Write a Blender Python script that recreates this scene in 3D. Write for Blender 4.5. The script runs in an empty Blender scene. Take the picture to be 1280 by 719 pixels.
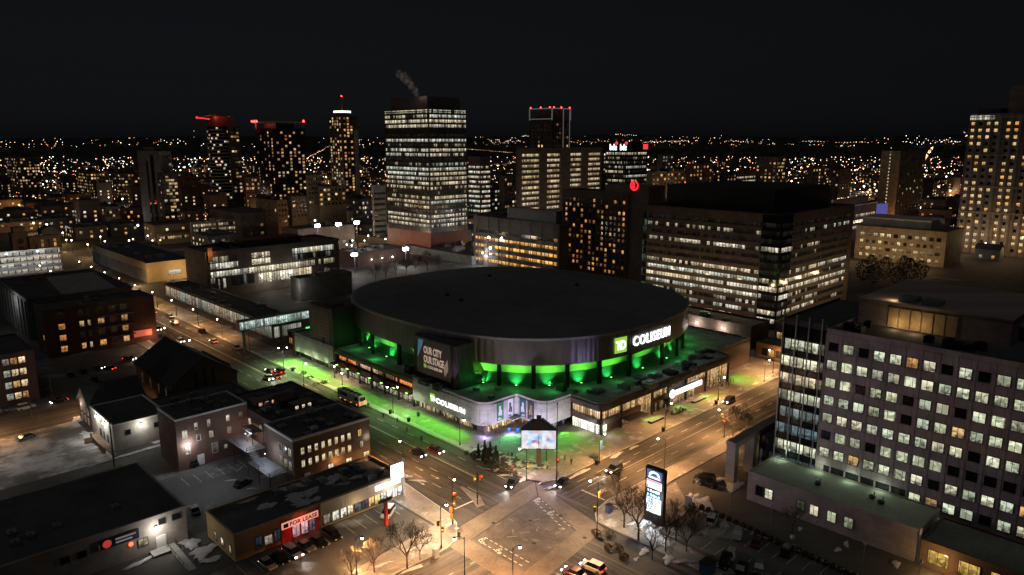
import bpy, math, random
from mathutils import Vector, Matrix
R = random.Random(11)
sc = bpy.context.scene
col = sc.collection
rad = math.radians
# ------------------------------------------------------------------ camera geometry
F, H = 918.0, 76.0
PITCH = math.atan(184 / 918); CX, CY = 640.0, 359.5; HEAD = rad(46)
cP, sP, cH, sH = math.cos(PITCH), math.sin(PITCH), math.cos(HEAD), math.sin(HEAD)
CAMX, CAMY = -104.085, -105.273

def ray(px, py):
    a = px - CX; v = CY - py
    f = F * cP + v * sP; z = -F * sP + v * cP
    return f * cH + a * sH, f * sH - a * cH, z

def at(px, py, z=0.0):
    """ground (or height z) point seen at a photo pixel"""
    x, y, zz = ray(px, py); t = (z - H) / zz
    return Vector((CAMX + x * t, CAMY + y * t, z))

def at_d(px, py, d):
    """point seen at a photo pixel at forward distance d"""
    x, y, zz = ray(px, py); f = x * cH + y * sH; t = d / f
    return Vector((CAMX + x * t, CAMY + y * t, H + zz * t))

def onx(px, py, X):
    x, y, z = ray(px, py); t = (X - CAMX) / x
    return CAMY + y * t, H + z * t

def ony(px, py, Y):
    x, y, z = ray(px, py); t = (Y - CAMY) / y
    return CAMX + x * t, H + z * t

cam_d = bpy.data.cameras.new('camera'); cam = bpy.data.objects.new('camera', cam_d); col.objects.link(cam)
cam.location = (CAMX, CAMY, H); cam.rotation_euler = (math.pi / 2 - PITCH, 0, HEAD - math.pi / 2)
cam_d.sensor_width = 36; cam_d.lens = F / 1280 * 36; cam_d.clip_end = 9000; cam_d.clip_start = 0.5
sc.camera = cam

# ------------------------------------------------------------------ materials
def newmat(name):
    m = bpy.data.materials.new(name); m.use_nodes = True
    nt = m.node_tree; b = nt.nodes['Principled BSDF']
    return m, nt, b

def N(nt, t, **kw):
    n = nt.nodes.new(t)
    for k, v in kw.items(): setattr(n, k, v)
    return n

def c4(c): return (c[0], c[1], c[2], 1)

def math_(nt, op, a, b=None, c=None):
    n = N(nt, 'ShaderNodeMath', operation=op)
    for i, v in enumerate((a, b, c)):
        if v is None: continue
        if isinstance(v, (int, float)): n.inputs[i].default_value = v
        else: nt.links.new(v, n.inputs[i])
    return n.outputs[0]

def ramp(nt, fac, stops):
    r = N(nt, 'ShaderNodeValToRGB'); e = r.color_ramp.elements
    while len(e) < len(stops): e.new(0.5)
    for i, (p, c) in enumerate(stops):
        e[i].position = p; e[i].color = c4(c) if len(c) == 3 else c
    nt.links.new(fac, r.inputs[0]); return r.outputs[0]

def noise(nt, vec, scale, detail=4, rough=.55):
    n = N(nt, 'ShaderNodeTexNoise'); n.inputs['Scale'].default_value = scale
    n.inputs['Detail'].default_value = detail; n.inputs['Roughness'].default_value = rough
    if vec is not None: nt.links.new(vec, n.inputs['Vector'])
    return n.outputs[0]

def objco(nt): return N(nt, 'ShaderNodeTexCoord').outputs['Object']

def mixc(nt, f, a, b, mode='MIX'):
    n = N(nt, 'ShaderNodeMix', data_type='RGBA', blend_type=mode)
    for i, v in ((0, f), (6, a), (7, b)):
        if isinstance(v, (int, float)): n.inputs[i].default_value = v
        elif isinstance(v, tuple): n.inputs[i].default_value = c4(v)
        else: nt.links.new(v, n.inputs[i])
    return n.outputs[2]

def plain(name, c, rough=.8, var=.22, scale=.35, metal=0., spec=.3, bump=0.):
    m, nt, b = newmat(name)
    co = objco(nt)
    f1 = noise(nt, co, scale, 5); f2 = noise(nt, co, scale * 9, 3)
    f = math_(nt, 'ADD', math_(nt, 'MULTIPLY', f1, .65), math_(nt, 'MULTIPLY', f2, .35))
    lo = tuple(max(0, x * (1 - 2.2 * var)) for x in c); hi = tuple(min(1, x * (1 + 2.2 * var)) for x in c)
    nt.links.new(ramp(nt, f, [(.25, lo), (.75, hi)]), b.inputs['Base Color'])
    b.inputs['Roughness'].default_value = rough; b.inputs['Metallic'].default_value = metal
    b.inputs['Specular IOR Level'].default_value = spec
    if bump:
        bp = N(nt, 'ShaderNodeBump'); bp.inputs['Strength'].default_value = bump
        nt.links.new(f2, bp.inputs['Height']); nt.links.new(bp.outputs[0], b.inputs['Normal'])
    return m

def wallco(nt):
    """(x + y, z) of the object's own metres: a flat coordinate on any axis-aligned wall"""
    s = N(nt, 'ShaderNodeSeparateXYZ'); nt.links.new(objco(nt), s.inputs[0])
    h = math_(nt, 'ADD', s.outputs[0], s.outputs[1])
    c = N(nt, 'ShaderNodeCombineXYZ'); nt.links.new(h, c.inputs[0]); nt.links.new(s.outputs[2], c.inputs[1])
    return c.outputs[0], h, s.outputs[2]

def brick(name, c, c2, mortar=(.2, .18, .16), bw=.6, bh=.2, rough=.85, ms=.02):
    m, nt, b = newmat(name)
    v, h, z = wallco(nt)
    t = N(nt, 'ShaderNodeTexBrick'); nt.links.new(v, t.inputs['Vector'])
    t.inputs['Scale'].default_value = 1; t.inputs['Brick Width'].default_value = bw; t.inputs['Row Height'].default_value = bh
    t.inputs['Mortar Size'].default_value = ms; t.inputs['Color1'].default_value = c4(c); t.inputs['Color2'].default_value = c4(c2)
    t.inputs['Mortar'].default_value = c4(mortar)
    st = ramp(nt, noise(nt, v, .25, 5, .65), [(.3, (.62, .62, .62)), (.7, (1.15, 1.12, 1.08))])
    nt.links.new(mixc(nt, 1., t.outputs[0], st, 'MULTIPLY'), b.inputs['Base Color'])
    b.inputs['Roughness'].default_value = rough
    return m

def panelled(name, c, pw=3., ph=1.9, joint=.04, rough=.7, var=.12, metal=0.):
    """stone / concrete / metal panels with dark joints"""
    return brick(name, tuple(x * (1 - var) for x in c), tuple(x * (1 + var) for x in c), tuple(x * .45 for x in c), pw, ph, rough, joint)

def corrugated(name, c, period=.5, rough=.4, metal=.6, var=.3):
    m, nt, b = newmat(name)
    v, h, z = wallco(nt)
    w = math_(nt, 'SINE', math_(nt, 'MULTIPLY', h, 2 * math.pi / period))
    bp = N(nt, 'ShaderNodeBump'); bp.inputs['Strength'].default_value = .35; bp.inputs['Distance'].default_value = .08
    nt.links.new(w, bp.inputs['Height']); nt.links.new(bp.outputs[0], b.inputs['Normal'])
    cc = N(nt, 'ShaderNodeCombineXYZ'); nt.links.new(math_(nt, 'MULTIPLY', h, 1.), cc.inputs[0]); nt.links.new(math_(nt, 'MULTIPLY', z, .06), cc.inputs[1])
    f = noise(nt, cc.outputs[0], .8, 4, .7)
    nt.links.new(ramp(nt, f, [(.3, tuple(x * (1 - var) for x in c)), (.7, tuple(x * (1 + var) for x in c))]), b.inputs['Base Color'])
    b.inputs['Roughness'].default_value = rough; b.inputs['Metallic'].default_value = metal
    return m

def emis(name, c, s, sample=True):
    m, nt, b = newmat(name)
    b.inputs['Base Color'].default_value = c4(tuple(x * .5 for x in c)); b.inputs['Emission Color'].default_value = c4(c)
    b.inputs['Emission Strength'].default_value = s
    if not sample: m.cycles.emission_sampling = 'NONE'
    return m

def window_mat(name, bay=1.3, ribbon=False, gain=1.):
    """glass with a lit room behind: tint and brightness come from the object's colour, pattern differs per object"""
    m, nt, b = newmat(name); m.cycles.emission_sampling = 'NONE'
    oi = N(nt, 'ShaderNodeObjectInfo')
    v, h, z = wallco(nt)
    rnd = math_(nt, 'MULTIPLY', oi.outputs['Random'], 371.)
    c = N(nt, 'ShaderNodeCombineXYZ'); nt.links.new(h, c.inputs[0]); nt.links.new(math_(nt, 'MULTIPLY', z, 1.1), c.inputs[1]); nt.links.new(rnd, c.inputs[2])
    vo = N(nt, 'ShaderNodeTexVoronoi', distance='CHEBYCHEV'); vo.inputs['Scale'].default_value = 1.7; nt.links.new(c.outputs[0], vo.inputs['Vector'])
    sv = N(nt, 'ShaderNodeSeparateColor'); nt.links.new(vo.outputs['Color'], sv.inputs[0])
    g = N(nt, 'ShaderNodeSeparateXYZ'); nt.links.new(N(nt, 'ShaderNodeTexCoord').outputs['Generated'], g.inputs[0])
    up = math_(nt, 'MULTIPLY', g.outputs[2], .75)                                # ceiling lights: the upper part of a room is brighter
    furn = math_(nt, 'ADD', math_(nt, 'MULTIPLY', sv.outputs[0], .8), math_(nt, 'ADD', up, -.22))
    blind = math_(nt, 'GREATER_THAN', math_(nt, 'ADD', g.outputs[2], math_(nt, 'MULTIPLY', sv.outputs[1], .18)), math_(nt, 'FRACT', math_(nt, 'MULTIPLY', rnd, 3.7)))
    clutter = ramp(nt, math_(nt, 'MAXIMUM', furn, math_(nt, 'MULTIPLY', blind, math_(nt, 'MULTIPLY', math_(nt, 'FRACT', math_(nt, 'MULTIPLY', rnd, 1.9)), .7))), [(.0, (.1,) * 3), (.35, (.42,) * 3), (.8, (1.0,) * 3), (1., (1.25,) * 3)])
    cell = math_(nt, 'FLOOR', math_(nt, 'DIVIDE', h, bay)); frac = math_(nt, 'FRACT', math_(nt, 'DIVIDE', h, bay))
    cc = N(nt, 'ShaderNodeCombineXYZ'); nt.links.new(cell, cc.inputs[0]); nt.links.new(rnd, cc.inputs[1])
    wn = N(nt, 'ShaderNodeTexWhiteNoise', noise_dimensions='2D'); nt.links.new(cc.outputs[0], wn.inputs['Vector'])
    mull = math_(nt, 'GREATER_THAN', frac, .17 if ribbon else .07)
    k = math_(nt, 'MULTIPLY', mull, oi.outputs['Alpha'])
    if ribbon:
        a = N(nt, 'ShaderNodeAttribute', attribute_type='OBJECT', attribute_name='lit')
        lo = N(nt, 'ShaderNodeCombineXYZ'); nt.links.new(math_(nt, 'MULTIPLY', cell, .17), lo.inputs[0]); nt.links.new(rnd, lo.inputs[1])
        run = noise(nt, lo.outputs[0], 1., 2)
        sel = math_(nt, 'ADD', math_(nt, 'MULTIPLY', run, 1.5), math_(nt, 'MULTIPLY', wn.outputs[0], .5))   # neighbouring bays switch together
        on = math_(nt, 'LESS_THAN', sel, math_(nt, 'ADD', math_(nt, 'MULTIPLY', a.outputs['Fac'], 1.2), .4))
        k = math_(nt, 'MULTIPLY', k, math_(nt, 'MAXIMUM', on, .015))
        k = math_(nt, 'MULTIPLY', k, math_(nt, 'ADD', math_(nt, 'MULTIPLY', wn.outputs[0], 1.2), .2))
    k = math_(nt, 'MULTIPLY', k, gain)
    cl = mixc(nt, 1., oi.outputs['Color'], clutter, 'MULTIPLY')
    nt.links.new(cl, b.inputs['Emission Color']); nt.links.new(k, b.inputs['Emission Strength'])
    b.inputs['Base Color'].default_value = (.012, .014, .017, 1); b.inputs['Roughness'].default_value = .12
    b.inputs['Specular IOR Level'].default_value = .5
    return m

M = {}
M['asphalt'] = plain('asphalt', (.075, .07, .066), .82, .3, .12, bump=.15)
M['dark_roof'] = plain('dark_roof', (.085, .086, .09), .9, .25, .12)
M['grey_roof'] = plain('grey_roof', (.11, .115, .11), .9, .25, .15)
M['gravel_roof'] = plain('gravel_roof', (.1, .097, .094), .95, .3, .2)
M['steel'] = plain('steel', (.05, .05, .055), .5, .1, 1., metal=.4)
M['black'] = plain('black', (.015, .015, .016), .6, .1, 1.)
M['grey_metal'] = plain('grey_metal', (.3, .3, .31), .45, .12, 1.2, metal=.5)
M['white_trim'] = plain('white_trim', (.62, .61, .58), .6, .1, 1.)
M['concrete'] = plain('concrete', (.3, .29, .27), .85, .18, .5)
M['snow'] = plain('snow', (.5, .5, .52), .8, .2, .9, bump=.4)
M['trunk'] = plain('trunk', (.085, .065, .05), .9, .25, 3.)
M['evergreen'] = plain('evergreen', (.022, .034, .02), .9, .35, 2.)
M['shrub'] = plain('shrub', (.06, .045, .028), .9, .35, 2.)
M['skin'] = plain('skin', (.45, .3, .22), .6, .05, 1.)
M['win'] = window_mat('window_glass')
M['rib'] = window_mat('ribbon_glass', 1.5, True)
M['rib_wide'] = window_mat('ribbon_glass_wide', 3.2, True)
M['fin'] = window_mat('finned_glass', .75, True)
M['frame'] = plain('window_frame', (.06, .058, .055), .6, .1, 1.)
M['frame_white'] = plain('window_frame_white', (.5, .48, .45), .6, .1, 1.)

# ------------------------------------------------------------------ mesh builder
class MB:
    def __init__(s): s.v = []; s.f = []; s.m = []
    def face(s, pts, mi=0):
        i = len(s.v); s.v += [tuple(p) for p in pts]; s.f.append(tuple(range(i, i + len(pts)))); s.m.append(mi)
    def box(s, x0, y0, z0, x1, y1, z1, mi=0, top=None):
        if x1 < x0: x0, x1 = x1, x0
        if y1 < y0: y0, y1 = y1, y0
        i = len(s.v)
        s.v += [(x0, y0, z0), (x1, y0, z0), (x1, y1, z0), (x0, y1, z0), (x0, y0, z1), (x1, y0, z1), (x1, y1, z1), (x0, y1, z1)]
        s.f += [(i, i + 3, i + 2, i + 1), (i + 4, i + 5, i + 6, i + 7), (i, i + 1, i + 5, i + 4), (i + 1, i + 2, i + 6, i + 5), (i + 2, i + 3, i + 7, i + 6), (i + 3, i, i + 4, i + 7)]
        s.m += [mi, mi if top is None else top, mi, mi, mi, mi]
    def prism(s, poly, z0, z1, mi=0, top=None, bottom=True):
        n = len(poly); i = len(s.v)
        s.v += [(p[0], p[1], z0) for p in poly] + [(p[0], p[1], z1) for p in poly]
        for k in range(n):
            j = (k + 1) % n; s.f.append((i + k, i + j, i + n + j, i + n + k)); s.m.append(mi)
        s.f.append(tuple(range(i + n, i + 2 * n))); s.m.append(mi if top is None else top)
        if bottom: s.f.append(tuple(range(i + n - 1, i - 1, -1))); s.m.append(mi)
    def tube(s, p, q, r0, r1=None, n=6, mi=0):
        r1 = r0 if r1 is None else r1
        p = Vector(p); q = Vector(q); d = (q - p)
        if d.length < 1e-6: return
        d.normalize(); u = d.orthogonal().normalized(); w = d.cross(u); i = len(s.v)
        for c, r in ((p, r0), (q, r1)):
            for k in range(n):
                a = 2 * math.pi * k / n; s.v.append(tuple(c + u * (r * math.cos(a)) + w * (r * math.sin(a))))
        for k in range(n):
            j = (k + 1) % n; s.f.append((i + k, i + j, i + n + j, i + n + k)); s.m.append(mi)
        s.f.append(tuple(range(i + n, i + 2 * n))); s.m.append(mi); s.f.append(tuple(range(i + n - 1, i - 1, -1))); s.m.append(mi)
    def ball(s, c, r, mi=0, n=8, k=5, sz=1., jit=0., rn=R):
        i = len(s.v); c = Vector(c)
        for a in range(1, k):
            t = math.pi * a / k
            for b in range(n):
                p = 2 * math.pi * b / n; q = r * (1 + rn.uniform(-jit, jit))
                s.v.append((c.x + q * math.sin(t) * math.cos(p), c.y + q * math.sin(t) * math.sin(p), c.z + q * sz * math.cos(t)))
        s.v += [(c.x, c.y, c.z + r * sz), (c.x, c.y, c.z - r * sz)]; T = len(s.v) - 2
        for a in range(k - 2):
            for b in range(n):
                j = (b + 1) % n; s.f.append((i + a * n + b, i + (a + 1) * n + b, i + (a + 1) * n + j, i + a * n + j)); s.m.append(mi)
        for b in range(n):
            j = (b + 1) % n
            s.f.append((T, i + b, i + j)); s.m.append(mi); s.f.append((T + 1, i + (k - 2) * n + j, i + (k - 2) * n + b)); s.m.append(mi)
    def build(s, name, mats, parent=None, origin=None, smooth=False, local=False):
        if not isinstance(mats, (list, tuple)): mats = [mats]
        if parent is not None and not local: o = Vector(parent['org']) if 'org' in parent.keys() else Vector(parent.location)
        elif origin is not None: o = Vector(origin)
        elif parent is None and not local:
            xs = [p[0] for p in s.v]; ys = [p[1] for p in s.v]; zs = [p[2] for p in s.v]
            o = Vector(((min(xs) + max(xs)) / 2, (min(ys) + max(ys)) / 2, min(zs)))
        else: o = Vector((0, 0, 0))
        me = bpy.data.meshes.new(name)
        me.from_pydata([(p[0] - o.x, p[1] - o.y, p[2] - o.z) for p in s.v], [], s.f)
        for m in mats: me.materials.append(m)
        for k, p in enumerate(me.polygons):
            p.material_index = min(s.m[k], len(mats) - 1); p.use_smooth = smooth
        ob = bpy.data.objects.new(name, me); col.objects.link(ob)
        if parent is not None: ob.parent = parent
        else: ob.location = o
        return ob

def tag(o, label=None, cat=None, group=None, kind=None):
    if label: o['label'] = label
    if cat: o['category'] = cat
    if group: o['group'] = group
    if kind: o['kind'] = kind
    return o

def thing(name, label, cat, loc=(0, 0, 0), group=None):
    o = bpy.data.objects.new(name, None); o.empty_display_size = .5; col.objects.link(o); o.location = loc
    return tag(o, label, cat, group)

KIDS = {}
def copy_tree(o, parent=None, color=None):
    c = o.copy(); col.objects.link(c)
    if parent is not None: c.parent = parent
    if color is not None: c.color = color
    if o.name not in KIDS: KIDS[o.name] = list(o.children)
    for ch in KIDS[o.name]: copy_tree(ch, c, color)
    return c

def struct(o): o['kind'] = 'structure'; return o

def point(loc, c, power, r=.2, parent=None, name='lamp_light'):
    l = bpy.data.lights.new(name, 'POINT'); l.color = c; l.energy = power; l.shadow_soft_size = r
    o = bpy.data.objects.new(name, l); col.objects.link(o); o.location = loc
    if parent is not None: o.parent = parent; o.location = Vector(loc) - Vector(parent.location)
    return o

def spot(loc, target, c, power, angle=90, blend=.6, r=.2, parent=None, name='spot_light'):
    l = bpy.data.lights.new(name, 'SPOT'); l.color = c; l.energy = power; l.shadow_soft_size = r
    l.spot_size = rad(angle); l.spot_blend = blend
    o = bpy.data.objects.new(name, l); col.objects.link(o); o.location = loc
    o.rotation_euler = (Vector(target) - Vector(loc)).to_track_quat('-Z', 'Y').to_euler()
    if parent is not None: o.parent = parent; o.location = Vector(loc) - Vector(parent.location)
    return o

# ------------------------------------------------------------------ windows
WARM = [(1, .66, .3), (1, .6, .24), (1, .74, .42), (1, .5, .16)]
WHITE = [(1, .88, .62), (1, .92, .74), (.96, .98, .82), (1, .82, .54)]
OFFICE = [(.93, 1, .66), (.96, 1, .72), (1, .96, .68), (.86, .95, .7)]
ORANGE = [(1, .45, .13), (1, .52, .18), (1, .4, .1)]
MIXED = WARM + WHITE[:2]
_wm = {}
def win_mesh(face, w, h, fm, fr=.1, mat='win'):
    k = (face, round(w, 2), round(h, 2), fm, mat)
    if k in _wm: return _wm[k]
    b = MB(); a = w / 2
    def q(u0, z0, u1, z1, d0, d1, mi):
        if face == 'X': b.box(-d1, u0, z0, -d0, u1, z1, mi)
        else: b.box(u0, -d1, z0, u1, -d0, z1, mi)
    q(-a, 0, a, h, .004, .03, 0)
    if fr:
        q(-a - fr, -fr, a + fr, 0, .004, .14, 1); q(-a - fr, h, a + fr, h + fr, .004, .1, 1)
        q(-a - fr, 0, -a, h, .004, .1, 1); q(a, 0, a + fr, h, .004, .1, 1)
    me = bpy.data.meshes.new('window'); me.from_pydata(b.v, [], b.f); me.materials.append(M[mat]); me.materials.append(M[fm])
    for i, p in enumerate(me.polygons): p.material_index = b.m[i]
    _wm[k] = me; return me

class Bld:
    """axis-aligned building: near corner (x, y), size lx along +X and ly along +Y"""
    def __init__(s, name, label, cat, x, y, lx, ly, z1, wall, roof='dark_roof', z0=0., parapet=.8, group=None, par_mat=None):
        s.x, s.y, s.lx, s.ly, s.z1 = x, y, lx, ly, z1
        s.root = thing(name, label, cat, (x + lx / 2, y + ly / 2, 0), group); s.spec = []
        b = MB(); b.box(x, y, z0, x + lx, y + ly, z1 - .05); b.build('wall', wall, s.root)
        b = MB(); b.box(x + .35, y + .35, z1 - .05, x + lx - .35, y + ly - .35, z1 + .05); b.build('roof', M[roof], s.root)
        if parapet:
            b = MB(); t = .35; pz = z1 + parapet
            b.box(x - .06, y - .06, z1 - .05, x + lx + .06, y + t, pz); b.box(x - .06, y + ly - t, z1 - .05, x + lx + .06, y + ly + .06, pz)
            b.box(x - .06, y + t, z1 - .05, x + t, y + ly - t, pz); b.box(x + lx - t, y + t, z1 - .05, x + lx + .06, y + ly - t, pz)
            b.build('parapet', par_mat or wall, s.root)
    def grid(s, face, a0, a1, z0, z1, n, rows, w, h, lit, pal, st=(.5, 1.3), fm='frame', fr=.1, mat='win', skip=None, plane=None):
        """n columns x rows of single windows between a0..a1 (metres along the face) and z0..z1 (sill heights)"""
        L = s.ly if face == 'X' else s.lx
        for r in range(rows):
            z = z0 + (z1 - z0) * (r / max(1, rows - 1)) if rows > 1 else z0
            for c in range(n):
                if skip and skip(c, r): continue
                a = a0 + (a1 - a0) * ((c + .5) / n)
                on = R.random() < (lit(c, r) if callable(lit) else lit)
                cl = R.choice(pal); k = st[0] * .45 + (st[1] - st[0] * .45) * R.random() ** 1.5 if on else (R.uniform(.0, .02))
                if on and R.random() < .25: k *= .3
                s.spec.append((face, a, z, w, h, fm, fr, mat, (cl[0], cl[1], cl[2], k), plane))
    def one(s, face, a, z, w, h, colr, fm='frame', fr=.1, mat='win', plane=None):
        s.spec.append((face, a, z, w, h, fm, fr, mat, colr, plane))
    def ribbon(s, face, a0, a1, z, h, lit, pal, st=1., mat='rib', plane=None, out=.05, name='window'):
        b = MB()
        p = plane if plane is not None else (s.x if face == 'X' else s.y)
        if face == 'X': b.box(p - out, s.y + a0, z, p - .004, s.y + a1, z + h)
        else: b.box(s.x + a0, p - out, z, s.x + a1, p - .004, z + h)
        o = b.build(name, M[mat], s.root); cl = R.choice(pal); o.color = (cl[0], cl[1], cl[2], st); o['lit'] = float(lit); return o
    def units(s, n, rmax=4., h=(1., 2.6), mat='grey_metal', x0=0.1, x1=.9, y0=.1, y1=.9, z=None):
        for i in range(n):
            lx, ly, hh = R.uniform(1.2, rmax), R.uniform(1.2, rmax), R.uniform(*h); zz = s.z1 + .05 if z is None else z
            x = s.x + s.lx * R.uniform(x0, x1) - lx / 2; y = s.y + s.ly * R.uniform(y0, y1) - ly / 2
            b = MB(); b.box(x, y, zz, x + lx, y + ly, zz + hh); b.box(x + .15 * lx, y + .15 * ly, zz + hh, x + .6 * lx, y + .6 * ly, zz + hh + .25, 0)
            for k in range(3): b.box(x - .05, y + ly * (.2 + .25 * k), zz + .2, x - .001, y + ly * (.32 + .25 * k), zz + hh * .8, 1)
            b.build('roof_unit', [M[mat], M['black']], s.root)
    def penthouse(s, fx0, fy0, fx1, fy1, h, wall, name='roof_penthouse'):
        b = MB(); b.box(s.x + s.lx * fx0, s.y + s.ly * fy0, s.z1 + .05, s.x + s.lx * fx1, s.y + s.ly * fy1, s.z1 + h)
        b.box(s.x + s.lx * fx0 - .15, s.y + s.ly * fy0 - .15, s.z1 + h, s.x + s.lx * fx1 + .15, s.y + s.ly * fy1 + .15, s.z1 + h + .25)
        return b.build(name, wall, s.root)
    def done(s):
        sp = sorted(s.spec, key=lambda q: -q[8][3]); o0 = Vector(s.root.location)
        for q in sp[:100]:
            face, a, z, w, h, fm, fr, mat, cl, pl = q
            o = bpy.data.objects.new('window', win_mesh(face, w, h, fm, fr, mat)); col.objects.link(o); o.parent = s.root; o.color = cl
            p = (pl if pl is not None else s.x, s.y + a, z) if face == 'X' else (s.x + a, pl if pl is not None else s.y, z)
            o.location = Vector(p) - o0
        rest = sp[100:]
        if rest:
            b = MB()
            for q in rest:
                face, a, z, w, h, fm, fr, mat, cl, pl = q
                if face == 'X':
                    p = pl if pl is not None else s.x; b.box(p - .05, s.y + a - w / 2, z, p - .004, s.y + a + w / 2, z + h, 0 if cl[3] > .05 else 1)
                else:
                    p = pl if pl is not None else s.y; b.box(s.x + a - w / 2, p - .05, z, s.x + a + w / 2, p - .004, z + h, 0 if cl[3] > .05 else 1)
            c = rest[0][8]; o = b.build('window', [M['win'], M['dark_glass']], s.root); o.color = (c[0], c[1], c[2], .7); o['kind'] = 'stuff'
        return s.root
M['dark_glass'] = plain('dark_glass', (.012, .014, .017), .15, .1, 1., spec=.5)

def far(name, label, cat, pl, pc, pr, pyt, d, wall, base=None, **kw):
    """building whose near vertical edge is seen at pixel pc (top at pyt), at forward distance d; its left face reaches pl, its right face pr"""
    c = at_d(pc, pyt, d)
    def ext(px, ax):
        x, y, _ = ray(px, pyt)
        dx, dy = c.x - CAMX, c.y - CAMY
        if ax == 'Y': return x and (y * dx / x) - dy      # along +Y with X fixed
        return (x * dy / y) - dx
    ly = max(2., ext(pl, 'Y')); lx = max(2., ext(pr, 'X'))
    return Bld(name, label, cat, c.x, c.y, kw.pop('depth_x', None) or lx, kw.pop('depth_y', None) or ly, max(4., c.z), wall, **kw)
# ------------------------------------------------------------------ the arena
M['drum'] = corrugated('drum_cladding', (.15, .137, .137), .9, .36, .6, .3)
M['brown_panel'] = panelled('brown_panel', (.12, .085, .07), 2.4, 1.2, .03, .5)
M['white_panel'] = panelled('white_panel', (.55, .53, .5), 1.6, 3.4, .025, .55, .04)
M['bowl'] = panelled('bowl_concrete', (.2, .2, .19), 4., 2., .05, .8)
M['arena_roof'] = plain('arena_roof_membrane', (.16, .162, .17), .85, .2, .03)
M['deck'] = plain('roof_deck', (.3, .32, .31), .9, .35, .22)
M['tower_clad'] = corrugated('tower_cladding', (.075, .06, .055), .6, .45, .4, .25)
M['letters'] = emis('white_lit_letters', (1, 1, 1), 2.6)
M['logo_green'] = emis('green_lit_panel', (.32, .62, .05), 1.0)
M['led_fix'] = emis('green_flood_lens', (.25, 1, .2), 6, False)
M['warm_strip'] = emis('warm_strip_light', (1, .72, .4), 3.)
M['white_strip'] = emis('white_strip_light', (1, .97, .9), 3.5)
AC, AA, AB, AN = (71., 74.), 51., 57., 2.5
def outline(k=1., n=120, dx=0.):
    P_ = []
    for i in range(n):
        t = 2 * math.pi * i / n; c, s_ = math.cos(t), math.sin(t)
        P_.append((AC[0] + (AA * k + dx) * math.copysign(abs(c) ** (2 / AN), c), AC[1] + (AB * k + dx) * math.copysign(abs(s_) ** (2 / AN), s_)))
    return P_
arena = thing('arena', 'large round dark roofed arena with green lit ledge and white street walls', 'arena', (AC[0], AC[1], 0))
def ringwall(b, o0, o1, z0, z1, mi=0):
    n = len(o0)
    for i in range(n):
        j = (i + 1) % n; b.face([(*o0[i], z0), (*o0[j], z0), (*o1[j], z1), (*o1[i], z1)], mi)
# drum with soffit
b = MB(); oo = outline(); io = outline(.885)
ringwall(b, oo, oo, 15.6, 23.0); b.build('drum_wall', M['drum'], arena)
b = MB(); ringwall(b, io, oo, 15.9, 15.6); b.build('soffit', M['bowl'], arena)
M['pale_band'] = panelled('pale_translucent_band', (.6, .6, .57), 2., 3., .03, .6, .05)
b = MB(); ringwall(b, outline(.925), outline(.9), 8.6, 13.0); b.build('bowl_wall', M['bowl'], arena)
b = MB(); ringwall(b, outline(.9), outline(.935), 12.6, 12.3); ringwall(b, outline(.935), outline(.965), 12.3, 15.62); b.build('pale_band', M['pale_band'], arena)
# rim flashing
b = MB(); o2 = outline(1., dx=.12); ringwall(b, o2, o2, 22.6, 23.25); ringwall(b, o2, outline(.985), 23.25, 23.25); b.build('rim', M['grey_metal'], arena)
# crowned roof
b = MB(); prev = outline(.985); pz = 23.2
for k, z in ((.9, 23.7), (.75, 24.4), (.55, 25.1), (.35, 25.5), (.15, 25.7)):
    cur = outline(k); ringwall(b, prev, cur, pz, z); prev, pz = cur, z
b.face([(*p, pz) for p in prev]); b.build('roof', M['arena_roof'], arena, smooth=True)
for i in range(4):
    t = R.uniform(0, 6.28); r = R.uniform(.1, .8); x, y = AC[0] + AA * r * math.cos(t), AC[1] + AB * r * math.sin(t)
    b = MB(); z = 25.7 - 2.6 * r * r; b.box(x - .6, y - .6, z - .4, x + .6, y + .6, z + .7); b.tube((x, y, z), (x, y, z + 1.2), .2); b.build('roof_vent', M['steel'], arena)
# columns and green floods in each bay
GREEN = (.04, 1, .16)
cols = outline(.985, 30)
for i in range(30):
    x, y = cols[i]
    nx, ny = x - AC[0], y - AC[1]; l = math.hypot(nx, ny); nx /= l; ny /= l
    if nx * .72 + ny * .69 > .45: continue                      # the far side is never seen
    b = MB(); u, w = (-ny, nx), (nx, ny)
    q = [(x + u[0] * a * .55 - w[0] * c * .9, y + u[1] * a * .55 - w[1] * c * .9) for a, c in ((-1, 0), (1, 0), (1, 1), (-1, 1))]
    b.prism(q, 8.6, 15.75); b.build('column', M['black'], arena)
    mx, my = outline(.955, 60)[(2 * i + 1) % 60]
    if mx > 118 or my > 126: continue
    b = MB(); b.box(mx - .25, my - .25, 8.65, mx + .25, my + .25, 9.0); b.box(mx - .18, my - .18, 9.0, mx + .18, my + .18, 9.06, 1)
    f = b.build('floodlight', [M['steel'], M['led_fix']], arena)
    tx, ty = outline(.9, 60)[(2 * i + 1) % 60]
    spot((mx, my, 9.2), (mx + (tx - mx) * .8, my + (ty - my) * .8, 10.4), GREEN, 1300, 96, 1., .12)
    ex, ey = outline(.99, 60)[(2 * i + 1) % 60]; spot((ex + nx * .9, ey + ny * .9, 11.3), (ex - nx * 2, ey - ny * 2, 14.4), (.16, 1, .06), 1500, 112, .5, .1)
    point((ex + nx * 2.2, ey + ny * 2.2, 10.6), GREEN, 190 if 62 < my < 95 else 90, .3)
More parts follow.
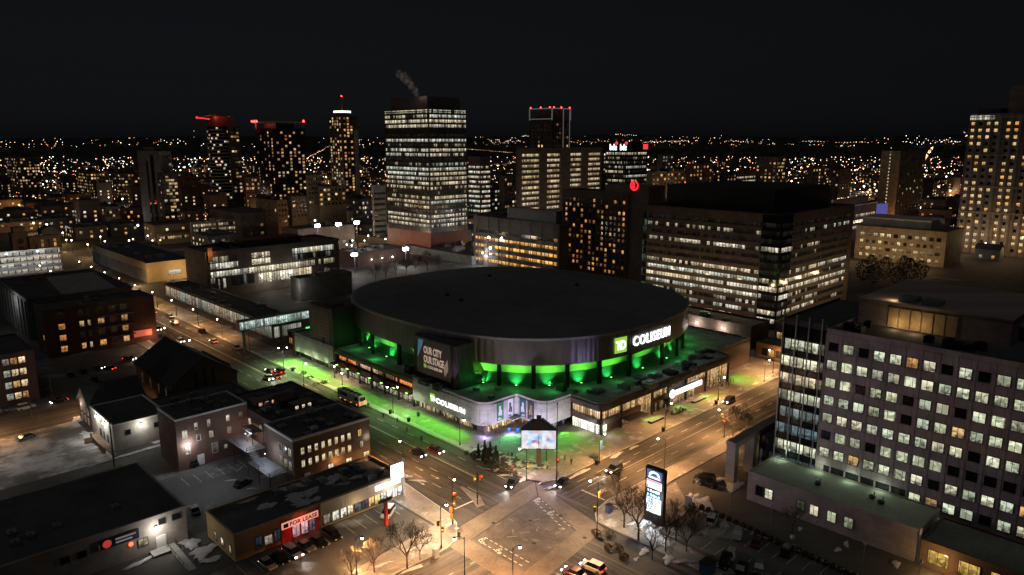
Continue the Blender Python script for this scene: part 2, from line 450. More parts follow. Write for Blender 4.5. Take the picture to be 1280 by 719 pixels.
# podium
def rcorner(cx, cy, r, a0, a1, n=7): return [(cx + r * math.cos(rad(a0 + (a1 - a0) * i / n)), cy + r * math.sin(rad(a0 + (a1 - a0) * i / n))) for i in range(n + 1)]
plan = [(15.7, 130), (15.7, 103.8), (15.9, 103.8), (15.9, 60), (15.7, 60)] + rcorner(19.2, 32.9, 3.5, 180, 270) + [(27.2, 29.4), (27.7, 28.9)] + rcorner(31.2, 22.6, 3.5, 180, 270) + [(38, 19.1), (38, 9.8)] + rcorner(39.5, 9.8, 1.5, 180, 270, 4)[1:] + [(102, 8.3), (104, 14), (126, 14), (126, 132), (15.7, 132)]
b = MB(); inner = [(p[0] + (.5 if p[0] < 60 else -.5), p[1] + (.5 if p[1] < 100 else -.5)) for p in plan]
b.prism(plan, 8.2, 8.55, 0); b.build('podium_roof', M['deck'], arena)
def strip_wall(pts, z0, z1, th, mat, name, top=None):
    b = MB()
    for i in range(len(pts) - 1):
        (x0, y0), (x1, y1) = pts[i], pts[i + 1]
        dx, dy = x1 - x0, y1 - y0; l = math.hypot(dx, dy)
        if l < 1e-4: continue
        nx, ny = -dy / l * th, dx / l * th                   # inward for a plan walked with the arena on its left
        b.prism([(x0, y0), (x1, y1), (x1 + nx, y1 + ny), (x0 + nx, y0 + ny)], z0, z1, 0)
    return b.build(name, mat, arena)
WA = plan[0:2]; WB = plan[4:4 + 8 + 1 + 1 + 8 + 1 + 1]
WB = [p for p in plan if True][4:24]
i38 = plan.index((38, 19.1))
WB = plan[4:i38 + 1]
strip_wall(WA, 2.6, 9.1, .4, M['white_panel'], 'white_wall')
strip_wall(WB, 2.6, 9.1, .4, M['white_panel'], 'white_wall')
LOB = plan[i38:plan.index((102, 8.3)) + 1]
strip_wall(LOB, 6.7, 9.1, .4, M['brown_panel'], 'brown_fascia')
LOBi = [(x + .35 if x < 39 else x, y + .35) for x, y in LOB]
strip_wall([(38, 19.1), (38, 9.8)] + rcorner(39.5, 9.8, 1.5, 180, 270, 4)[1:] + [(55, 8.3)], 3.0, 4.5, .5, M['brown_panel'], 'brown_band')
strip_wall([(61, 8.3), (84, 8.3)], 3.2, 4.6, .5, M['brown_panel'], 'brown_band')
strip_wall([(15.9, 103.8), (15.9, 60)], 7.0, 9.0, .4, M['brown_panel'], 'brown_fascia')
strip_wall([(102, 8.3), (104, 14), (126, 14)], 0, 9.1, .4, M['brown_panel'], 'end_wall')
strip_wall([(126, 14), (126, 132), (15.7, 132), (15.7, 130)], 0, 9.1, .4, M['brown_panel'], 'rear_wall')
# recessed York side between the white walls: dark canopy, clerestory, street glazing
b = MB(); b.box(14.2, 60.3, 3.9, 17.6, 103.5, 4.3); b.build('canopy', M['steel'], arena)
b = MB(); b.box(17.6, 60, 0, 18.2, 103.8, 8.2); b.build('recess_wall', M['brown_panel'], arena)
def glass(face, p, a0, a1, z, h, lit, c, st, mat='fin', name='window'):
    b = MB()
    if face == 'X': b.box(p - .06, a0, z, p - .01, a1, z + h)
    else: b.box(a0, p - .06, z, a1, p - .01, z + h)
    o = b.build(name, M[mat], arena); o.color = (c[0], c[1], c[2], st); o['lit'] = lit; return o
for a0, a1, c, st in ((62, 71, (1, .28, .08), 1.2), (72, 80, (1, .5, .25), .25), (80.5, 92, (1, .62, .4), .9), (93, 103, (1, .3, .07), 1.1)):
    glass('X', 17.6, a0, a1, 4.9, 1.9, .75, c, st, 'win')
for a0 in range(61, 103, 7): glass('X', 17.6, a0, a0 + 6.4, .4, 3.2, .85, (1, .88, .6), .75)
for y in (60.3, 67.8, 75, 82, 89, 96, 103.2):
    b = MB(); b.box(15.95, y - .25, 0, 16.5, y + .25, 7.0); b.build('pillar', M['steel'], arena)
# street glazing under the white walls, set back
for a0, a1 in ((34, 43), (43.5, 51.5), (52, 59.5)): glass('X', 17.4, a0, a1, .3, 2.3, .7, (1, .74, .4), .8)
for a0, a1 in ((104.5, 112), (112.6, 121), (121.6, 129.5)): glass('X', 17.4, a0, a1, .3, 2.3, .35, (.8, 1, .55), .35)
b = MB(); b.box(17.4, 30.9, 0, 18., 60, 2.6); b.box(17.4, 103.8, 0, 18, 130, 2.6); b.build('ground_floor_wall', M['brown_panel'], arena)
glass('Y', 31.2, 18.4, 28.8, .2, 2.4, .9, (1, .7, .34), 1.4)
glass('X', 29.6, 22, 30.5, .2, 2.4, .6, (1, .6, .28), .5)
b = MB(); b.box(18, 31.2, 0, 29.6, 31.9, 2.6); b.box(29.6, 20.8, 0, 30.2, 31.9, 2.6); b.box(29.6, 20.8, 0, 38, 21.3, 2.6); b.build('ground_floor_wall', M['brown_panel'], arena)
glass('Y', 20.8, 31, 37.6, .2, 2.4, .5, (1, .95, .85), .4)
b = MB(); b.box(24.5, 27.6, 2.75, 30., 31.2, 2.95); b.build('entrance_canopy', M['white_trim'], arena)
# lobby glazing
b = MB(); b.box(38.6, 8.95, 0, 39.2, 19., 8.2); b.box(38.6, 8.95, 0, 102, 9.5, 8.2); b.build('lobby_wall', M['brown_panel'], arena)
glass('X', 38.6, 9.4, 18.8, 4.5, 2.2, .92, (1, .66, .32), .85); glass('X', 38.6, 9.4, 18.8, .25, 2.7, .99, (1, .96, .8), 2.6)
GOLD = (1, .6, .27)
glass('Y', 8.95, 39, 46.5, 4.5, 2.2, .95, GOLD, .85); glass('Y', 8.95, 39, 41, .25, 2.7, .95, (1, .96, .8), 2.2)
glass('Y', 8.95, 46.8, 60.4, .3, 6.4, .95, GOLD, .75)
glass('Y', 8.95, 61, 68.3, 4.6, 2.1, .95, GOLD, .8); glass('Y', 8.95, 61, 70, .3, 2.8, .5, GOLD, .35)
glass('Y', 8.95, 68.6, 77.5, 5.9, .7, .5, GOLD, .6); glass('Y', 8.95, 78, 88.5, 4.6, 2.1, .95, GOLD, .85); glass('Y', 8.95, 70.3, 83, .3, 2.8, .8, GOLD, .55)
glass('Y', 8.95, 89, 101.5, .3, 6.4, .9, GOLD, .65)
for x in (46.6, 60.7, 68.4, 77.8, 88.8, 101.8):
    b = MB(); b.box(x - .2, 8.3, 0, x + .2, 8.94, 6.7); b.build('pillar', M['steel'], arena)
b = MB(); b.box(46, 5.2, 2.85, 54, 8.3, 3.1); b.build('entrance_canopy', M['steel'], arena)
for x in (39.0,):
    b = MB(); b.box(x - .45, 8.8, 0, x + .05, 9.3, 3.0); b.build('pillar', M['steel'], arena)
# billboard tower and stair tower
b = MB(); poly = rcorner(19.8, 45.0, 1.6, 180, 270, 6) + [(32.5, 43.4), (32.5, 62.3), (18.2, 62.3)]
b.prism(poly, 8.55, 21.2, 0); b.build('sign_tower', [M['tower_clad']], arena)
b = MB(); b.prism([(p[0] * 1. + (.3 if p[0] < 25 else -.3), p[1] + (.3 if p[1] < 50 else -.3)) for p in poly], 21.2, 21.3)
b.build('tower_roof', M['dark_roof'], arena)
for x, y, w, h in ((24, 50, 3, 1.4), (28.5, 47, 2, 1.1), (29.5, 55, 2.2, 1.6), (22, 57, 1.6, .8)):
    b = MB(); b.box(x, y, 21.3, x + w, y + w * .8, 21.3 + h); b.box(x + .2, y + .2, 21.3 + h, x + w * .6, y + w * .5, 21.5 + h); b.build('roof_unit', M['grey_metal'], arena)
b = MB()
for k in range(4): b.tube((30.2 + k * .5, 44.3, 21.2), (30.2 + k * .5, 44.3, 22.4 + .2 * (k % 2)), .09)
b.build('vent_pipe', M['white_trim'], arena)
b = MB(); b.box(16, 103.8, 8.55, 25.9, 119.2, 21.6); b.build('stair_tower', M['tower_clad'], arena)
b = MB(); b.box(16.3, 104.1, 21.6, 25.6, 118.9, 21.75); b.box(17.5, 106, 21.75, 22, 111, 22.6); b.build('tower_roof', M['dark_roof'], arena)
M['mesh_panel'] = brick('wire_grid_panel', (.1, .075, .06), (.12, .085, .065), (.26, .22, .18), 1.5, 1.3, .5, .05)
b = MB(); b.box(15.9, 106, 10.2, 16, 117, 20.4); b.build('grid_panel', M['mesh_panel'], arena)
b = MB(); b.box(15.9, 109.2, 8.6, 16, 111, 11.2); b.box(26.0, 103.7, 15, 27, 103.79, 16.5); b.build('door', M['black'], arena)
# equipment on the ledge roofs
for px, py in ((745, 490), (790, 480), (800, 478), (815, 473), (822, 470), (838, 468), (850, 461), (858, 460), (865, 463), (860, 450), (872, 447), (812, 484), (780, 486), (702, 488), (716, 491), (876, 442), (886, 440), (690, 481), (535, 479), (548, 487)):
    p = at(px, py, 8.6); w, l, h = R.uniform(.8, 2.2), R.uniform(.8, 2.2), R.uniform(.6, 1.5)
    b = MB(); b.box(p.x - w, p.y - l, 8.55, p.x + w, p.y + l, 8.75 + h); b.box(p.x - w * .6, p.y - l * .6, 8.75 + h, p.x + w * .5, p.y + l * .4, 9. + h)
    b.build('roof_unit', M['grey_metal'] if R.random() < .6 else M['steel'], arena)
b = MB()
for cx, cy, rx, ry in ((78, 12.5, 9, 1.5), (90, 12, 8, 2), (60, 11.2, 5, 1.), (97, 13, 4, 3), (52, 12.5, 4, 1.2)):
    q = [(cx + rx * math.cos(t) * R.uniform(.75, 1.1), cy + ry * math.sin(t) * R.uniform(.75, 1.1)) for t in [i * .2618 for i in range(24)]]
    b.prism(q, 8.55, 8.62)
b.build('roof_snow', M['snow'], arena)['kind'] = 'stuff'
for x, y in ((22.5, 40), (27, 36), (21, 32.2)):
    b = MB(); b.box(x - .7, y - .7, 8.55, x + .7, y + .7, 9.5); b.tube((x + 1.2, y, 8.55), (x + 1.2, y, 9.8), .12); b.build('roof_unit', M['grey_metal'], arena)
b = MB(); b.box(17.5, 63.5, 8.55, 20.5, 66.5, 11.2); b.build('roof_unit', M['steel'], arena)

# ------------------------------------------------------------------ lettering
def text_mesh(body, size, bold=.0, ext=.04, spacing=1.):
    cu = bpy.data.curves.new('txt', 'FONT'); cu.body = body; cu.size = size; cu.offset = bold; cu.extrude = ext; cu.space_character = spacing
    cu.resolution_u = 3
    o = bpy.data.objects.new('txt', cu); col.objects.link(o); bpy.context.view_layer.update()
    me = bpy.data.meshes.new_from_object(o.evaluated_get(bpy.context.evaluated_depsgraph_get())); bpy.data.objects.remove(o)
    return me
def put_text(me, name, mat, fmap, parent=None):
    """fmap(u, v, depth) -> world"""
    vs = [fmap(v.co.x, v.co.y, v.co.z) for v in me.vertices]
    c = Vector((sum(v[0] for v in vs) / len(vs), sum(v[1] for v in vs) / len(vs), min(v[2] for v in vs))) if parent is None else Vector(parent.location)
    for v, w in zip(me.vertices, vs): v.co = (w[0] - c.x, w[1] - c.y, w[2] - c.z)
    me.materials.clear(); me.materials.append(mat)
    for p in me.polygons: p.material_index = 0
    o = bpy.data.objects.new(name, me); col.objects.link(o)
    if parent is None: o.location = c
    else: o.parent = parent
    return o
def width(me): xs = [v.co.x for v in me.vertices]; return min(xs), max(xs)
def onface_x(X, y0, z0):   # text on a wall facing -X: reads towards -Y
    return lambda u, v, d: (X - .06 - d, y0 - u, z0 + v)
def onface_y(Y, x0, z0):   # text on a wall facing -Y: reads towards +X
    return lambda u, v, d: (x0 + u, Y - .06 - d, z0 + v)
# sign on the drum: follow the outline
fine = outline(1., 1440)
acc = [0.]
for i in range(1440):
    p, q = fine[i], fine[(i + 1) % 1440]; acc.append(acc[-1] + math.hypot(q[0] - p[0], q[1] - p[1]))
def along(s):
    import bisect
    s %= acc[-1]; i = min(1439, max(0, bisect.bisect(acc, s) - 1)); p, q = fine[i], fine[(i + 1) % 1440]
    k = (s - acc[i]) / max(1e-6, acc[i + 1] - acc[i]); x, y = p[0] + (q[0] - p[0]) * k, p[1] + (q[1] - p[1]) * k
    dx, dy = q[0] - p[0], q[1] - p[1]; l = math.hypot(dx, dy) or 1
    return x, y, dy / l, -dx / l
def s_at(px, py, z):   # arc length nearest to a photo pixel
    p = at(px, py, z); best = min(range(1440), key=lambda i: (fine[i][0] - p.x) ** 2 + (fine[i][1] - p.y) ** 2); return acc[best]
def ondrum(s0, z0, off=.15, sx=1.):
    def f(u, v, d):
        x, y, nx, ny = along(s0 + u * sx); return (x + nx * (off + d), y + ny * (off + d), z0 + v)
    return f
sg = thing('wall_sign', 'huge white COLISEUM letters with a green square logo curving round the arena drum', 'sign', (70, 20, 17.6))
sA, sB, sC = s_at(776, 434, 19.5), s_at(797, 428, 19.5), s_at(846, 412, 20)
b = MB(); nseg = 8; L = 4.6
for i in range(nseg):
    f = ondrum(sA - .2 + L * i / nseg, 0, .12); g = ondrum(sA - .2 + L * (i + 1) / nseg, 0, .12)
    p, q = f(0, 0, 0), g(0, 0, 0); p2, q2 = f(0, 0, .25), g(0, 0, .25)
    b.face([(p2[0], p2[1], 17.0), (q2[0], q2[1], 17.0), (q2[0], q2[1], 21.4), (p2[0], p2[1], 21.4)])
    b.face([(p[0], p[1], 21.4), (p2[0], p2[1], 21.4), (q2[0], q2[1], 21.4), (q[0], q[1], 21.4)]); b.face([(p[0], p[1], 17), (q[0], q[1], 17), (q2[0], q2[1], 17), (p2[0], p2[1], 17)])
b.build('logo_panel', M['logo_green'], sg)
me = text_mesh('TD', 3.6, .07, .05, .84); x0, x1 = width(me); put_text(me, 'logo', M['letters'], ondrum(sA + .25, 17.95, .42, 3.7 / (x1 - x0)), sg)
me = text_mesh('COLISEUM', 4.0, .05, .12, 1.16); x0, x1 = width(me)
put_text(me, 'lettering', M['letters'], ondrum(sB + .1, 17.9, .2, (sC - sB) / (x1 - x0)), sg)
# sign on the white wall
y0, z0 = onx(539, 497, 15.7); y1, _ = onx(582, 520, 15.7); yb, zb = onx(546, 507, 15.7)
ws = thing('wall_sign', 'small white COLISEUM letters with green square on the white street wall', 'sign', (15.6, yb, 4))
b = MB(); b.box(15.45, yb + .9, 4.2, 15.69, y0 + .2, 6.6); b.build('logo_panel', M['logo_green'], ws)
me = text_mesh('TD', 1.7, .03, .03, .84); x0, x1 = width(me); sx = 1.9 / (x1 - x0); put_text(me, 'logo', M['letters'], lambda u, v, d: (15.4 - d, y0 - .05 - u * sx, 4.8 + v), ws)
me = text_mesh('COLISEUM', 2.0, .02, .05, 1.14); x0, x1 = width(me); sx = (yb - y1) / (x1 - x0)
put_text(me, 'lettering', M['letters'], lambda u, v, d: (15.6 - d, yb + .3 - u * sx, 4.4 + v), ws)
# tower banner: lamplight on the printed cloth is put in as a weak glow
M['banner_text'] = emis('banner_print_glow', (.62, .45, .34), .62, False); M['banner_dark'] = emis('banner_ground', (.05, .035, .03), .25, False)
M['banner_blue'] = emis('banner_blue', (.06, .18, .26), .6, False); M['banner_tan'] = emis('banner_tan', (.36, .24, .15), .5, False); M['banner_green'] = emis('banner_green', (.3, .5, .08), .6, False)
X = 18.2; bn = thing('banner', 'dark banner reading OUR CITY OUR STAGE in pale letters high on the sign tower', 'banner', (X, 53, 11))
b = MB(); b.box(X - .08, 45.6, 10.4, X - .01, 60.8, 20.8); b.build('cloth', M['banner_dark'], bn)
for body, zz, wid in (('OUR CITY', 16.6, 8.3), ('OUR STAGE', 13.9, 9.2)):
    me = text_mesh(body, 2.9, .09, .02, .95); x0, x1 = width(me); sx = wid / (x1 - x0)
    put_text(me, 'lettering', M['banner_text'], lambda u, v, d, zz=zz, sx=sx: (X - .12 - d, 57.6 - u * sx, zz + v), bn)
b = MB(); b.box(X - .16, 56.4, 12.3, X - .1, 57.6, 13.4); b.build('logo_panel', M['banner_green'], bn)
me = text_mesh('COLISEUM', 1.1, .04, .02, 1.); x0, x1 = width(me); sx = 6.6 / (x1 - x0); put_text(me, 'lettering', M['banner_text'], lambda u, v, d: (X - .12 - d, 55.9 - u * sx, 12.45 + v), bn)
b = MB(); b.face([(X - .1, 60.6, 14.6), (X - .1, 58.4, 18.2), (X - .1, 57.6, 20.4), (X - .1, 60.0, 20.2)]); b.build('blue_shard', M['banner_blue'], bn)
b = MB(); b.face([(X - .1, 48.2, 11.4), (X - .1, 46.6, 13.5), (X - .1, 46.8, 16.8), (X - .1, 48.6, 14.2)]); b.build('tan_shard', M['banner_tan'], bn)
# lit sign on the lobby wall
hs = thing('wall_sign', 'glowing white sign bar with round emblem over the lobby doors on the right street', 'sign', (73, 8.2, 3.3))
xa, za = ony(837, 505, 8.1); xb, zb = ony(876, 493, 8.1)
b = MB(); b.tube((xa + 1.2, 8.2, 4.0), (xa + 1.2, 7.9, 4.0), 1.25, n=16); b.build('emblem', M['letters'], hs)
b = MB(); b.box(xa + 3., 7.9, 3.3, xb, 8.2, 4.7); b.build('sign_face', M['letters'], hs)
# street banners on the recessed entrance wall
for y, c in ((26.9, None), (24.2, None)): pass
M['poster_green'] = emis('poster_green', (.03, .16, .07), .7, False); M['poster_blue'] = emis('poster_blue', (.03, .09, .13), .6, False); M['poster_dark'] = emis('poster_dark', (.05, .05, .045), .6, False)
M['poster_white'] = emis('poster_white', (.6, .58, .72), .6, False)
def poster(face, p, a, w, mat, fig, label):
    t = thing('poster', label, 'poster', (p, a, 3.4) if face == 'X' else (a, p, 3.4))
    def Q(u0, z0, u1, z1, d):
        b = MB()
        if face == 'X': b.box(p - d - .03, a - w / 2 + w * u0, 3.2 + 5 * z0, p - d, a - w / 2 + w * u1, 3.2 + 5 * z1)
        else: b.box(a - w / 2 + w * u0, p - d - .03, 3.2 + 5 * z0, a - w / 2 + w * u1, p - d, 3.2 + 5 * z1)
        return b
    Q(0, 0, 1, 1, .02).build('sheet', mat, t)
    Q(.12, .05, .7, .1, .06).build('print', fig, t); Q(.12, .13, .5, .16, .06).build('print', fig, t); Q(.5, .25, .8, .55, .06).build('print', fig, t); Q(.3, .42, .62, .8, .07).build('print', fig, t); Q(.2, .28, .42, .46, .08).build('print', fig, t)
    b = Q(-.06, -.02, -.01, 1.02, .015)
    b2 = Q(1.01, -.02, 1.06, 1.02, .015); b.v += b2.v; b.f += [tuple(i + 8 for i in f) for f in b2.f]; b.m += b2.m; b.build('frame', M['black'], t)
poster('Y', 29.4, 21.6, 2.1, M['poster_green'], M['poster_white'], 'tall green poster, leftmost on the white entrance wall')
poster('Y', 29.4, 25.3, 2.1, M['poster_white'], M['poster_dark'], 'pale poster with a dark figure, beside the green poster')
poster('X', 27.7, 27., 2.1, M['poster_blue'], M['poster_white'], 'tall dark blue poster on the white entrance wall')
poster('X', 27.7, 24., 2.1, M['poster_dark'], M['banner_tan'], 'tall dark brown poster on the white entrance wall, next to the blue one')
# lights washing the walls
LIME = (.25, 1, .1)
for y in [36 + 6.4 * i for i in range(15)]:
    if 59 < y < 61: continue
    spot((14.5, y, 4.6 if 60 < y < 103 else 5.2), (10.2, y - .3, 0), LIME, 3700 if y < 92 else 6400, 112, 1., .5); spot((13.4, y + 2.4, .3), (15.7, y + 2.4, 5.5), (1, .97, .94), 210, 110, 1., .2)
for y in (108, 115, 122, 128): spot((14.9, y, 2.4), (16.5, y + 1, 6), (.6, 1, .35), 160, 120, 1., .3)
for x, y in ((22, 26), (26, 20), (33, 17.2)): spot((x, y, 2.5), (x - 3, y - 5, 0), (.08, 1, .22) if y > 18 else LIME, 4200, 140, .9, .3)
for x in (57, 71, 84): spot((x, 7.8, 2.8), (x, 3.8, 0), LIME, 1200, 130, .9, .3)
spot((104.5, 9, 6), (108, 4, 0), LIME, 3600, 120, .9, .3)
for x, y in ((17.5, 31), (24, 28), (26.5, 25), (29.5, 20)): point((x - 2.2, y - 2.2, 1.2), (.55, .42, 1.), 420, .4)
for a_, b_ in (((9, 26, .4), (16.5, 31.5, 6)), ((14, 22.5, .4), (19, 29.5, 6)), ((20, 21.5, .4), (24, 29.4, 6)), ((21.5, 19, .4), (27.7, 25, 6)), ((22, 14, .4), (29.5, 20, 6)), ((30, 12, .4), (34, 19, 6))): spot(a_, b_, (.85, .8, 1.), 2800, 85, 1., .3)
point((40, 6.6, 2.4), (1, .95, .8), 260, .4); point((36.2, 13, 1.8), (1, .95, .8), 260, .4)
spot((46, -1, 8), (44, 20, 20), (.55, .5, 1.), 3200, 34, .9, .5)
spot((10.5, 40, 7), (19, 47, 16), (.45, .4, 1.), 3000, 30, .9, .4)
# ------------------------------------------------------------------ ground, roads, pavements
def ground_mat(name, base, snow=.0, snow_scale=.09, streak=None, var=.3, sc1=.1, snowc=(.5, .5, .52)):
    m, nt, b = newmat(name); co = objco(nt)
    f = noise(nt, co, sc1, 6, .62); g = noise(nt, co, 1.7, 3)
    k = math_(nt, 'ADD', math_(nt, 'MULTIPLY', f, .7), math_(nt, 'MULTIPLY', g, .3))
    c = ramp(nt, k, [(.3, tuple(x * (1 - var) for x in base)), (.7, tuple(x * (1 + var) for x in base))])
    if streak:
        mp = N(nt, 'ShaderNodeMapping'); nt.links.new(co, mp.inputs[0]); mp.inputs['Scale'].default_value = (streak[0], streak[1], 1)
        s = noise(nt, mp.outputs[0], 1., 3, .6)
        c = mixc(nt, 1., c, ramp(nt, s, [(.32, (.5, .5, .5)), (.5, (1, 1, 1)), (.68, (1.7, 1.66, 1.6))]), 'MULTIPLY')
    if snow:
        d = noise(nt, co, snow_scale, 7, .68)
        c = mixc(nt, ramp(nt, d, [(.62 - snow * .3, (0, 0, 0)), (.68 - snow * .22, (1, 1, 1))]), c, snowc)
    nt.links.new(c, b.inputs['Base Color']); b.inputs['Roughness'].default_value = .8; b.inputs['Specular IOR Level'].default_value = .3
    bp = N(nt, 'ShaderNodeBump'); bp.inputs['Strength'].default_value = .2; nt.links.new(g, bp.inputs['Height']); nt.links.new(bp.outputs[0], b.inputs['Normal'])
    return m
M['ground'] = ground_mat('ground', (.055, .05, .046), .12, .05, snowc=(.25, .25, .26))
M['road_y'] = ground_mat('road_salted_y', (.068, .062, .056), 0, var=.42, sc1=.16, streak=(.9, .03))
M['road_x'] = ground_mat('road_salted_x', (.068, .062, .056), 0, var=.42, sc1=.16, streak=(.03, .9))
M['crossing'] = ground_mat('crossing_concrete', (.14, .116, .094), 0, var=.42, sc1=.22)
M['square'] = ground_mat('patched_asphalt', (.098, .085, .073), .1, .2, var=.5, sc1=.3, snowc=(.17, .15, .13))
M['pave'] = panelled('paving', (.22, .2, .18), 1.5, 1.5, .03, .85)
M['pave2'] = ground_mat('paving_snowdust', (.22, .2, .18), .25, .2, var=.35, sc1=.3, snowc=(.42, .42, .42))
M['lawn'] = ground_mat('winter_lawn', (.2, .24, .11), .3, .3, snowc=(.36, .38, .33))
M['lot'] = ground_mat('snowy_lot', (.15, .145, .14), .5, .05, snowc=(.45, .44, .44))
M['lot2'] = ground_mat('salted_lot', (.1, .095, .09), .25, .08, snowc=(.24, .24, .24))
M['kerb'] = plain('kerb_concrete', (.42, .4, .37), .8, .15, .6)
M['paint'] = plain('road_paint', (.55, .52, .47), .75, .4, 2.2)
M['paint_worn'] = plain('worn_road_paint', (.2, .18, .16), .8, .4, 2.5)
def sheet(name, poly, z, mat, kind='structure'):
    b = MB(); b.face([(p[0], p[1], z) for p in poly]); o = b.build(name, M[mat], origin=(poly[0][0], poly[0][1], 0)); o['kind'] = kind; return o
def rect(x0, y0, x1, y1): return [(x0, y0), (x1, y0), (x1, y1), (x0, y1)]
def slab(name, poly, mat, z=.13):
    b = MB(); b.prism(poly, -.02, z, 1, 0, bottom=False); return struct(b.build(name, [M[mat], M['kerb']], origin=(poly[0][0], poly[0][1], 0)))
S = 5200
sheet('ground', rect(-S, -S, S, S), 0, 'ground')
sheet('road', rect(-14.2, -14.6, 6.9, 900), .004, 'road_y')        # the boulevard
sheet('road', rect(-15.5, -400, 2.6, -14.6), .004, 'road_y')
sheet('road', rect(6.9, -14.6, 1100, -.2), .004, 'road_x')
sheet('road', rect(-400, -19.5, -14.2, -5.6), .004, 'road_x')
sheet('road', rect(-400, 118, -14.2, 131), .008, 'road_x')         # side street on the left
sheet('road', rect(134, -400, 146, 500), .008, 'road_y'); sheet('road', rect(-400, 372, 1100, 384), .012, 'road_x')
sheet('crossing', [(7.4, 2.6), (-24, -1.6), (-24, -26), (2.6, -21.5)], .012, 'crossing'); sheet('road', [(2.8, -2.7), (-19.5, -6.2), (-19.5, -21), (-2.3, -18.2)], .016, 'square')
# block pavements
slab('pavement', [(6.9, 140), (6.9, 12)] + rcorner(13.4, 5.9, 6.5, 180, 270, 8) + [(124, -.4), (133, -.4), (133, 140)], 'pave2')
slab('pavement', [(-14.2, 24), (-14.2, 117.8), (-18, 117.8), (-18, 24)], 'pave2')
slab('pavement', [(-14.4, 24), (-21, 24), (-21, 3), (-60, -1.6), (-60, -5.4), (-25, -5.4), (-21.5, -4.2), (-17.5, .6), (-16, 5)], 'pave2')
slab('pavement', [(3.0, -60), (7, -60), (9, -24), (16, -19), (62, -19), (62, -14.8), (12, -14.8), (6.5, -16), (3.5, -19)], 'pave2')
slab('pavement', [(62, -19.5), (133, -19.5), (133, -14.8), (62, -14.8)], 'pave2')
slab('pavement', [(16, 140), (16, 365), (7.0, 365), (7.0, 140)], 'pave2'); slab('pavement', [(-14.2, 131.5), (-14.2, 360), (-19, 360), (-19, 131.5)], 'pave2')
slab('traffic_island', [(-10.2, 2.6), (-8.2, 2.4), (-6.4, 6), (-6.2, 12), (-6.8, 12), (-8.6, 6)], 'pave2')
def kerb_line(pts, w=.22, h=.165):
    b = MB()
    for (x0, y0), (x1, y1) in zip(pts, pts[1:]):
        d = Vector((x1 - x0, y1 - y0, 0)).normalized(); n = Vector((-d.y, d.x, 0)) * w; b.prism([(x0, y0), (x1, y1), (x1 + n.x, y1 + n.y), (x0 + n.x, y0 + n.y)], -.01, h)
    struct(b.build('kerb', M['kerb'], origin=(*pts[0], 0)))
kerb_line([(6.78, 140), (6.78, 12)] + rcorner(13.4, 5.9, 6.62, 180, 270, 8) + [(124, -.52), (133, -.52)])
kerb_line([(62, -14.68), (12, -14.68), (6.5, -15.9), (3.4, -18.9)][::1], -.22); kerb_line([(-16, 5), (-14.28, 24), (-14.28, 117)], .22); kerb_line([(-60, -5.5), (-25, -5.5), (-21.4, -4.3), (-17.4, .5), (-16, 5)], .22)
# plaza lawns and bright walk along the boulevard
def lawn(poly, z=.15): sheet('lawn', poly, z, 'lawn')
lawn(rect(9.0, 30, 13.2, 66)); lawn(rect(9.0, 68, 13.2, 92)); lawn(rect(8.6, 94, 13, 128)); sheet('path', rect(7.2, 22, 8.7, 128), .146, 'kerb')
lawn([(18.5, 27.5), (18.5, 20), (22.5, 14), (26, 14), (27, 27.5)]); lawn([(24, 10), (31, 3.2), (37, 3.5), (37.5, 18), (29, 18)])
lawn([(40, 5.4), (40, 7.8), (46, 7.8), (46, 4.8)]); lawn([(64, 3.2), (94, 3.2), (94, 6.2), (64, 6.2)]); lawn([(104, 2), (112, 2), (114, 9), (105, 12)])
M['bed'] = ground_mat('planting_bed', (.05, .04, .03), .5, .6); sheet('flower_bed', [(8.0, 26), (8.0, 12), (10.5, 7.2), (14, 4.8), (15.5, 6.2), (13, 12), (12, 26)], .15, 'bed')
# markings
mk = MB(); mw = MB()
def mrect(b, x0, y0, x1, y1, z=.010): b.face([(x0, y0, z), (x1, y0, z), (x1, y1, z), (x0, y1, z)])
for x in range(14, 140, 7):
    for y in (-4.3, -10.6): mrect(mk, x, y - .07, x + 3, y + .07)
mrect(mk, 14, -7.5, 130, -7.38); mrect(mk, 11.6, -14, 12.0, -7.5)
for y in range(8, 370, 7):
    for x in (-10, -5.5, 3.3): mrect(mk, x - .07, y, x + .07, y + 3)
mrect(mk, -1.2, 14, -1.06, 360); mrect(mk, -.9, 14, -.76, 360); mrect(mk, -14, 5.2, -7.8, 5.6)
for x in range(-200, -24, 7): mrect(mk, x, -12.4, x + 3, -12.3)
mrect(mk, -20.9, -19, -20.5, -12.6)
for i in range(9):    # dashed bicycle crossings round the square
    for off in (0, 1.7):
        x = 2.2 - off - i * .5; y = -3.4 - i * 1.5; mrect(mk, x, y - .8, x + .2, y, .022); x = -17 - off; y = -7.4 - i * 1.4; mrect(mk, x, y - .8, x + .2, y, .022)
for i in range(14):
    x, y = R.uniform(-15, 1), R.uniform(-16.5, -3.5); a = R.uniform(0, 3.1); l = R.uniform(.5, 2.2)
    mw.face([(x + math.cos(a) * s * l - math.sin(a) * t * .16, y + math.sin(a) * s * l + math.cos(a) * t * .16, .0215 + i * 1e-5) for s, t in ((-.5, -1), (.5, -1), (.5, 1), (-.5, 1))])
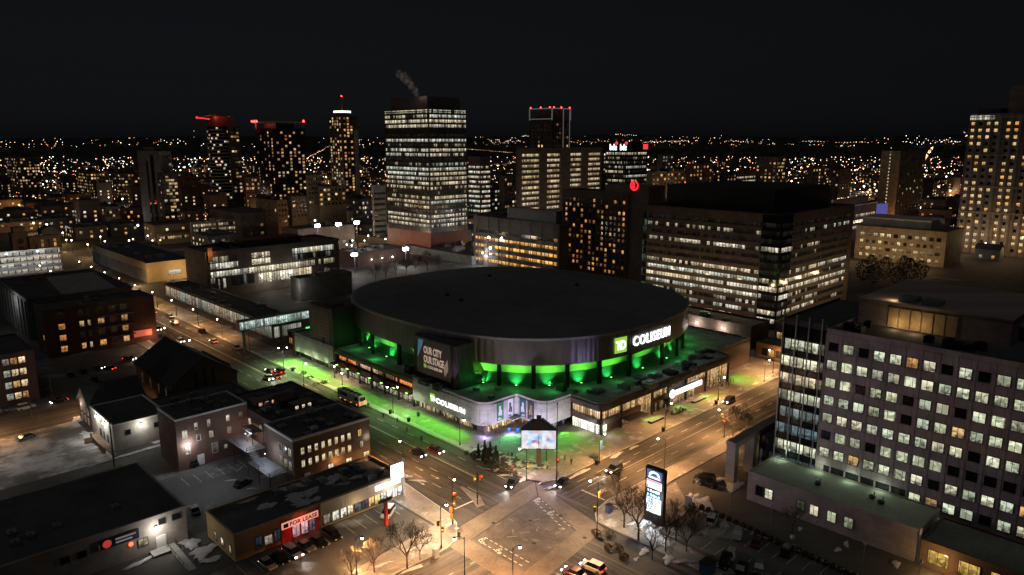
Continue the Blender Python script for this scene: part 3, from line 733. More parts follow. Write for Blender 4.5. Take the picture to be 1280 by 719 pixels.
def bike(x, y, r):
    for cx in (-.6, .6):
        for k in range(10):
            a, b_ = k * .628, k * .628 + .55
            pts = [(cx + rr * math.cos(t), rr * math.sin(t)) for t, rr in ((a, .42), (b_, .42), (b_, .28), (a, .28))]
            mk.face([(x + p * math.cos(r) - q * math.sin(r), y + p * math.sin(r) + q * math.cos(r), .0225) for p, q in pts])
    for p0, p1 in (((-.6, 0), (-.2, .7)), ((-.2, .7), (.5, .7)), ((.5, .7), (.6, 0)), ((0, 0), (.5, .7))):
        d = Vector(p1) - Vector(p0); n = Vector((-d.y, d.x)).normalized() * .06
        pts = [Vector(p0) - n, Vector(p1) - n, Vector(p1) + n, Vector(p0) + n]
        mk.face([(x + p.x * math.cos(r) - p.y * math.sin(r), y + p.x * math.sin(r) + p.y * math.cos(r), .0228) for p in pts])
bike(1.4, -4.2, .7); bike(-.6, -10, .7); bike(-18, -8, .7); bike(-18.2, -13, .7); bike(14.6, -11.2, 0)
def arrow(x, y, r, s=1.):
    for pts in ([(-1.6, -.1), (.4, -.1), (.4, .1), (-1.6, .1)], [(.4, -.45), (1.5, 0), (.4, .45)]):
        mk.face([(x + s * (p * math.cos(r) - q * math.sin(r)), y + s * (p * math.sin(r) + q * math.cos(r)), .0112) for p, q in pts])
for y in (20, 26): arrow(-11.8, y, -1.57); arrow(-7.6, y, -1.57)
for x in (18, 30): arrow(x, -5.9, 3.14)
mh = MB()
for x, y in ((-6, -9), (-12, -4.5), (0, -12), (20, -5), (34, -9), (-10, 20), (-4, 30), (2, 12), (-8, 48), (1, 70), (-3, -21), (55, -8), (9, -10), (-11.5, -15.5)):
    mh.face([(x + .42 * math.cos(k * .5236), y + .42 * math.sin(k * .5236), .026) for k in range(12)])
for x0, y0, x1, y1 in ((-7.1, -17, -7., -5), (-16, -10.1, 0, -10.)): mrect(mh, x0, y0, x1, y1, .0235)
def band(p, q, w, z=.0235):
    d = Vector((q[0] - p[0], q[1] - p[1], 0)).normalized(); n = Vector((-d.y, d.x, 0)) * w; a_, c_ = Vector((*p, z)), Vector((*q, z)); mh.face([a_ - n, c_ - n, c_ + n, a_ + n])
for p, q in (((2.8, -2.7), (-19.5, -6.2)), ((2.8, -2.7), (-2.3, -18.2)), ((7.4, 2.6), (-24, -1.6)), ((7.4, 2.6), (2.6, -21.5)), ((2.8, -2.7), (7.4, 2.6))): band(p, q, .1)
mh.build('road_joints', M['black'], origin=(0, 0, 0))['kind'] = 'structure'
mk.build('road_markings', M['paint'], origin=(0, 0, 0))['kind'] = 'structure'; mw.build('road_markings', M['paint_worn'], origin=(0, 0, 0))['kind'] = 'structure'
# car parks
sheet('parking_lot', rect(-140, 82, -57.5, 116.5), .006, 'lot'); sheet('parking_lot', rect(-57.5, 28, -19, 82), .006, 'lot2')
sheet('parking_lot', rect(-62, -1.5, -21.5, 17.5), .006, 'lot2'); sheet('parking_lot', rect(9.5, -110, 30, -29), .006, 'lot2')
sheet('parking_lot', rect(-110, 131.5, -19.5, 188), .006, 'lot2'); sheet('parking_lot', rect(150, -60, 330, 25), .02, 'lot2'); sheet('parking_lot', rect(150, 160, 215, 330), .02, 'lot2')
sheet('pavement', rect(22.6, -110, 40, -19.5), .02, 'pave'); sheet('path', [(9, -28), (9, -20), (30, -19.8), (22, -29)], .024, 'pave2')
pk = MB()
for i in range(14):
    y = -33 - i * 2.8; mrect(pk, 16.5, y, 21.8, y + .1, .012); mrect(pk, 9.8, y - 6, 13.5, y - 5.9, .012)
for i in range(16): mrect(pk, -56 + i * 2.7, 11.5, -55.9 + i * 2.7, 16.6, .012)
for i in range(8): mrect(pk, -50 + i * 2.7, 55, -49.9 + i * 2.7, 60, .012)
pk.build('parking_lines', M['paint'], origin=(0, 0, 0))['kind'] = 'structure'
# low kerb with a strip of hedge
slab('kerb', rect(21.9, -110, 22.5, -31), 'kerb', .2); slab('kerb', [(9, -29.5), (22, -29.5), (22, -28.9), (9, -28.9)], 'kerb', .15)
# snow left along kerbs, in beds and on lots
sn = MB()
def blob(x, y, rx, ry, a=0, h=.3, n=22):
    """uneven low heap of snow"""
    base = len(sn.v); ph = R.uniform(0, 6)
    rings = ((1., .02), (.72, .6), (.35, .95))
    for k, (q, hz) in enumerate(rings):
        for i in range(n):
            t = 2 * math.pi * i / n; rr = q * (1 + .22 * math.sin(3 * t + ph) + .14 * math.sin(7 * t + 2 * ph) + R.uniform(-.2, .16))
            u, v = rx * rr * math.cos(t), ry * rr * math.sin(t)
            sn.v.append((x + u * math.cos(a) - v * math.sin(a), y + u * math.sin(a) + v * math.cos(a), .0 + .15 + h * hz * R.uniform(.7, 1.15)))
    for k in range(2):
        for i in range(n):
            j = (i + 1) % n; sn.f.append((base + k * n + i, base + k * n + j, base + (k + 1) * n + j, base + (k + 1) * n + i)); sn.m.append(0)
    sn.f.append(tuple(base + 2 * n + i for i in range(n))); sn.m.append(0)
for px, py, rx, ry, a in ((725, 592, 5, .8, .05), (770, 570, 3.2, .8, .1), (792, 560, 2.2, .6, 0), (690, 610, 2.6, .6, -.3), (945, 480, 3, .8, 0), (925, 487, 2, .6, .2), (625, 588, 4, 1.2, 2.3), (608, 575, 3, 1., 2.2), (640, 594, 3, .9, 2.6), (655, 600, 2, .9, 0),
    (880, 630, 4, 2.4, .6), (868, 622, 2.5, 2, 0), (815, 668, 3, 1.6, .4), (806, 655, 2.2, 1.4, 0), (830, 678, 2.4, 1.2, 1), (855, 703, 3, .7, -.8), (790, 655, 1.4, .5, 0), (478, 707, 2.4, .5, -.2), (512, 688, 1.6, .5, 0), (516, 712, 3, .6, -.1), (535, 674, 1.3, .4, 0), (523, 602, 2.6, .35, -.9), (510, 597, 1.6, .4, -.5), (563, 656, 1.5, .4, 0), (571, 661, .8, .5, 1),
    (150, 572, 7, .8, .1), (190, 560, 6, 1, .05), (112, 545, 2.2, 5, .1), (128, 558, 2.5, 1.6, 0), (98, 525, 2, 3.2, 0), (200, 552, 3, 1, 0), (255, 690, 3.6, 2.4, .5), (238, 680, 2, 2.8, 0), (175, 704, 4, .7, .2), (265, 700, 2.2, 1.2, 0), (300, 587, 2, .3, .7), (275, 582, 2.2, .25, .7), (290, 601, 1.6, .3, -.6), (268, 575, 1.8, .8, 0), (315, 612, 1.4, .3, -.7), (352, 630, 1., .5, 0),
    (917, 607, 4, 2.2, 0.3), (900, 600, 2, 1, 0), (905, 655, 2.6, 1.2, .5), (940, 668, 1.2, .4, 0), (990, 672, 1.2, .5, .4), (1047, 688, 1.3, .6, 0), (1058, 681, 1.6, .5, .4), (1120, 706, 1.6, .8, .4), (1000, 662, 1., .5, .2), (835, 700, 2, 1, .4), (805, 690, 2, .8, .2), (795, 700, 1, .5, .2), (640, 605, 1.5, .6, 0), (680, 603, 2.4, .5, 0), (965, 470, 3, 1, 0)):
    p = at(px, py); blob(p.x, p.y, rx * .8, ry * .8, a, R.uniform(.1, .28))
for i in range(70):
    y = R.uniform(140, 360); sn_x = R.choice((7.4, -14.8)); blob(sn_x, y, .4, R.uniform(1, 4), 0, .2, 7)
sn.build('snow', M['snow'], origin=(0, 0, 0))['kind'] = 'stuff'
# ------------------------------------------------------------------ far hills
def hill(name, d0, w0, w1, zt, seed, tilt=0.):
    rn = random.Random(seed); b = MB(); n = 90; rows = [(0., -2.), (.18, .35), (.4, .7), (.62, .95), (.8, 1.02), (1., .9)]
    base = len(b.v)
    for k, (q, hz) in enumerate(rows):
        for i in range(n + 1):
            a = w0 + (w1 - w0) * i / n; d = d0 + 900 * q + 60 * math.sin(i * .5 + seed)
            z = hz if hz < 0 else hz * (zt + tilt * (i / n - .5) + 6 * math.sin(i * .21 + seed) + 3 * math.sin(i * .73) + rn.uniform(-2, 2))
            an = HEAD - a; r = d / math.cos(a); b.v.append((CAMX + r * math.cos(an), CAMY + r * math.sin(an), z))
    for k in range(len(rows) - 1):
        for i in range(n):
            p = base + k * (n + 1) + i; b.f.append((p, p + 1, p + n + 2, p + n + 1)); b.m.append(0)
    return struct(b.build(name, M['hill'], origin=(CAMX, CAMY, 0), smooth=True))
M['hill'] = plain('wooded_hill', (.028, .032, .026), .95, .4, .02)
hill('hills', 3300, -.74, .74, 95, 3, 16)
# ------------------------------------------------------------------ walls of the near buildings
M['red_brick'] = brick('red_brick', (.17, .065, .04), (.12, .05, .034))
M['dark_brick'] = brick('dark_brick', (.13, .06, .045), (.1, .048, .038))
M['brown_brick'] = brick('brown_brick', (.15, .085, .055), (.12, .07, .046))
M['tan_render'] = plain('tan_render', (.42, .29, .15), .85, .12, .25)
M['pale_siding'] = brick('pale_siding', (.42, .4, .37), (.46, .44, .4), (.25, .24, .22), 6., .3, .7, .02)
M['warehouse'] = brick('painted_block', (.34, .3, .28), (.37, .33, .3), (.24, .21, .2), .9, .4, .8, .015)
M['stone'] = panelled('rose_stone', (.44, .37, .385), 3.03, 1.93, .05, .65, .06)
M['wing_stone'] = brick('banded_stone', (.34, .285, .28), (.39, .33, .32), (.2, .17, .17), 3., .55, .7, .03)
M['curtain'] = plain('curtain_wall_dark', (.012, .013, .016), .12, .2, .4, spec=.6)
M['shop_red'] = plain('shop_red', (.55, .05, .035), .6, .15, .6)
M['fascia'] = corrugated('ribbed_fascia', (.5, .42, .33), .35, .6, .1, .1)
M['timber'] = plain('weathered_timber', (.16, .11, .075), .85, .25, 1.2)
M['slate'] = brick('slate_shingle', (.035, .035, .038), (.045, .045, .048), (.02, .02, .02), .5, .25, .8, .015)
# --- federal-style office block on the right
fx, fy0, fy1, fz = 46., -104., -44.4, 37.2
of = Bld('office_building', 'pale rose stone office block with rows of square lit windows and a dark glass corner', 'office building', fx, fy0, 46, fy1 - fy0, fz, M['stone'], 'dark_roof', parapet=.5)
dim = [(.5, .62, .6), (.4, .5, .55)]
def lit_f(c, r):
    g = {0: .5, 1: .9, 2: .42, 3: .9, 4: .75, 5: .3, 6: .85, 7: .5}[r]; return g
zr = [34.0 - 3.87 * i - 1.05 for i in range(8)]
for r in range(8):
    for c in range(19):
        a = -45.9 - c * 3.03 - fy0
        if r == 7 and c < 6: continue
        on = R.random() < lit_f(c, r); cl = R.choice(OFFICE); k = .28 + .62 * R.random() if on else R.choice((.0, .02, .1, .16))
        if R.random() < .12: cl = R.choice(WARM)
        of.one('X', a, zr[r], 1.95, 1.9, (*cl, k), fr=.08)
for c0, c1, st in ((6, 9, .8), (9.6, 12.2, .75), (12.8, 16, .7)):
    of.ribbon('X', -45.9 - c1 * 3.03 - fy0, -45.9 - c0 * 3.03 - fy0, zr[7] - 3.6, 1.9, .9, OFFICE, st)
of.ribbon('X', -45.9 - 5.5 * 3.03 - fy0, 58, zr[7] - .2, 2.2, .08, OFFICE, .5)
b = MB()
for c in range(20): y = -44.4 - c * 3.03; b.box(fx - .07, y - .18, 6.5, fx - .002, y + .18, fz - .4)
b.build('pilaster', M['stone'], of.root)
# glass corner
b = MB(); b.box(fx + .6, -44.2, 0, fx + 30, -34.6, 37.6); b.build('glass_corner', M['curtain'], of.root)
b = MB(); b.box(fx + .9, -44., 37.6, fx + 29.7, -34.9, 37.75); b.box(fx + .45, -44.25, 36.9, fx + .75, -34.5, 38.2); b.box(fx + .45, -34.6, 36.9, fx + 30, -34.4, 38.2); b.build('corner_roof', M['dark_roof'], of.root)
for r in range(9):
    z = 32.6 - 3.87 * r
    st, lt, cl = [(.7, .75, OFFICE), (.75, .9, OFFICE), (.7, .9, WHITE), (.7, .9, OFFICE), (.45, .55, [(.6, .7, .68)]), (.25, .95, [(.42, .62, .66)]), (.8, .8, OFFICE), (.18, .9, [(.3, .5, .6)]), (.1, .5, [(.3, .5, .6)])][r]
    of.ribbon('X', 60.2, 69.6, z - 1.1, 2.2, lt, cl, st, plane=fx + .6)
    b = MB(); b.box(fx + .45, -34.62 - .03, z + 1.25, fx + .59, -44.1, z + 1.4); b.build('transom', M['steel'], of.root)
for y in (-34.7, -37.6, -40.4, -43.2):
    b = MB(); b.box(fx + .1, y - .12, 6, fx + .34, y + .12, 39.4); b.build('mullion', M['grey_metal'], of.root)
pr = M['stone']
b = MB(); b.box(58, -74, fz, 88, -45.8, 42.3); b.box(57.8, -74.2, 42.3, 88.2, -45.6, 42.7, 0); b.build('roof_penthouse', M['wing_stone'], of.root)
b = MB(); b.box(66, -100, fz, 92, -74.2, 40.2); b.box(64, -101, 40.2, 93, -73.8, 40.7); b.build('roof_penthouse', M['wing_stone'], of.root)
M['louvre'] = plain('translucent_panel', (.5, .38, .22), .6, .2, .8)
for k in range(6):
    y = -52 - k * 2.2
    b = MB(); b.box(57.7, y - 1.9, 37.4, 57.95, y, 41.6); b.build('screen_panel', M['louvre'], of.root)
point((55.3, -58, 38.6), (1, .66, .3), 150, .3, None); point((56, -54, 38.3), (1, .66, .3), 120, .3); point((60, -52, 43.6), (1, .7, .36), 140, .3)
for y in (-53, -57.5): b = MB(); b.box(59.5, y - 3.4, 42.75, 63.5, y, 43.7); b.build('roof_unit', M['grey_metal'], of.root)
of.units(9, 2.6, (.8, 1.9), 'steel', .04, .2, .3, .95)
of.done()
# --- low wing with green roof
wg = Bld('office_wing', 'low banded stone wing with a flat pale roof before the tall stone office', 'building', 34.2, -68.8, 11.5, 33.8, 6.2, M['wing_stone'], 'grey_roof', parapet=.35)
M['green_roof'] = plain('pale_green_membrane', (.33, .37, .3), .9, .12, .12)
b = MB(); b.box(34.6, -68.4, 6.26, 45.6, -35.4, 6.3); b.build('membrane', M['green_roof'], wg.root)
for y, st, cl in ((-37.8, 0, OFFICE[0]), (-39.9, 1., OFFICE[1]), (-46.8, .05, OFFICE[0]), (-49.6, .8, WHITE[0]), (-53.1, .5, OFFICE[0]), (-56.4, .25, OFFICE[0])):
    wg.one('X', y + 68.8, 1.9, 1.6, 2.1, (*cl, st))
for x, y in ((39, -48), (41, -58), (40, -60)): b = MB(); b.ball((x, y, 6.7), .7, 0, 8, 5, .6, .15); b.tube((x + 1, y, 6.3), (x + 1, y, 7.3), .1); b.build('roof_vent', M['steel'], wg.root)
wg.done()
for y in (-37, -45.5, -52, -58): point((44.6, y, 7.6), (.8, 1, .72), 90, .3)
# gate frame
gt = thing('portico', 'tall dark rectangular stone gate frame beside the glass corner of the office block', 'portico', (48, -27, 0))
b = MB(); b.box(38.2, -29.6, 0, 39.8, -27.4, 9.); b.build('pillar', M['wing_stone'], gt)
b = MB(); b.box(46.6, -29.6, 0, 48.2, -27.4, 9.); b.build('pillar', M['wing_stone'], gt)
b = MB(); b.box(38.0, -29.7, 9., 62, -27.3, 10.0); b.build('beam', M['wing_stone'], gt)
en = Bld('entrance_hall', 'low glazed entrance hall between the stone gate frame and the glass corner', 'building', 48.6, -34.3, 14, 4.4, 8.8, M['curtain'], 'grey_roof', parapet=.3)
for k in range(3): en.ribbon('X', .3, 4.1, 1. + 2.6 * k, 2.2, .35, [(.4, .5, .6)], .15)
en.ribbon('Y', .4, 13.6, 1., 3., .4, WARM, .35)
en.done()
# yellow lit cafe block bottom right
yl = Bld('low_building', 'dark low building with big amber lit windows at the stone office foot', 'building', 33.6, -104, 11.8, 34.6, 4.9, M['dark_brick'], 'grey_roof', parapet=.35)
for k in range(7): yl.one('X', 31.6 - k * 4.9, 1.3, 3.2, 2.5, (1, .62, .14, .62), fr=.12)
yl.done(); point((31, -73, 2.6), (1, .6, .2), 700, .3)
for z, n in ((6.3, 1),):
    b = MB(); b.box(34, -69.2, 0, 34.5, -68.9, 6.9); b.build('downpipe', M['white_trim'], wg.root)
# --- strip mall
st = Bld('strip_mall', 'single storey strip mall with ribbed pale fascia, tan end unit and a red shop front', 'shop building', -55.6, 18., 37.4, 12.6, 5.0, M['tan_render'], 'dark_roof', parapet=.45)
b = MB(); b.box(-38.2, 17.5, 2.7, -18.3, 17.98, 5.45); b.build('fascia', M['fascia'], st.root)
b = MB(); b.box(-38.2, 17.84, 0, -18.3, 17.98, .5); b.build('base_course', M['tan_render'], st.root)
b = MB(); b.box(-46.6, 17.7, 0, -38.6, 17.98, 4.4); b.build('red_front', M['shop_red'], st.root)
st.one('Y', 4.6, .9, 1.2, 2.4, (.3, .5, .6, .05)); st.one('Y', 6.5, 1.1, 1.5, 1.7, (1, .9, .75, .5)); st.one('Y', 8.3, .9, 1.2, 2.4, (.3, .5, .6, .05))
st.one('Y', 12.0, .5, 1.5, 2.5, (1, .55, .6, .6), plane=17.68); st.one('Y', 13.8, .5, 1.4, 2.5, (1, .6, .65, .75), plane=17.68); st.one('Y', 15.4, .5, 1.1, 2.3, (.6, .55, .75, .25), plane=17.68)
for x, w, c in ((18.8, 1.5, (1, .9, .7, .25)), (20.8, 1.5, (1, .9, .75, .8)), (22.6, 1.3, (1, .92, .8, 1.1)), (24.2, 1.2, (1, .85, .6, 1.2)), (26., 1.4, (.6, .6, .7, .2)), (27.7, 1.4, (.6, .6, .7, .15)), (29.3, 1.3, (1, .6, .2, 1.1)), (30.8, 1.3, (1, .65, .25, 1.2)), (32.3, 1.3, (1, .95, .85, 1.0)), (33.8, 1.3, (1, .97, .9, 1.3)), (35.2, 1.2, (1, .97, .9, 1.2)), (36.5, 1.1, (1, .97, .9, 1.3))):
    st.one('Y', x, .55, w, 2.0, c, plane=17.84)
for y, w, c in ((2., 1., (1, .8, .5, .5)), (5.5, 1.2, (1, .85, .6, .8)), (8.6, 1., (1, .8, .5, .3))): st.one('X', y, 1.0, w, 1.6, c)
b = MB(); b.box(-18.3, 17.5, 0, -17.9, 18.4, 5.5); b.build('corner_pier', M['white_trim'], st.root)
st.units(12, 2.4, (.5, 1.2), 'grey_metal', .3, .97, .2, .9)
b = MB()
for i in range(22):
    x, y = R.uniform(-50, -20), R.uniform(19.5, 30); q = [(x + R.uniform(.5, 2.8) * math.cos(t), y + R.uniform(.4, 1.6) * math.sin(t)) for t in [k * .7 for k in range(9)]]; b.face([(p[0], max(18.5, min(30.1, p[1])), 5.06 + i * .002) for p in q])
b.build('roof_snow', M['snow'], st.root)['kind'] = 'stuff'; st.done()
b = MB(); b.box(-25.5, 17.3, 3.7, -19.2, 17.48, 4.7); s_ = b.build('wall_sign', M['white_strip']); tag(s_, 'long glowing white sign bar on the ribbed strip mall fascia', 'sign')
sc_ = thing('shop_sign', 'bright white square lit box sign standing on the strip mall roof corner', 'sign', (-20, 17.4, 5))
b = MB(); b.box(-21.6, 16.9, 4.9, -18.6, 17.3, 8.2); b.build('sign_face', M['letters'], sc_); b = MB(); b.box(-21.7, 17.3, 4.8, -18.5, 17.6, 8.3); b.build('frame', M['steel'], sc_)
b = MB(); b.box(-17.85, 18.6, 2.8, -17.6, 24, 5.); tag(b.build('wall_sign', M['white_strip']), 'white lit sign panel round the end of the strip mall, facing the boulevard', 'sign')
fl = thing('wall_sign', 'cream FOR LEASE board above the red shop front', 'sign', (-43, 17.6, 3.2))
M['lease_board'] = emis('lease_board_lit', (1, .42, .3), .75, False)
b = MB(); b.box(-46.5, 17.5, 3.0, -38.8, 17.66, 4.3); b.build('board', M['lease_board'], fl)
me = text_mesh('FOR LEASE', 1.15, .03, .02, 1.05); x0, x1 = width(me); sx = 5.8 / (x1 - x0); put_text(me, 'lettering', M['black'], lambda u, v, d: (-44.9 + u * sx, 17.48 - d, 3.25 + v), fl)
b = MB(); b.box(-46.2, 17.42, 3.25, -45.2, 17.49, 4.05); b.build('logo', M['black'], fl)
spot((-42.5, 14.6, 4.6), (-42.6, 17.7, 1.8), (1, .12, .08), 420, 110, .8); point((-30, 15.6, 2.6), (1, .75, .4), 180, .3); point((-22, 15., 3.2), (1, .95, .85), 500, .4); point((-16.6, 21, 3.4), (1, .97, .9), 420, .3)
point((-20, 15.6, 7), (1, 1, 1), 250, .5)
rp = thing('sign_post', 'red pylon post with two arms in front of the white lit shop corner', 'sign post', (*at(483, 657)[:2], 0))
q = rp.location; b = MB(); b.box(q.x - .3, q.y - .3, 0, q.x + .3, q.y + .3, 5.2); b.build('post', M['shop_red'], rp)
b = MB(); b.box(q.x - 1.6, q.y - .15, 5.2, q.x + 1.4, q.y + .15, 5.9); b.build('arm', M['steel'], rp)
# --- brick block with the long front
def brickblock(name, label, x, y, lx, ly, z, mat='red_brick', **k): return Bld(name, label, 'brick building', x, y, lx, ly, z, M[mat], 'dark_roof', **k)
wht = (.45, .42, .38)
E_ = brickblock('brick_building', 'three storey red brick block with two rows of tall lit windows facing the strip mall', -33.3, 37.6, 19.8, 13.5, 10.8, 'brown_brick', parapet=.5, par_mat=M['white_trim'])
for k in range(8): E_.one('Y', 2.2 + k * 1.7, 7.3, .75, 1.5, (1, .82, .5, R.choice((.1, .8, .9, 1.))), 'frame_white')
for k in range(8): E_.one('Y', 2.2 + k * 1.7, 4.3, .75, 1.5, (1, .82, .5, R.choice((.7, .9, 1.1))), 'frame_white')
E_.one('Y', 17., 7.3, .9, 1.6, (1, .62, .2, .9)); E_.one('Y', 17.4, 4.3, .9, 1.6, (1, .8, .5, .5)); E_.one('Y', 18.6, 1.2, 1.5, 1.7, (1, .75, .4, 1.1)); E_.one('Y', 13.8, 1., 1.4, 1.7, (1, .78, .45, 1.1)); E_.one('Y', 9., .8, 1.3, 2., (1, .9, .7, 1.))
E_.one('Y', 3., .8, 1.5, 1.8, (.7, .7, .7, .06))
for k in range(3): E_.one('X', 1.6 + k * 2.2, 7., 1.4, 1.7, (1, .85, .6, .4 * (k == 0) + .05), 'frame_white'); E_.one('X', 1.6 + k * 2.2, 3.9, 1.4, 1.7, (1, .85, .6, .25), 'frame_white')
E_.units(12, 2.2, (.5, 1.4)); E_.done(); point((-23, 36.2, 3.2), (1, .5, .16), 320, .15); point((-14.4, 36.8, 6.6), (1, .95, .9), 80, .15)
C_ = brickblock('brick_building', 'set back middle wing of the dark brick row with a lit stair door', -31.5, 51.2, 18, 24.6, 10.6, 'dark_brick', parapet=.5)
for y, s_ in ((6, .3), (12, .9), (20, .2)): C_.one('X', y, 7., 1., 1.6, (1, .8, .5, s_), 'frame_white')
C_.one('X', 9, 5.4, 1.2, 2.2, (1, .55, .2, 1.1)); C_.one('X', 16, 3.2, 1., 1.5, (1, .8, .5, .4)); C_.units(16, 2.4, (.5, 1.5)); C_.penthouse(.35, .3, .6, .5, 2., M['dark_brick']); C_.done()
b = MB(); b.box(-30, 63, 10.65, -19, 66.5, 12.4); m_ = b.build('roof_penthouse', M['dark_brick'], C_.root)
for k in range(6): b = MB(); b.box(-29 + k * 1.7, 62.9, 11.1, -28.2 + k * 1.7, 62.98, 11.9); o = b.build('window', M['win'], C_.root); o.color = (1, .6, .4, .8)
b = MB(); b.box(-24, 55, 10.65, -18, 58, 12.2); b.build('roof_penthouse', M['dark_brick'], C_.root)
for k in range(3): b = MB(); b.box(-23.4 + k * 1.7, 54.9, 11.0, -22.6 + k * 1.7, 54.98, 11.8); o = b.build('window', M['win'], C_.root); o.color = (1, .82, .6, .9)
W_ = brickblock('brick_building', 'long red brick building with a blue white lamp over its white doors by the yard', -48.9, 63.8, 17.2, 11.8, 12.4, 'red_brick', parapet=.35, par_mat=M['white_trim'])
for x, z, w, h, s_ in ((1.9, 8., .95, 1.6, .75), (4.6, 9.3, .6, 1.5, .5), (7.6, 9.2, .6, 1.6, .45), (12.2, 9.3, .7, 1.4, .9), (15.4, 9.3, .7, 1.4, .1), (5.0, 6.4, .8, 1.4, .1), (8., 6.4, .8, 1.4, .4), (12.4, 6.2, .8, 1.4, .2), (2.3, 3.8, 1., 1.6, .8), (8.6, 2.2, 1.3, 2.4, .08), (11.2, 2.6, .6, .8, .3)):
    W_.one('Y', x, z, w, h, (1, .88, .66, s_), 'frame_white')
b = MB(); b.box(-44.6, 63.6, .2, -43.0, 63.78, 2.8); b.build('door', M['white_trim'], W_.root); W_.units(8, 1.8, (.4, 1.1)); W_.done()
lp = W_.root
b = MB(); b.ball((-46.6, 63.3, 6.3), .22, 0, 8, 6); o = b.build('wall_lamp', emis('bluish_lamp', (.8, .92, 1), 40, False)); tag(o, 'blue white lamp on the red brick wall over the yard door', 'wall lamp'); point((-46.6, 62.6, 6.1), (.85, .92, 1), 620, .15)
# fire escape decks
fe = thing('fire_escape', 'steel fire escape decks and stairs in the yard behind the brick row', 'fire escape', (-34.5, 52, 0))
def deck(x0, y0, x1, y1, z):
    b = MB(); b.box(x0, y0, z - .15, x1, y1, z); b.build('deck', M['grey_metal'], fe)
    b = MB()
    for x, y in ((x0, y0), (x0, y1), (x1, y0), (x1, y1), (x0, (y0 + y1) / 2)): b.tube((x, y, 0), (x, y, z + 1.1), .07)
    b.build('post', M['steel'], fe)
    b = MB()
    for h in (.5, 1.05): b.tube((x0, y0, z + h), (x0, y1, z + h), .04, n=4); b.tube((x0, y0, z + h), (x1, y0, z + h), .04, n=4); b.tube((x0, y1, z + h), (x1, y1, z + h), .04, n=4)
    for i in range(int((y1 - y0) / .5)): b.tube((x0, y0 + i * .5, z), (x0, y0 + i * .5, z + 1.05), .02, n=3)
    b.build('railing', M['steel'], fe)
deck(-37.6, 52, -33, 66, 5.0); deck(-38.2, 39.5, -34, 50.5, 3.4); deck(-34.8, 55, -32, 61, 8.)
def stair(x, y0, z0, y1, z1, w=1.1):
    b = MB(); n = 12
    for i in range(n): t = (i + .5) / n; b.box(x, y0 + (y1 - y0) * t - .15, z0 + (z1 - z0) * t - .03, x + w, y0 + (y1 - y0) * t + .15, z0 + (z1 - z0) * t + .03)
    for q in (0, w): b.tube((x + q, y0, z0), (x + q, y1, z1), .07, n=4); b.tube((x + q, y0, z0 + 1), (x + q, y1, z1 + 1), .04, n=4)
    b.build('stairs', M['grey_metal'], fe)
stair(-36.4, 50.6, 3.4, 53.4, 5.0); stair(-34.6, 60.5, 5., 55.8, 8.); stair(-36.5, 40, 3.4, 35.5, 0); stair(-37.4, 46, 3.4, 51.4, 5.)
for x, y, z in ((-36, 46, 6.2), (-35.5, 57, 7.6)):
    b = MB(); b.ball((x, y, z), .14, 0, 6, 4); b.build('lamp', M['white_strip'], fe); point((x, y, z - .3), (.75, .85, 1), 420, .15)
point((-33.2, 60, 6.9), (1, .5, .16), 130, .15)
# --- white sided hall, gabled houses behind
wh = Bld('white_hall', 'white sided flat roofed hall with two wall floodlights beside the snowy lot', 'building', -56.2, 86.6, 13.2, 19., 6.6, M['pale_siding'], 'dark_roof', parapet=.3, par_mat=M['white_trim'])
for x, z in ((3.4, 3.6), (10.2, 3.7)): wh.one('Y', x, z, 1.1, 1.2, (.3, .3, .3, .0))
for y in (2, 5, 8): wh.one('X', y + 3, 1.2, 1., 1.6, (.9, .9, 1, .1))
wh.done(); wl = []
M['flood_lens'] = emis('floodlight_lens', (1, .98, .92), 60, False)
def wall_flood(label, x, y, z, power, dx, dy):
    t = thing('wall_lamp', label, 'wall lamp', (x, y, z)); b = MB(); b.box(x - .25, y - .25, z - .1, x + .25, y + .25, z + .2); b.build('housing', M['steel'], t)
    b = MB(); b.ball((x + dx * .3, y + dy * .3, z - .15), .2, 0, 8, 6); b.build('lens', M['flood_lens'], t); point((x + dx * 1.6, y + dy * 1.6, z - .4), (1, .95, .85), power, .2)
wall_flood('white floodlight on the end wall of the white sided hall, between two small dark windows', -49.6, 86.5, 5.6, 420, 0, -1)
wall_flood('white floodlight high on the long side of the white hall, nearer the corner', -56.3, 93, 6.0, 700, -1, 0); wall_flood('white floodlight high on the long side of the white hall, nearer the dark gabled house', -56.3, 99.5, 6.0, 700, -1, 0)
rm = thing('ramp', 'timber access ramp with low walls beside the white sided hall', 'ramp', (-59, 95, 0))
b = MB(); b.face([(-58.2, 88, .05), (-56.6, 88, .05), (-56.6, 97, 1.4), (-58.2, 97, 1.4)]); b.box(-58.2, 97, 0, -56.6, 100, 1.4); b.build('ramp_deck', M['timber'], rm)
b = MB(); b.box(-58.5, 86.8, 0, -58.25, 97.4, 1.5); b.box(-60.4, 96.6, 0, -58.5, 96.8, 1.5); b.build('side_wall', M['timber'], rm)
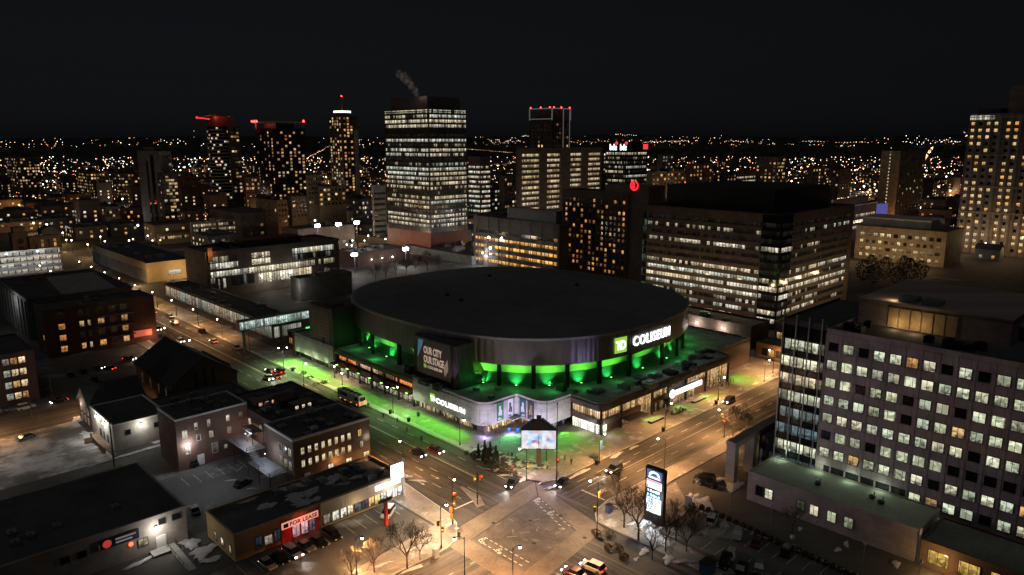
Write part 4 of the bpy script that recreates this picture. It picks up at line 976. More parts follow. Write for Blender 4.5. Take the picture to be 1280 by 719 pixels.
def gable(name, label, x0, y0, x1, y1, ze, zr, axis, wall, roof='slate', over=.5):
    """gable roofed house; ridge along axis"""
    t = thing(name, label, 'house', ((x0 + x1) / 2, (y0 + y1) / 2, 0)); b = MB(); b.box(x0, y0, 0, x1, y1, ze)
    if axis == 'Y':
        xm = (x0 + x1) / 2
        for y in (y0, y1): b.face([(x0, y, ze), (x1, y, ze), (xm, y, zr)] if y == y0 else [(x1, y, ze), (x0, y, ze), (xm, y, zr)])
    else:
        ym = (y0 + y1) / 2
        for x in (x0, x1): b.face([(x, y0, ze), (x, y1, ze), (x, ym, zr)])
    b.build('wall', wall, t); b = MB(); th = .25
    k = over * (zr - ze) / (((x1 - x0) if axis == 'Y' else (y1 - y0)) / 2)
    if axis == 'Y':
        xm = (x0 + x1) / 2
        for xe in (x0 - over, x1 + over):
            b.face([(xe, y0 - over, ze - k), (xe, y1 + over, ze - k), (xm, y1 + over, zr), (xm, y0 - over, zr)]); b.face([(xe, y0 - over, ze - k + th), (xe, y1 + over, ze - k + th), (xm, y1 + over, zr + th), (xm, y0 - over, zr + th)])
            b.face([(xe, y0 - over, ze - k), (xe, y0 - over, ze - k + th), (xm, y0 - over, zr + th), (xm, y0 - over, zr)]); b.face([(xe, y0 - over, ze - k), (xe, y1 + over, ze - k), (xe, y1 + over, ze - k + th), (xe, y0 - over, ze - k + th)])
    else:
        ym = (y0 + y1) / 2
        for ye in (y0 - over, y1 + over):
            b.face([(x0 - over, ye, ze - k), (x1 + over, ye, ze - k), (x1 + over, ym, zr), (x0 - over, ym, zr)]); b.face([(x0 - over, ye, ze - k + th), (x1 + over, ye, ze - k + th), (x1 + over, ym, zr + th), (x0 - over, ym, zr + th)])
            b.face([(x0 - over, ye, ze - k), (x0 - over, ye, ze - k + th), (x0 - over, ym, zr + th), (x0 - over, ym, zr)]); b.face([(x0 - over, ye, ze - k), (x1 + over, ye, ze - k), (x1 + over, ye, ze - k + th), (x0 - over, ye, ze - k + th)])
    b.build('roof', M[roof], t); return t
def hw(t, face, p, a, z, w, h, c):
    o = bpy.data.objects.new('window', win_mesh(face, w, h, 'frame_white', .1)); col.objects.link(o); o.parent = t; o.color = c
    o.location = Vector((p, a, z) if face == 'X' else (a, p, z)) - Vector(t.location)
g1 = gable('gabled_house', 'dark gabled brick house at the corner of the snowy lot and the side street', -56.2, 106.2, -42.5, 117.2, 6.0, 10.6, 'X', M['dark_brick'])
for y in (108.5, 111.5, 114.5): hw(g1, 'X', -56.2, y, 3.6, 1., 1.6, (1, .85, .6, .5 if y > 112 else .15)); hw(g1, 'X', -56.2, y, .9, 1., 1.6, (1, .85, .6, .25))
point((-57.2, 114.5, 5.4), (1, .9, .7), 300, .15)
g2 = gable('church_hall', 'big dark church hall with steep gabled roof behind the brick row', -36, 103.5, -17, 134, 8.2, 14.6, 'Y', M['brown_brick'])
b = MB()
for x in (-29, -26.5, -24): b.box(x - .35, 103.3, 5, x + .35, 103.49, 11)
b.build('tall_panel', M['black'], g2)
for y in (108, 114, 121, 128): hw(g2, 'X', -36, y, 3.5, 1.1, 2.6, (1, .7, .4, .04))
g3 = gable('gabled_house', 'small dark gabled annexe on the boulevard side of the church hall', -17, 112, -14.6, 132, 6, 8.2, 'Y', M['brown_brick'])
lb = Bld('low_building', 'low dark flat roofed annexe between the church hall and the brick row', 'building', -43, 80, 24, 23, 5.4, M['dark_brick'], 'dark_roof', parapet=.4); lb.units(4, 1.8); lb.done()
# --- warehouse bottom left
wr = Bld('warehouse', 'large dark flat roofed warehouse with painted block walls and a lit entrance', 'warehouse', -100, 32.2, 41.2, 27.4, 6.8, M['warehouse'], 'dark_roof', parapet=.25)
for x, w, h, z, s_ in ((12, 3., 1.6, .8, .9), (20.5, 1.3, 1.1, 3.8, .0), (23.2, 1.3, 1.1, 3.8, .0), (26.5, 1.3, 1.1, 4.0, .05), (33.2, 1.6, 1.4, 2., .35), (39.4, 1.5, 1., 5., .0), (36.8, 1.2, 1., 5., .0)): wr.one('Y', x, z, w, h, (1, .8, .5, s_))
b = MB(); b.box(-64.6, 32.0, .3, -62.8, 32.18, 2.8); b.build('door', M['white_trim'], wr.root)
wr.units(9, 1.8, (.4, 1.1)); wr.done()
wb = thing('wall_sign', 'dark board with a red emblem on the warehouse wall', 'sign', (-70.5, 32, 4)); b = MB(); b.box(-74, 31.95, 3.9, -67.4, 32.18, 5.7); b.build('board', plain('sign_navy', (.04, .03, .06), .5, .1, 1.), wb)
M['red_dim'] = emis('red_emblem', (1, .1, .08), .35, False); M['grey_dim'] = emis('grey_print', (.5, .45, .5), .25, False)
b = MB(); b.tube((-72.8, 31.95, 4.8), (-72.8, 31.9, 4.8), .75, n=14); b.build('emblem', M['red_dim'], wb)
for k in range(2): b = MB(); b.box(-71.4, 31.9, 5. - .65 * k, -68 - .6 * k, 31.94, 5.3 - .65 * k); b.build('print', M['grey_dim'], wb)
b = MB(); b.tube((-68.9, 32.16, 3.1), (-68.9, 32.05, 3.1), .4, n=10); o = b.build('wall_sign', emis('open_sign', (1, .12, .05), 3., False)); tag(o, 'small round red neon sign beside the warehouse entrance', 'sign')
wall_flood('white floodlight over the warehouse entrance', -64.4, 32.1, 4.9, 600, 0, -1); wall_flood('small floodlight on the far corner of the warehouse facing the yard', -58.7, 45, 5.8, 120, 1, 0)
rw = thing('ramp', 'concrete ramp with steel handrails leading up to the warehouse entrance', 'ramp', (-62, 28, 0)); b = MB(); b.box(-66, 29.5, 0, -61.5, 32, .5); b.face([(-63, 21, .03), (-61.5, 21, .03), (-61.5, 29.5, .5), (-63, 29.5, .5)]); b.build('ramp_deck', M['concrete'], rw)
for x in (-63.1, -61.4):
    b = MB(); b.tube((x, 21, 1), (x, 31.5, 1.45), .05, n=4)
    for k in range(6): b.tube((x, 21 + 2 * k, 0), (x, 21 + 2 * k, 1.05 + .08 * k), .04, n=4)
    b.build('handrail', M['steel'], rw)
# ------------------------------------------------------------------ buildings of the middle distance and the skyline
M['beige'] = panelled('beige_precast', (.34, .28, .2), 3., 1.8, .04); M['beige2'] = plain('beige_render', (.36, .28, .18), .85, .15, .15)
M['greyc'] = panelled('grey_concrete', (.24, .235, .23), 4., 3., .05, .8); M['darkc'] = panelled('dark_cladding', (.06, .055, .052), 3., 3.4, .05, .5)
M['brownc'] = panelled('brown_precast', (.17, .13, .11), 3., 3.6, .06, .75); M['bronze'] = panelled('bronze_curtain', (.035, .03, .028), 1.6, 3.5, .06, .3)
M['whitec'] = panelled('white_concrete', (.5, .49, .47), 5., 3., .04, .75); M['glassy'] = panelled('blue_glass', (.025, .03, .036), 1.5, 3.2, .05, .18)
M['orange_brick'] = brick('orange_brick', (.3, .17, .1), (.26, .14, .08), bw=.9, bh=.3)
M['red_neon'] = emis('red_neon', (1, .02, .03), 2.2, False); M['beacon'] = emis('red_beacon', (1, .03, .03), 14, False)
M['crown_light'] = emis('crown_light', (1, .9, .7), 2.5, False); M['blue_box'] = emis('blue_lit_panel', (.2, .18, .7), .4, False)
M['amber_deck'] = emis('amber_tube', (1, .6, .15), 5, False)
def bands(B, face, a0, a1, z0, dz, n, h, lit, pal, st, mat='rib', plane=None):
    for i in range(n):
        l = lit[i % len(lit)] if isinstance(lit, (list, tuple)) else max(0., min(1., lit + R.uniform(-.25, .25)))
        B.ribbon(face, a0, a1, z0 + dz * i, h, l, pal, st * R.uniform(.8, 1.15), mat, plane)
def sub(B, name, mat, *boxes):
    b = MB()
    for q in boxes: b.box(*q)
    return b.build(name, M[mat], B.root)
# --- ribbon-window office block behind the arena
e = Bld('office_building', 'wide brown office block with long ribbon windows and dark glass corner behind the arena sign', 'office building', 174.6, 29.2, 71, 67, 45.5, M['brownc'], 'dark_roof', parapet=1.6)
LT = [.35, .62, .55, .7, .85, .9, .72, .3, .35, .62, .1, .55, .18]
for i in range(13):
    z = 2.6 + i * 3.25
    l = LT[i] if i < 12 else .12
    e.ribbon('X', 8.8, 36, z, 1.55, max(.05, min(.98, l + R.uniform(-.2, .15))), WHITE, .8); e.ribbon('X', 36.5, 64, z, 1.55, max(.05, min(.98, l + R.uniform(-.2, .2))), WHITE, .8)
    e.ribbon('Y', 9.5, 38, z, 1.55, max(.05, min(.95, l + R.uniform(-.3, .1))), WHITE, .8); e.ribbon('Y', 38.5, 66, z, 1.55, max(.03, min(.9, l + R.uniform(-.5, .1))), WHITE, .8)
    e.ribbon('X', 64.5, 66.8, z - .6, 2.6, .5, [(.3, .55, .4)], .22)
sub(e, 'glass_corner', 'curtain', (174.2, 28.8, 0, 183.4, 37.4, 46.6))
for i in range(13):
    z = 2.6 + i * 3.25; l = [.6, .6, .3, .65, .8, .5, .1, .12, .15, .8, .05, .05, .0][i]
    e.ribbon('X', .3, 7.9, z, 1.9, l, WHITE, .75, plane=174.2); e.ribbon('Y', .2, 8.4, z, 1.9, l, WHITE, .75, plane=28.8)
for q in (8, 24, 40, 58): point((162, 29 + q, 16), (1, .66, .34), 1300, .5); point((182 + q, 16, 14), (1, .62, .28), 1500, .5)
e.penthouse(.12, .12, .86, .9, 10.5, M['darkc']); e.units(5, 3.5, (1, 2), 'steel', .05, .1, .1, .9); e.done()
# --- black tower
t = far('office_tower', 'tall black office tower with bright ribbon windows and a dark red lit base', 'tower', 480, 535, 583, 139, 492, M['bronze'], parapet=.6)
print('TOWER', t.x, t.y, t.lx, t.ly, t.z1)
nf = 24; dz = (t.z1 - 19) / nf
DK = {19: .06, 17: .5, 14: .12, 13: .6, 8: .55, 7: .45, 6: .7, 4: .5, 3: .45}
for i in range(nf + 1):
    if i in (20,): continue
    z = 18.2 + dz * i; l = DK.get(i, .92)
    cl = WHITE if i > 8 or i < 6 else [(1, .8, .5)]
    for f_, L in (('X', t.ly), ('Y', t.lx)): t.ribbon(f_, .8, L - .8, z, 1.9, max(.02, min(.92, l * .82 + R.uniform(-.15, .15))), cl, R.uniform(.65, 1.05))
M['red_base'] = panelled('rust_base', (.2, .06, .03), 5, 6, .05, .6)
sub(t, 'base', 'red_base', (t.x - .3, t.y - .3, 0, t.x + t.lx + .3, t.y + t.ly + .3, 14.5))
b = MB()
for k in range(1, 12): y = t.y + t.ly * k / 12; b.box(t.x - .18, y - .2, 14.5, t.x - .06, y + .2, t.z1); x = t.x + t.lx * k / 12; b.box(x - .2, t.y - .18, 14.5, x + .2, t.y - .06, t.z1)
b.build('mullion', M['bronze'], t.root)
t.penthouse(.1, .1, .95, .92, 9.5, M['darkc']); t.done()
for y in (t.y + 6, t.y + 24): point((t.x - 9, y, 10), (1, .3, .1), 700, .5)
st_l = Vector((t.x + 4, t.y + t.ly * .62, t.z1 + 10))
# --- hotel slab with red emblem
h = Bld('hotel', 'dark brown hotel slab with scattered orange windows and a round roof house emblem', 'hotel', 212, 133, 17, 47, 47.5, M['brown_brick'], 'dark_roof', parapet=1.)
h.grid('X', 1.5, 45.5, 4., 42.5, 15, 14, 1.5, 1.7, .44, ORANGE, (.5, 1.1), skip=lambda c, r: c in (3, 6, 9) and r > 11)
b = MB()
for k in range(16): y = 134 + k * 2.93; b.box(211.75, y - .35, 0, 211.98, y + .35, 47)
b.build('pier', M['brownc'], h.root); sub(h, 'roof_penthouse', 'brownc', (213, 121, 0, 228, 150, 52.5)); h.done()
hs_ = thing('roof_sign', 'red glowing round emblem with an S on the hotel roof house', 'sign', (212.8, 126.5, 48)); C = Vector((212.7, *onx(793, 232, 212.7)))
b = MB()
for k in range(22):
    a, a2 = k * .2856, k * .2856 + .24
    if 1.2 < a < 1.7: continue
    q = [(C.x - .1, C.y + r_ * math.cos(v), C.z + r_ * math.sin(v)) for v, r_ in ((a, 2.7), (a2, 2.7), (a2, 1.9), (a, 1.9))]; b.face(q)
b.build('emblem', M['red_neon'], hs_); me = text_mesh('S', 4., .12, .1); put_text(me, 'lettering', M['red_neon'], lambda u, v, d: (C.x - .2 - d, C.y + 1.25 - u, C.z - 1.35 + v), hs_)
# --- amber lit car park beside the hotel
g = far('parking_garage', 'car park deck with amber lit open floors between the black tower and the hotel', 'parking garage', 592, 699, 702, 283, 402, M['brownc'], parapet=1., depth_x=7)
for k in range(5):
    z = 3.0 + k * 4.4
    g.ribbon('X', 1, g.ly - 2, z, 1.9, 1. if k < 4 else .5, [(1, .5, .12)], 1.15 if k < 4 else .6, 'rib_wide')
g.penthouse(.2, .05, .9, .6, 7.5, M['darkc'])
b = MB()
for y in range(4, int(g.ly), 9): b.box(g.x - .3, g.y + y - .25, 0, g.x - .06, g.y + y + .25, g.z1 + .9)
b.build('pier', M['brownc'], g.root); g.done()
for px, py in ((611, 297), (627, 298), (613, 310)):
    p = at_d(px, py, 398); t = thing('mast_light', 'cold white light on a mast in front of the amber lit car park', 'mast light', (p.x, p.y, 0), 'mast lights by the amber car park'); b = MB(); b.tube((p.x, p.y, 0), p, .15, .1, 5); b.build('mast', M['steel'], t); b = MB(); b.ball(p, .6, 0, 6, 4); b.build('lamp_head', M['flood_lens'], t)
# --- slab with brown piers and the dark tower behind it
s = far('office_building', 'broad office slab with tall brown piers between columns of warm ribbon windows', 'office building', 645, 648, 753, 187, 560, M['brownc'], parapet=1.)
for i in range(13):
    z = s.z1 - 5.5 - i * 4.1
    if z < 3: break
    for a0, a1 in ((.04, .22), (.3, .46), (.58, .72), (.8, .97)): s.ribbon('Y', s.lx * a0, s.lx * a1, z, 2., .92, [(1, .72, .4), (1, .8, .5)], .75 * R.uniform(.7, 1.1))
b = MB()
for a0, a1 in ((.22, .3), (.46, .58), (.72, .8)): b.box(s.x + s.lx * a0, s.y - 1.6, 0, s.x + s.lx * a1, s.y - .06, s.z1 + 1)
b.build('pier', M['brownc'], s.root); s.done()
s = far('apartment_tower', 'dark tower with pale outlined roof frame and red beacons behind the brown piered slab', 'tower', 662, 690, 713, 150, 660, M['darkc'], parapet=.5)
s.grid('X', 2, s.ly - 2, 70, s.z1 - 6, 6, 6, 1.8, 2, .12, WARM); s.grid('Y', 2, s.lx - 2, 70, s.z1 - 5, 6, 6, 1.8, 2, .2, WARM)
zt = s.z1 + 10; b = MB()
for x, y in ((s.x, s.y), (s.x, s.y + s.ly), (s.x + s.lx, s.y)): b.tube((x, y, s.z1), (x, y, zt), .5, n=4)
b.tube((s.x, s.y, zt), (s.x + s.lx, s.y, zt), .6, n=4); b.tube((s.x, s.y, zt), (s.x, s.y + s.ly, zt), .6, n=4); b.tube((s.x, s.y, s.z1 + 1), (s.x, s.y + s.ly, s.z1 + 1), .5, n=4); b.tube((s.x + s.lx * .6, s.y - .2, 60), (s.x + s.lx * .6, s.y - .2, zt), .4, n=4); b.tube((s.x + s.lx * .95, s.y - .2, 60), (s.x + s.lx * .95, s.y - .2, zt), .4, n=4)
b.build('roof_frame', emis('frame_lit', (.5, .5, .5), .16, False), s.root); s.penthouse(.15, .15, .9, .9, 8, M['darkc'])
b = MB()
for a in (.1, .5, .95): b.ball((s.x, s.y + s.ly * a, zt + 1), .6, 0, 5, 4); b.ball((s.x + s.lx * a, s.y, zt + 1), .6, 0, 5, 4)
b.build('beacon', M['beacon'], s.root); s.done()
# --- glass office with two white signs
s = far('office_building', 'glass office block with two white bdc signs and a red square sign along its top', 'office building', 757, 783, 810, 180, 760, M['glassy'], parapet=.5)
bands(s, 'X', 1, s.ly - 1, 20, 4.6, 10, 2.4, .55, WHITE, .8); bands(s, 'Y', 1, s.lx - 1, 20, 4.6, 10, 2.4, .45, WHITE, .7); s.done()
M['sign_blue'] = emis('sign_blue_white', (.75, .88, 1), 3.2, False)
zt = s.z1 - 6
sb = thing('roof_sign', 'pair of white bdc letter signs with red dots high on the glass office block', 'sign', (s.x, s.y, zt))
for a, w in ((s.ly * .62, 9.), (s.ly * .14, 8.)):
    me = text_mesh('bdc', 8., .3, .1); x0, x1 = width(me); q = w / (x1 - x0); put_text(me, 'lettering', M['sign_blue'], lambda u, v, d: (s.x - .2 - d, s.y + a + w / 2 - u * q, zt + v), sb)
    b = MB(); b.tube((s.x - .1, s.y + a - w / 2, zt + 6.8), (s.x - .6, s.y + a - w / 2, zt + 6.8), 1.5, n=10); b.build('emblem', M['red_neon'], sb)
b = MB(); b.box(s.x + s.lx * .78, s.y - .5, zt + .5, s.x + s.lx * .98, s.y - .1, zt + 5.5); tag(b.build('roof_sign', M['red_neon']), 'red square sign at the right end of the glass office block', 'sign')
# --- residential towers on the left skyline
def cyl_tower():
    p = at_d(266, 158, 745); x0, y0, z1 = p.x + 14, p.y + 14, p.z
    t = thing('apartment_tower', 'tall round cornered apartment tower with pale balcony rings and a red crane jib on top', 'tower', (x0, y0, 0)); r = 13.5
    b = MB(); pol = [(x0 + r * math.cos(k * math.pi / 10), y0 + r * math.sin(k * math.pi / 10)) for k in range(20)]; b.prism(pol, 0, z1); b.build('wall', M['glassy'], t)
    n = int(z1 / 3.3)
    b = MB()
    for i in range(3, n): pl = [(x0 + (r + 1.2) * math.cos(k * math.pi / 10), y0 + (r + 1.2) * math.sin(k * math.pi / 10)) for k in range(20)]; b.prism(pl, i * 3.3, i * 3.3 + .9)
    b.build('balcony', M['whitec'], t)
    for i in range(60):
        a = R.uniform(math.pi * .85, math.pi * 1.65); zz = R.randrange(4, n) * 3.3 + 1.2; q = [(x0 + (r + .05) * math.cos(a + k), y0 + (r + .05) * math.sin(a + k)) for k in (-.07, .07)]
        b = MB(); b.prism([q[0], q[1], (q[1][0] * 1.0002, q[1][1]), (q[0][0], q[0][1] + .02)], zz, zz + 1.6); o = b.build('window', M['win'], t); c_ = R.choice(MIXED); o.color = (*c_, R.uniform(.6, 1.4))
    b = MB(); b.box(x0 - 9, y0 - 9, z1, x0 + 9, y0 + 9, z1 + 10); b.build('roof_penthouse', panelled('red_lit_core', (.3, .12, .1), 3, 3), t)
    b = MB(); q = at_d(246, 147, 740); b.tube((x0 - 4, y0 - 4, z1 + 12), (q.x, q.y, q.z), .5, .4, 4); b.build('crane_jib', M['steel'], t); b = MB(); q2 = at_d(262, 149, 740)
    b.tube(q, q2, .55, .55, 4); b.ball(q, 1.1, 0, 5, 4); b.build('jib_light', M['red_neon'], t)
    point((x0 - 11, y0 - 11, z1 + 13), (1, .15, .1), 4000, .5)
    return t
cyl_tower()
s = far('apartment_tower', 'dark slender tower slab attached right of the round cornered tower', 'tower', 284, 286, 299, 158, 738, M['darkc'], parapet=.5); s.grid('Y', 1, s.lx - 1, 25, s.z1 - 4, 3, 18, 2.2, 2, .35, MIXED, (.6, 1.4)); s.done()
s = far('apartment_tower', 'dark blue twin slab tower under a thin canopy edged with red lights', 'tower', 318, 342, 381, 161, 760, M['glassy'], parapet=.4)
s.grid('X', 1, s.ly - 1, 12, s.z1 - 5, 5, 22, 2.2, 2.1, .38, ORANGE + WARM, (.6, 1.4)); s.grid('Y', 1, s.lx - 1, 12, s.z1 - 5, 7, 22, 2.2, 2.1, .4, ORANGE + WARM, (.6, 1.4))
b = MB(); b.box(s.x - 2, s.y - 2, s.z1 + 6.4, s.x + s.lx + 1, s.y + s.ly + 2, s.z1 + 7.2)
for x, y in ((s.x + 1, s.y + 1), (s.x + s.lx - 2, s.y + 1), (s.x + 1, s.y + s.ly - 1)): b.box(x, y, s.z1, x + 1, y + 1, s.z1 + 6.4)
b.build('canopy', M['whitec'], s.root); s.penthouse(.2, .2, .8, .8, 5.5, M['darkc'])
b = MB()
for a in (0, .12, .24): b.ball((s.x - 2.2, s.y + s.ly * (1 - a), s.z1 + 8), 1.1, 0, 6, 4)
b.ball((s.x + s.lx * .94, s.y - 2, s.z1 + 8), 1.2, 0, 6, 4); b.build('beacon', M['beacon'], s.root); s.done(); point((s.x - 5, s.y + s.ly * .9, s.z1 + 5), (1, .1, .08), 3000, .5)
s = far('apartment_tower', 'tall pale piered tower with a lit ring crown and a mast with a red tip', 'tower', 410, 427, 446, 145, 900, M['brownc'], parapet=.4)
s.grid('X', 2, s.ly - 2, 15, s.z1 - 4, 5, 26, 2.6, 2.4, .55, WARM, (.7, 1.5)); s.grid('Y', 1, s.lx - 6, 15, s.z1 - 4, 3, 26, 2.6, 2.4, .6, WARM + ORANGE, (.7, 1.5))
sub(s, 'pier', 'whitec', (s.x + s.lx - 5, s.y - 1.5, 0, s.x + s.lx, s.y - .06, s.z1 - 16))
b = MB(); cx, cy = s.x + s.lx / 2, s.y + s.ly / 2; b.tube((cx, cy, s.z1), (cx, cy, s.z1 + 6), 10, 10, 16); b.build('crown', M['darkc'], s.root); b = MB(); b.tube((cx, cy, s.z1 + 4.2), (cx, cy, s.z1 + 6.4), 10.4, 10.4, 16); b.build('crown_ring', M['crown_light'], s.root)
b = MB(); b.tube((cx, cy, s.z1 + 6), (cx, cy, s.z1 + 24), .8, .25, 5); b.build('mast', M['steel'], s.root); b = MB(); b.ball((cx, cy, s.z1 + 24), .8, 0, 5, 4); b.build('beacon', M['beacon'], s.root); s.done()
s = far('apartment_tower', 'grey concrete tower under construction with a bare left face and dark window strips', 'tower', 171, 199, 214, 190, 620, M['greyc'], parapet=.6)
sub(s, 'dark_strip', 'curtain', (s.x - .12, s.y + s.ly * .28, 0, s.x - .01, s.y + s.ly * .42, s.z1 - 3), (s.x - .12, s.y + s.ly * .55, 0, s.x - .01, s.y + s.ly * .62, s.z1 - 8), (s.x + 2, s.y - .12, 0, s.x + s.lx * .7, s.y - .01, s.z1 - 3))
s.grid('Y', 2, s.lx - 1, 6, s.z1 - 8, 4, 16, 2., 1.8, .22, MIXED, (.5, 1.1)); s.penthouse(.2, .3, .8, .8, 3.5, M['greyc']); s.done()
s = far('apartment_tower', 'dark glass residential tower with warm windows in front of the concrete tower', 'tower', 196, 201, 222, 217, 600, M['darkc'], parapet=.6); s.grid('Y', 1, s.lx - 1, 5, s.z1 - 4, 5, 16, 2.1, 1.8, .4, WARM, (.5, 1.3)); s.grid('X', .5, s.ly - .5, 5, s.z1 - 4, 2, 14, 1.5, 1.8, .3, MIXED); s.done()
for args in ((6, 20, 49, 197, 1000, 'beige', 8, 10, .5, WARM, 'tan apartment block speckled with amber windows at the far left'), (95, 112, 135, 216, 900, 'brownc', 6, 8, .6, WARM, 'balconied apartment block with pale roof lights, right of the far left tan block'),
    (143, 150, 176, 217, 930, 'darkc', 6, 8, .5, WARM, 'dark apartment block lit by mixed windows next to the concrete tower'), (585, 600, 613, 197, 640, 'brownc', 0, 0, .8, WHITE, 'dark office block with lit ribbons just right of the black tower'),
    (624, 630, 647, 221, 660, 'beige', 5, 9, .2, WARM, 'tan old office block between the black tower and the brown piered slab'), (858, 862, 891, 206, 760, 'orange_brick', 7, 9, .35, WARM, 'orange lit brick block beyond the ribbon window office roof'),
    (822, 828, 842, 194, 900, 'greyc', 4, 8, .5, WHITE, 'slim office block with cold windows beyond the bdc sign block'), (808, 815, 856, 216, 700, 'beige', 9, 5, .45, ORANGE, 'old beige hotel with dark roof beyond the red emblem'),
    (921, 924, 945, 214, 800, 'darkc', 0, 0, .9, WHITE, 'low office block with bright cold ribbons on the right skyline'), (945, 972, 983, 197, 850, 'greyc', 6, 9, .4, WARM, 'grey block with a bright stair edge on the right skyline'),
    (1010, 1016, 1034, 210, 830, 'brownc', 5, 8, .5, WARM, 'brown block dotted with amber windows, left of a plain brown block'), (1036, 1050, 1064, 212, 900, 'brownc', 4, 6, .15, WARM, 'plain brown block on the right skyline'),
    (465, 466, 482, 233, 560, 'whitec', 0, 0, .0, WHITE, 'pale striped office block at the left flank of the black tower'), (382, 384, 401, 220, 640, 'beige', 5, 6, .1, WARM, 'cream art deco block with vertical piers'),
    (320, 346, 359, 252, 560, 'orange_brick', 3, 4, .02, WARM, 'blank orange lit brick block'), (397, 398, 432, 234, 640, 'beige', 7, 4, .3, WARM, 'low cream block right of the cream piered block'),
    (304, 306, 325, 222, 720, 'orange_brick', 5, 7, .5, WARM, 'ochre lit block between the two dark skyline towers'), (222, 224, 245, 221, 800, 'orange_brick', 3, 3, .05, WARM, 'blank ochre block between the concrete tower and the round cornered tower'),
    (440, 452, 466, 250, 620, 'darkc', 5, 5, .3, WHITE, 'dark mid rise with a few cold windows left of the pale striped block'), (103, 131, 152, 260, 700, 'greyc', 5, 4, .15, WARM, 'grey block with a blank pale side wall'),
    (150, 153, 175, 262, 640, 'orange_brick', 5, 3, .5, ORANGE, 'orange lit low block beside the concrete tower'), (612, 614, 626, 236, 700, 'darkc', 3, 5, .6, WHITE, 'narrow dark block with lit floors, left of the tan old office block'),
    (752, 754, 762, 190, 800, 'darkc', 2, 6, .5, WHITE, 'narrow dark tower against the side of the brown piered slab'), (690, 693, 712, 176, 900, 'darkc', 4, 4, .2, WARM, 'dark far tower top behind the roof frame'),
    (360, 364, 384, 247, 600, 'brownc', 4, 4, .25, WARM, 'brown mid rise in front of the cream art deco block'), (893, 896, 921, 218, 820, 'darkc', 6, 5, .45, WARM, 'dark block with mixed lights right of the orange lit brick block')):
    pl, pc, pr, py, d, wl_, nc, nr, lit, pal, lab = args
    s = far('office_building' if nc == 0 else 'apartment_building', lab, 'office building' if nc == 0 else 'apartment block', pl, pc, pr, py, d, M[wl_], parapet=.8)
    if nc == 0: n = int((s.z1 - 8) / 4.2); bands(s, 'X', .6, s.ly - .6, 6, 4.2, n, 1.9, lit, pal, .85); bands(s, 'Y', .6, s.lx - .6, 6, 4.2, n, 1.9, lit, pal, .85)
    else:
        w = min(2.6, s.lx / nc * .55); s.grid('Y', .6, s.lx - .6, max(4, s.z1 - nr * 4.), s.z1 - 4, nc, nr, w, 2.1, lit, pal, (.6, 1.5), fr=0)
        if s.ly > 9: s.grid('X', .6, s.ly - .6, max(4, s.z1 - nr * 4.), s.z1 - 4, max(2, int(s.ly / 4.5)), nr, 1.9, 2.1, lit * .8, pal, (.6, 1.4), fr=0)
    s.units(3, min(6., s.lx * .4), (1.5, 3.5), 'steel'); s.done()
# --- right side
s = far('office_building', 'long beige low rise with warm square windows and an open lit roof storey', 'office building', 1070, 1184, 1194, 292, 440, M['beige'], parapet=.8, depth_x=34)
for r, (n, l, w, hh) in enumerate(((12, .35, 2.4, 2.2), (13, .6, 1.9, 1.9), (12, .7, 2.6, 2.), (12, .75, 1.9, 2.), (10, .35, 2.2, 2.1))): s.grid('X', 2, s.ly - 2, s.z1 - 5.5 - r * 4.4, s.z1 - 5.5 - r * 4.4, n, 1, w, hh, l, [(1, .8, .45), (1, .74, .38)], (.6, 1.1))
s.penthouse(.15, .2, .9, .97, 6, M['whitec']); s.done()
for q in (.08, .25, .42, .6, .78, .95): point((s.x - 16, s.y + s.ly * q, 8), (1, .62, .26), 1500, .4)
bx = far('light_box', 'glowing violet blue box storey on the roof beyond the beige low rise', 'light box', 1096, 1103, 1110, 256, 545, M['blue_box'], parapet=.3); bx.done()
s = far('office_building', 'long low block with a bright white roof edge beyond the ribbon window office', 'office building', 1032, 1034, 1096, 262, 520, M['brownc'], parapet=.4); sub(s, 'roof_edge', 'white_trim', (s.x - .3, s.y - .3, s.z1 - .6, s.x + s.lx, s.y - .07, s.z1 + .4)); s.penthouse(.1, .1, .8, .8, 6, M['brownc'])
bands(s, 'Y', s.lx * .5, s.lx - 1, 10, 4.4, 3, 2, .8, WHITE, .8); s.done(); point((s.x - 2, s.y - 3, s.z1 + 3), (1, .9, .75), 1500, .4)
s = far('apartment_tower', 'tan apartment tower with a dotted line of stair lights on its blank flank', 'tower', 1102, 1126, 1158, 190, 640, M['beige'], parapet=.8)
for i in range(22): s.one('X', s.ly * .52, 8 + i * 2.9, .8, 1., (1, .85, .55, 1.3), fr=0)
s.grid('Y', 1, s.lx - 1, 6, s.z1 - 4, 7, 18, 2., 1.9, .16, MIXED, (.5, 1.4)); s.done()
s = far('apartment_tower', 'tall stepped brown tower with amber windows at the right edge of the view', 'tower', 1213, 1330, 1336, 141, 470, M['greyc'], parapet=.6, depth_x=26)
for q in (.3, .6, .9): point((s.x - 16, s.y + s.ly * q, 12), (1, .62, .3), 3200, .5)  # warm points added at street level to brighten the tower, without lamps
for x, r0, r1 in ((2.5, 0, 20), (7, 0, 20), (11.5, 0, 20), (16, 0, 20), (23, 0, 20), (27.5, 0, 20), (34, 0, 20), (38.5, 0, 20), (43, 0, 20)):
    for r in range(r0, r1): s.one('X', s.ly - x, s.z1 - 7 - r * 4.35, 1.9, 2., (*R.choice(WARM + ORANGE[:1]), R.uniform(.5, 1.1) if R.random() < .6 else .01), fr=.1)
b = MB()
for x in (0, 4.7, 9.2, 13.7, 19, 21.2, 25.2, 30, 32, 36.2, 40.7): b.box(s.x - .7, s.y + s.ly - x - .9, 0, s.x - .06, s.y + s.ly - x, s.z1)
b.build('pier', M['brownc'], s.root)
b = MB()
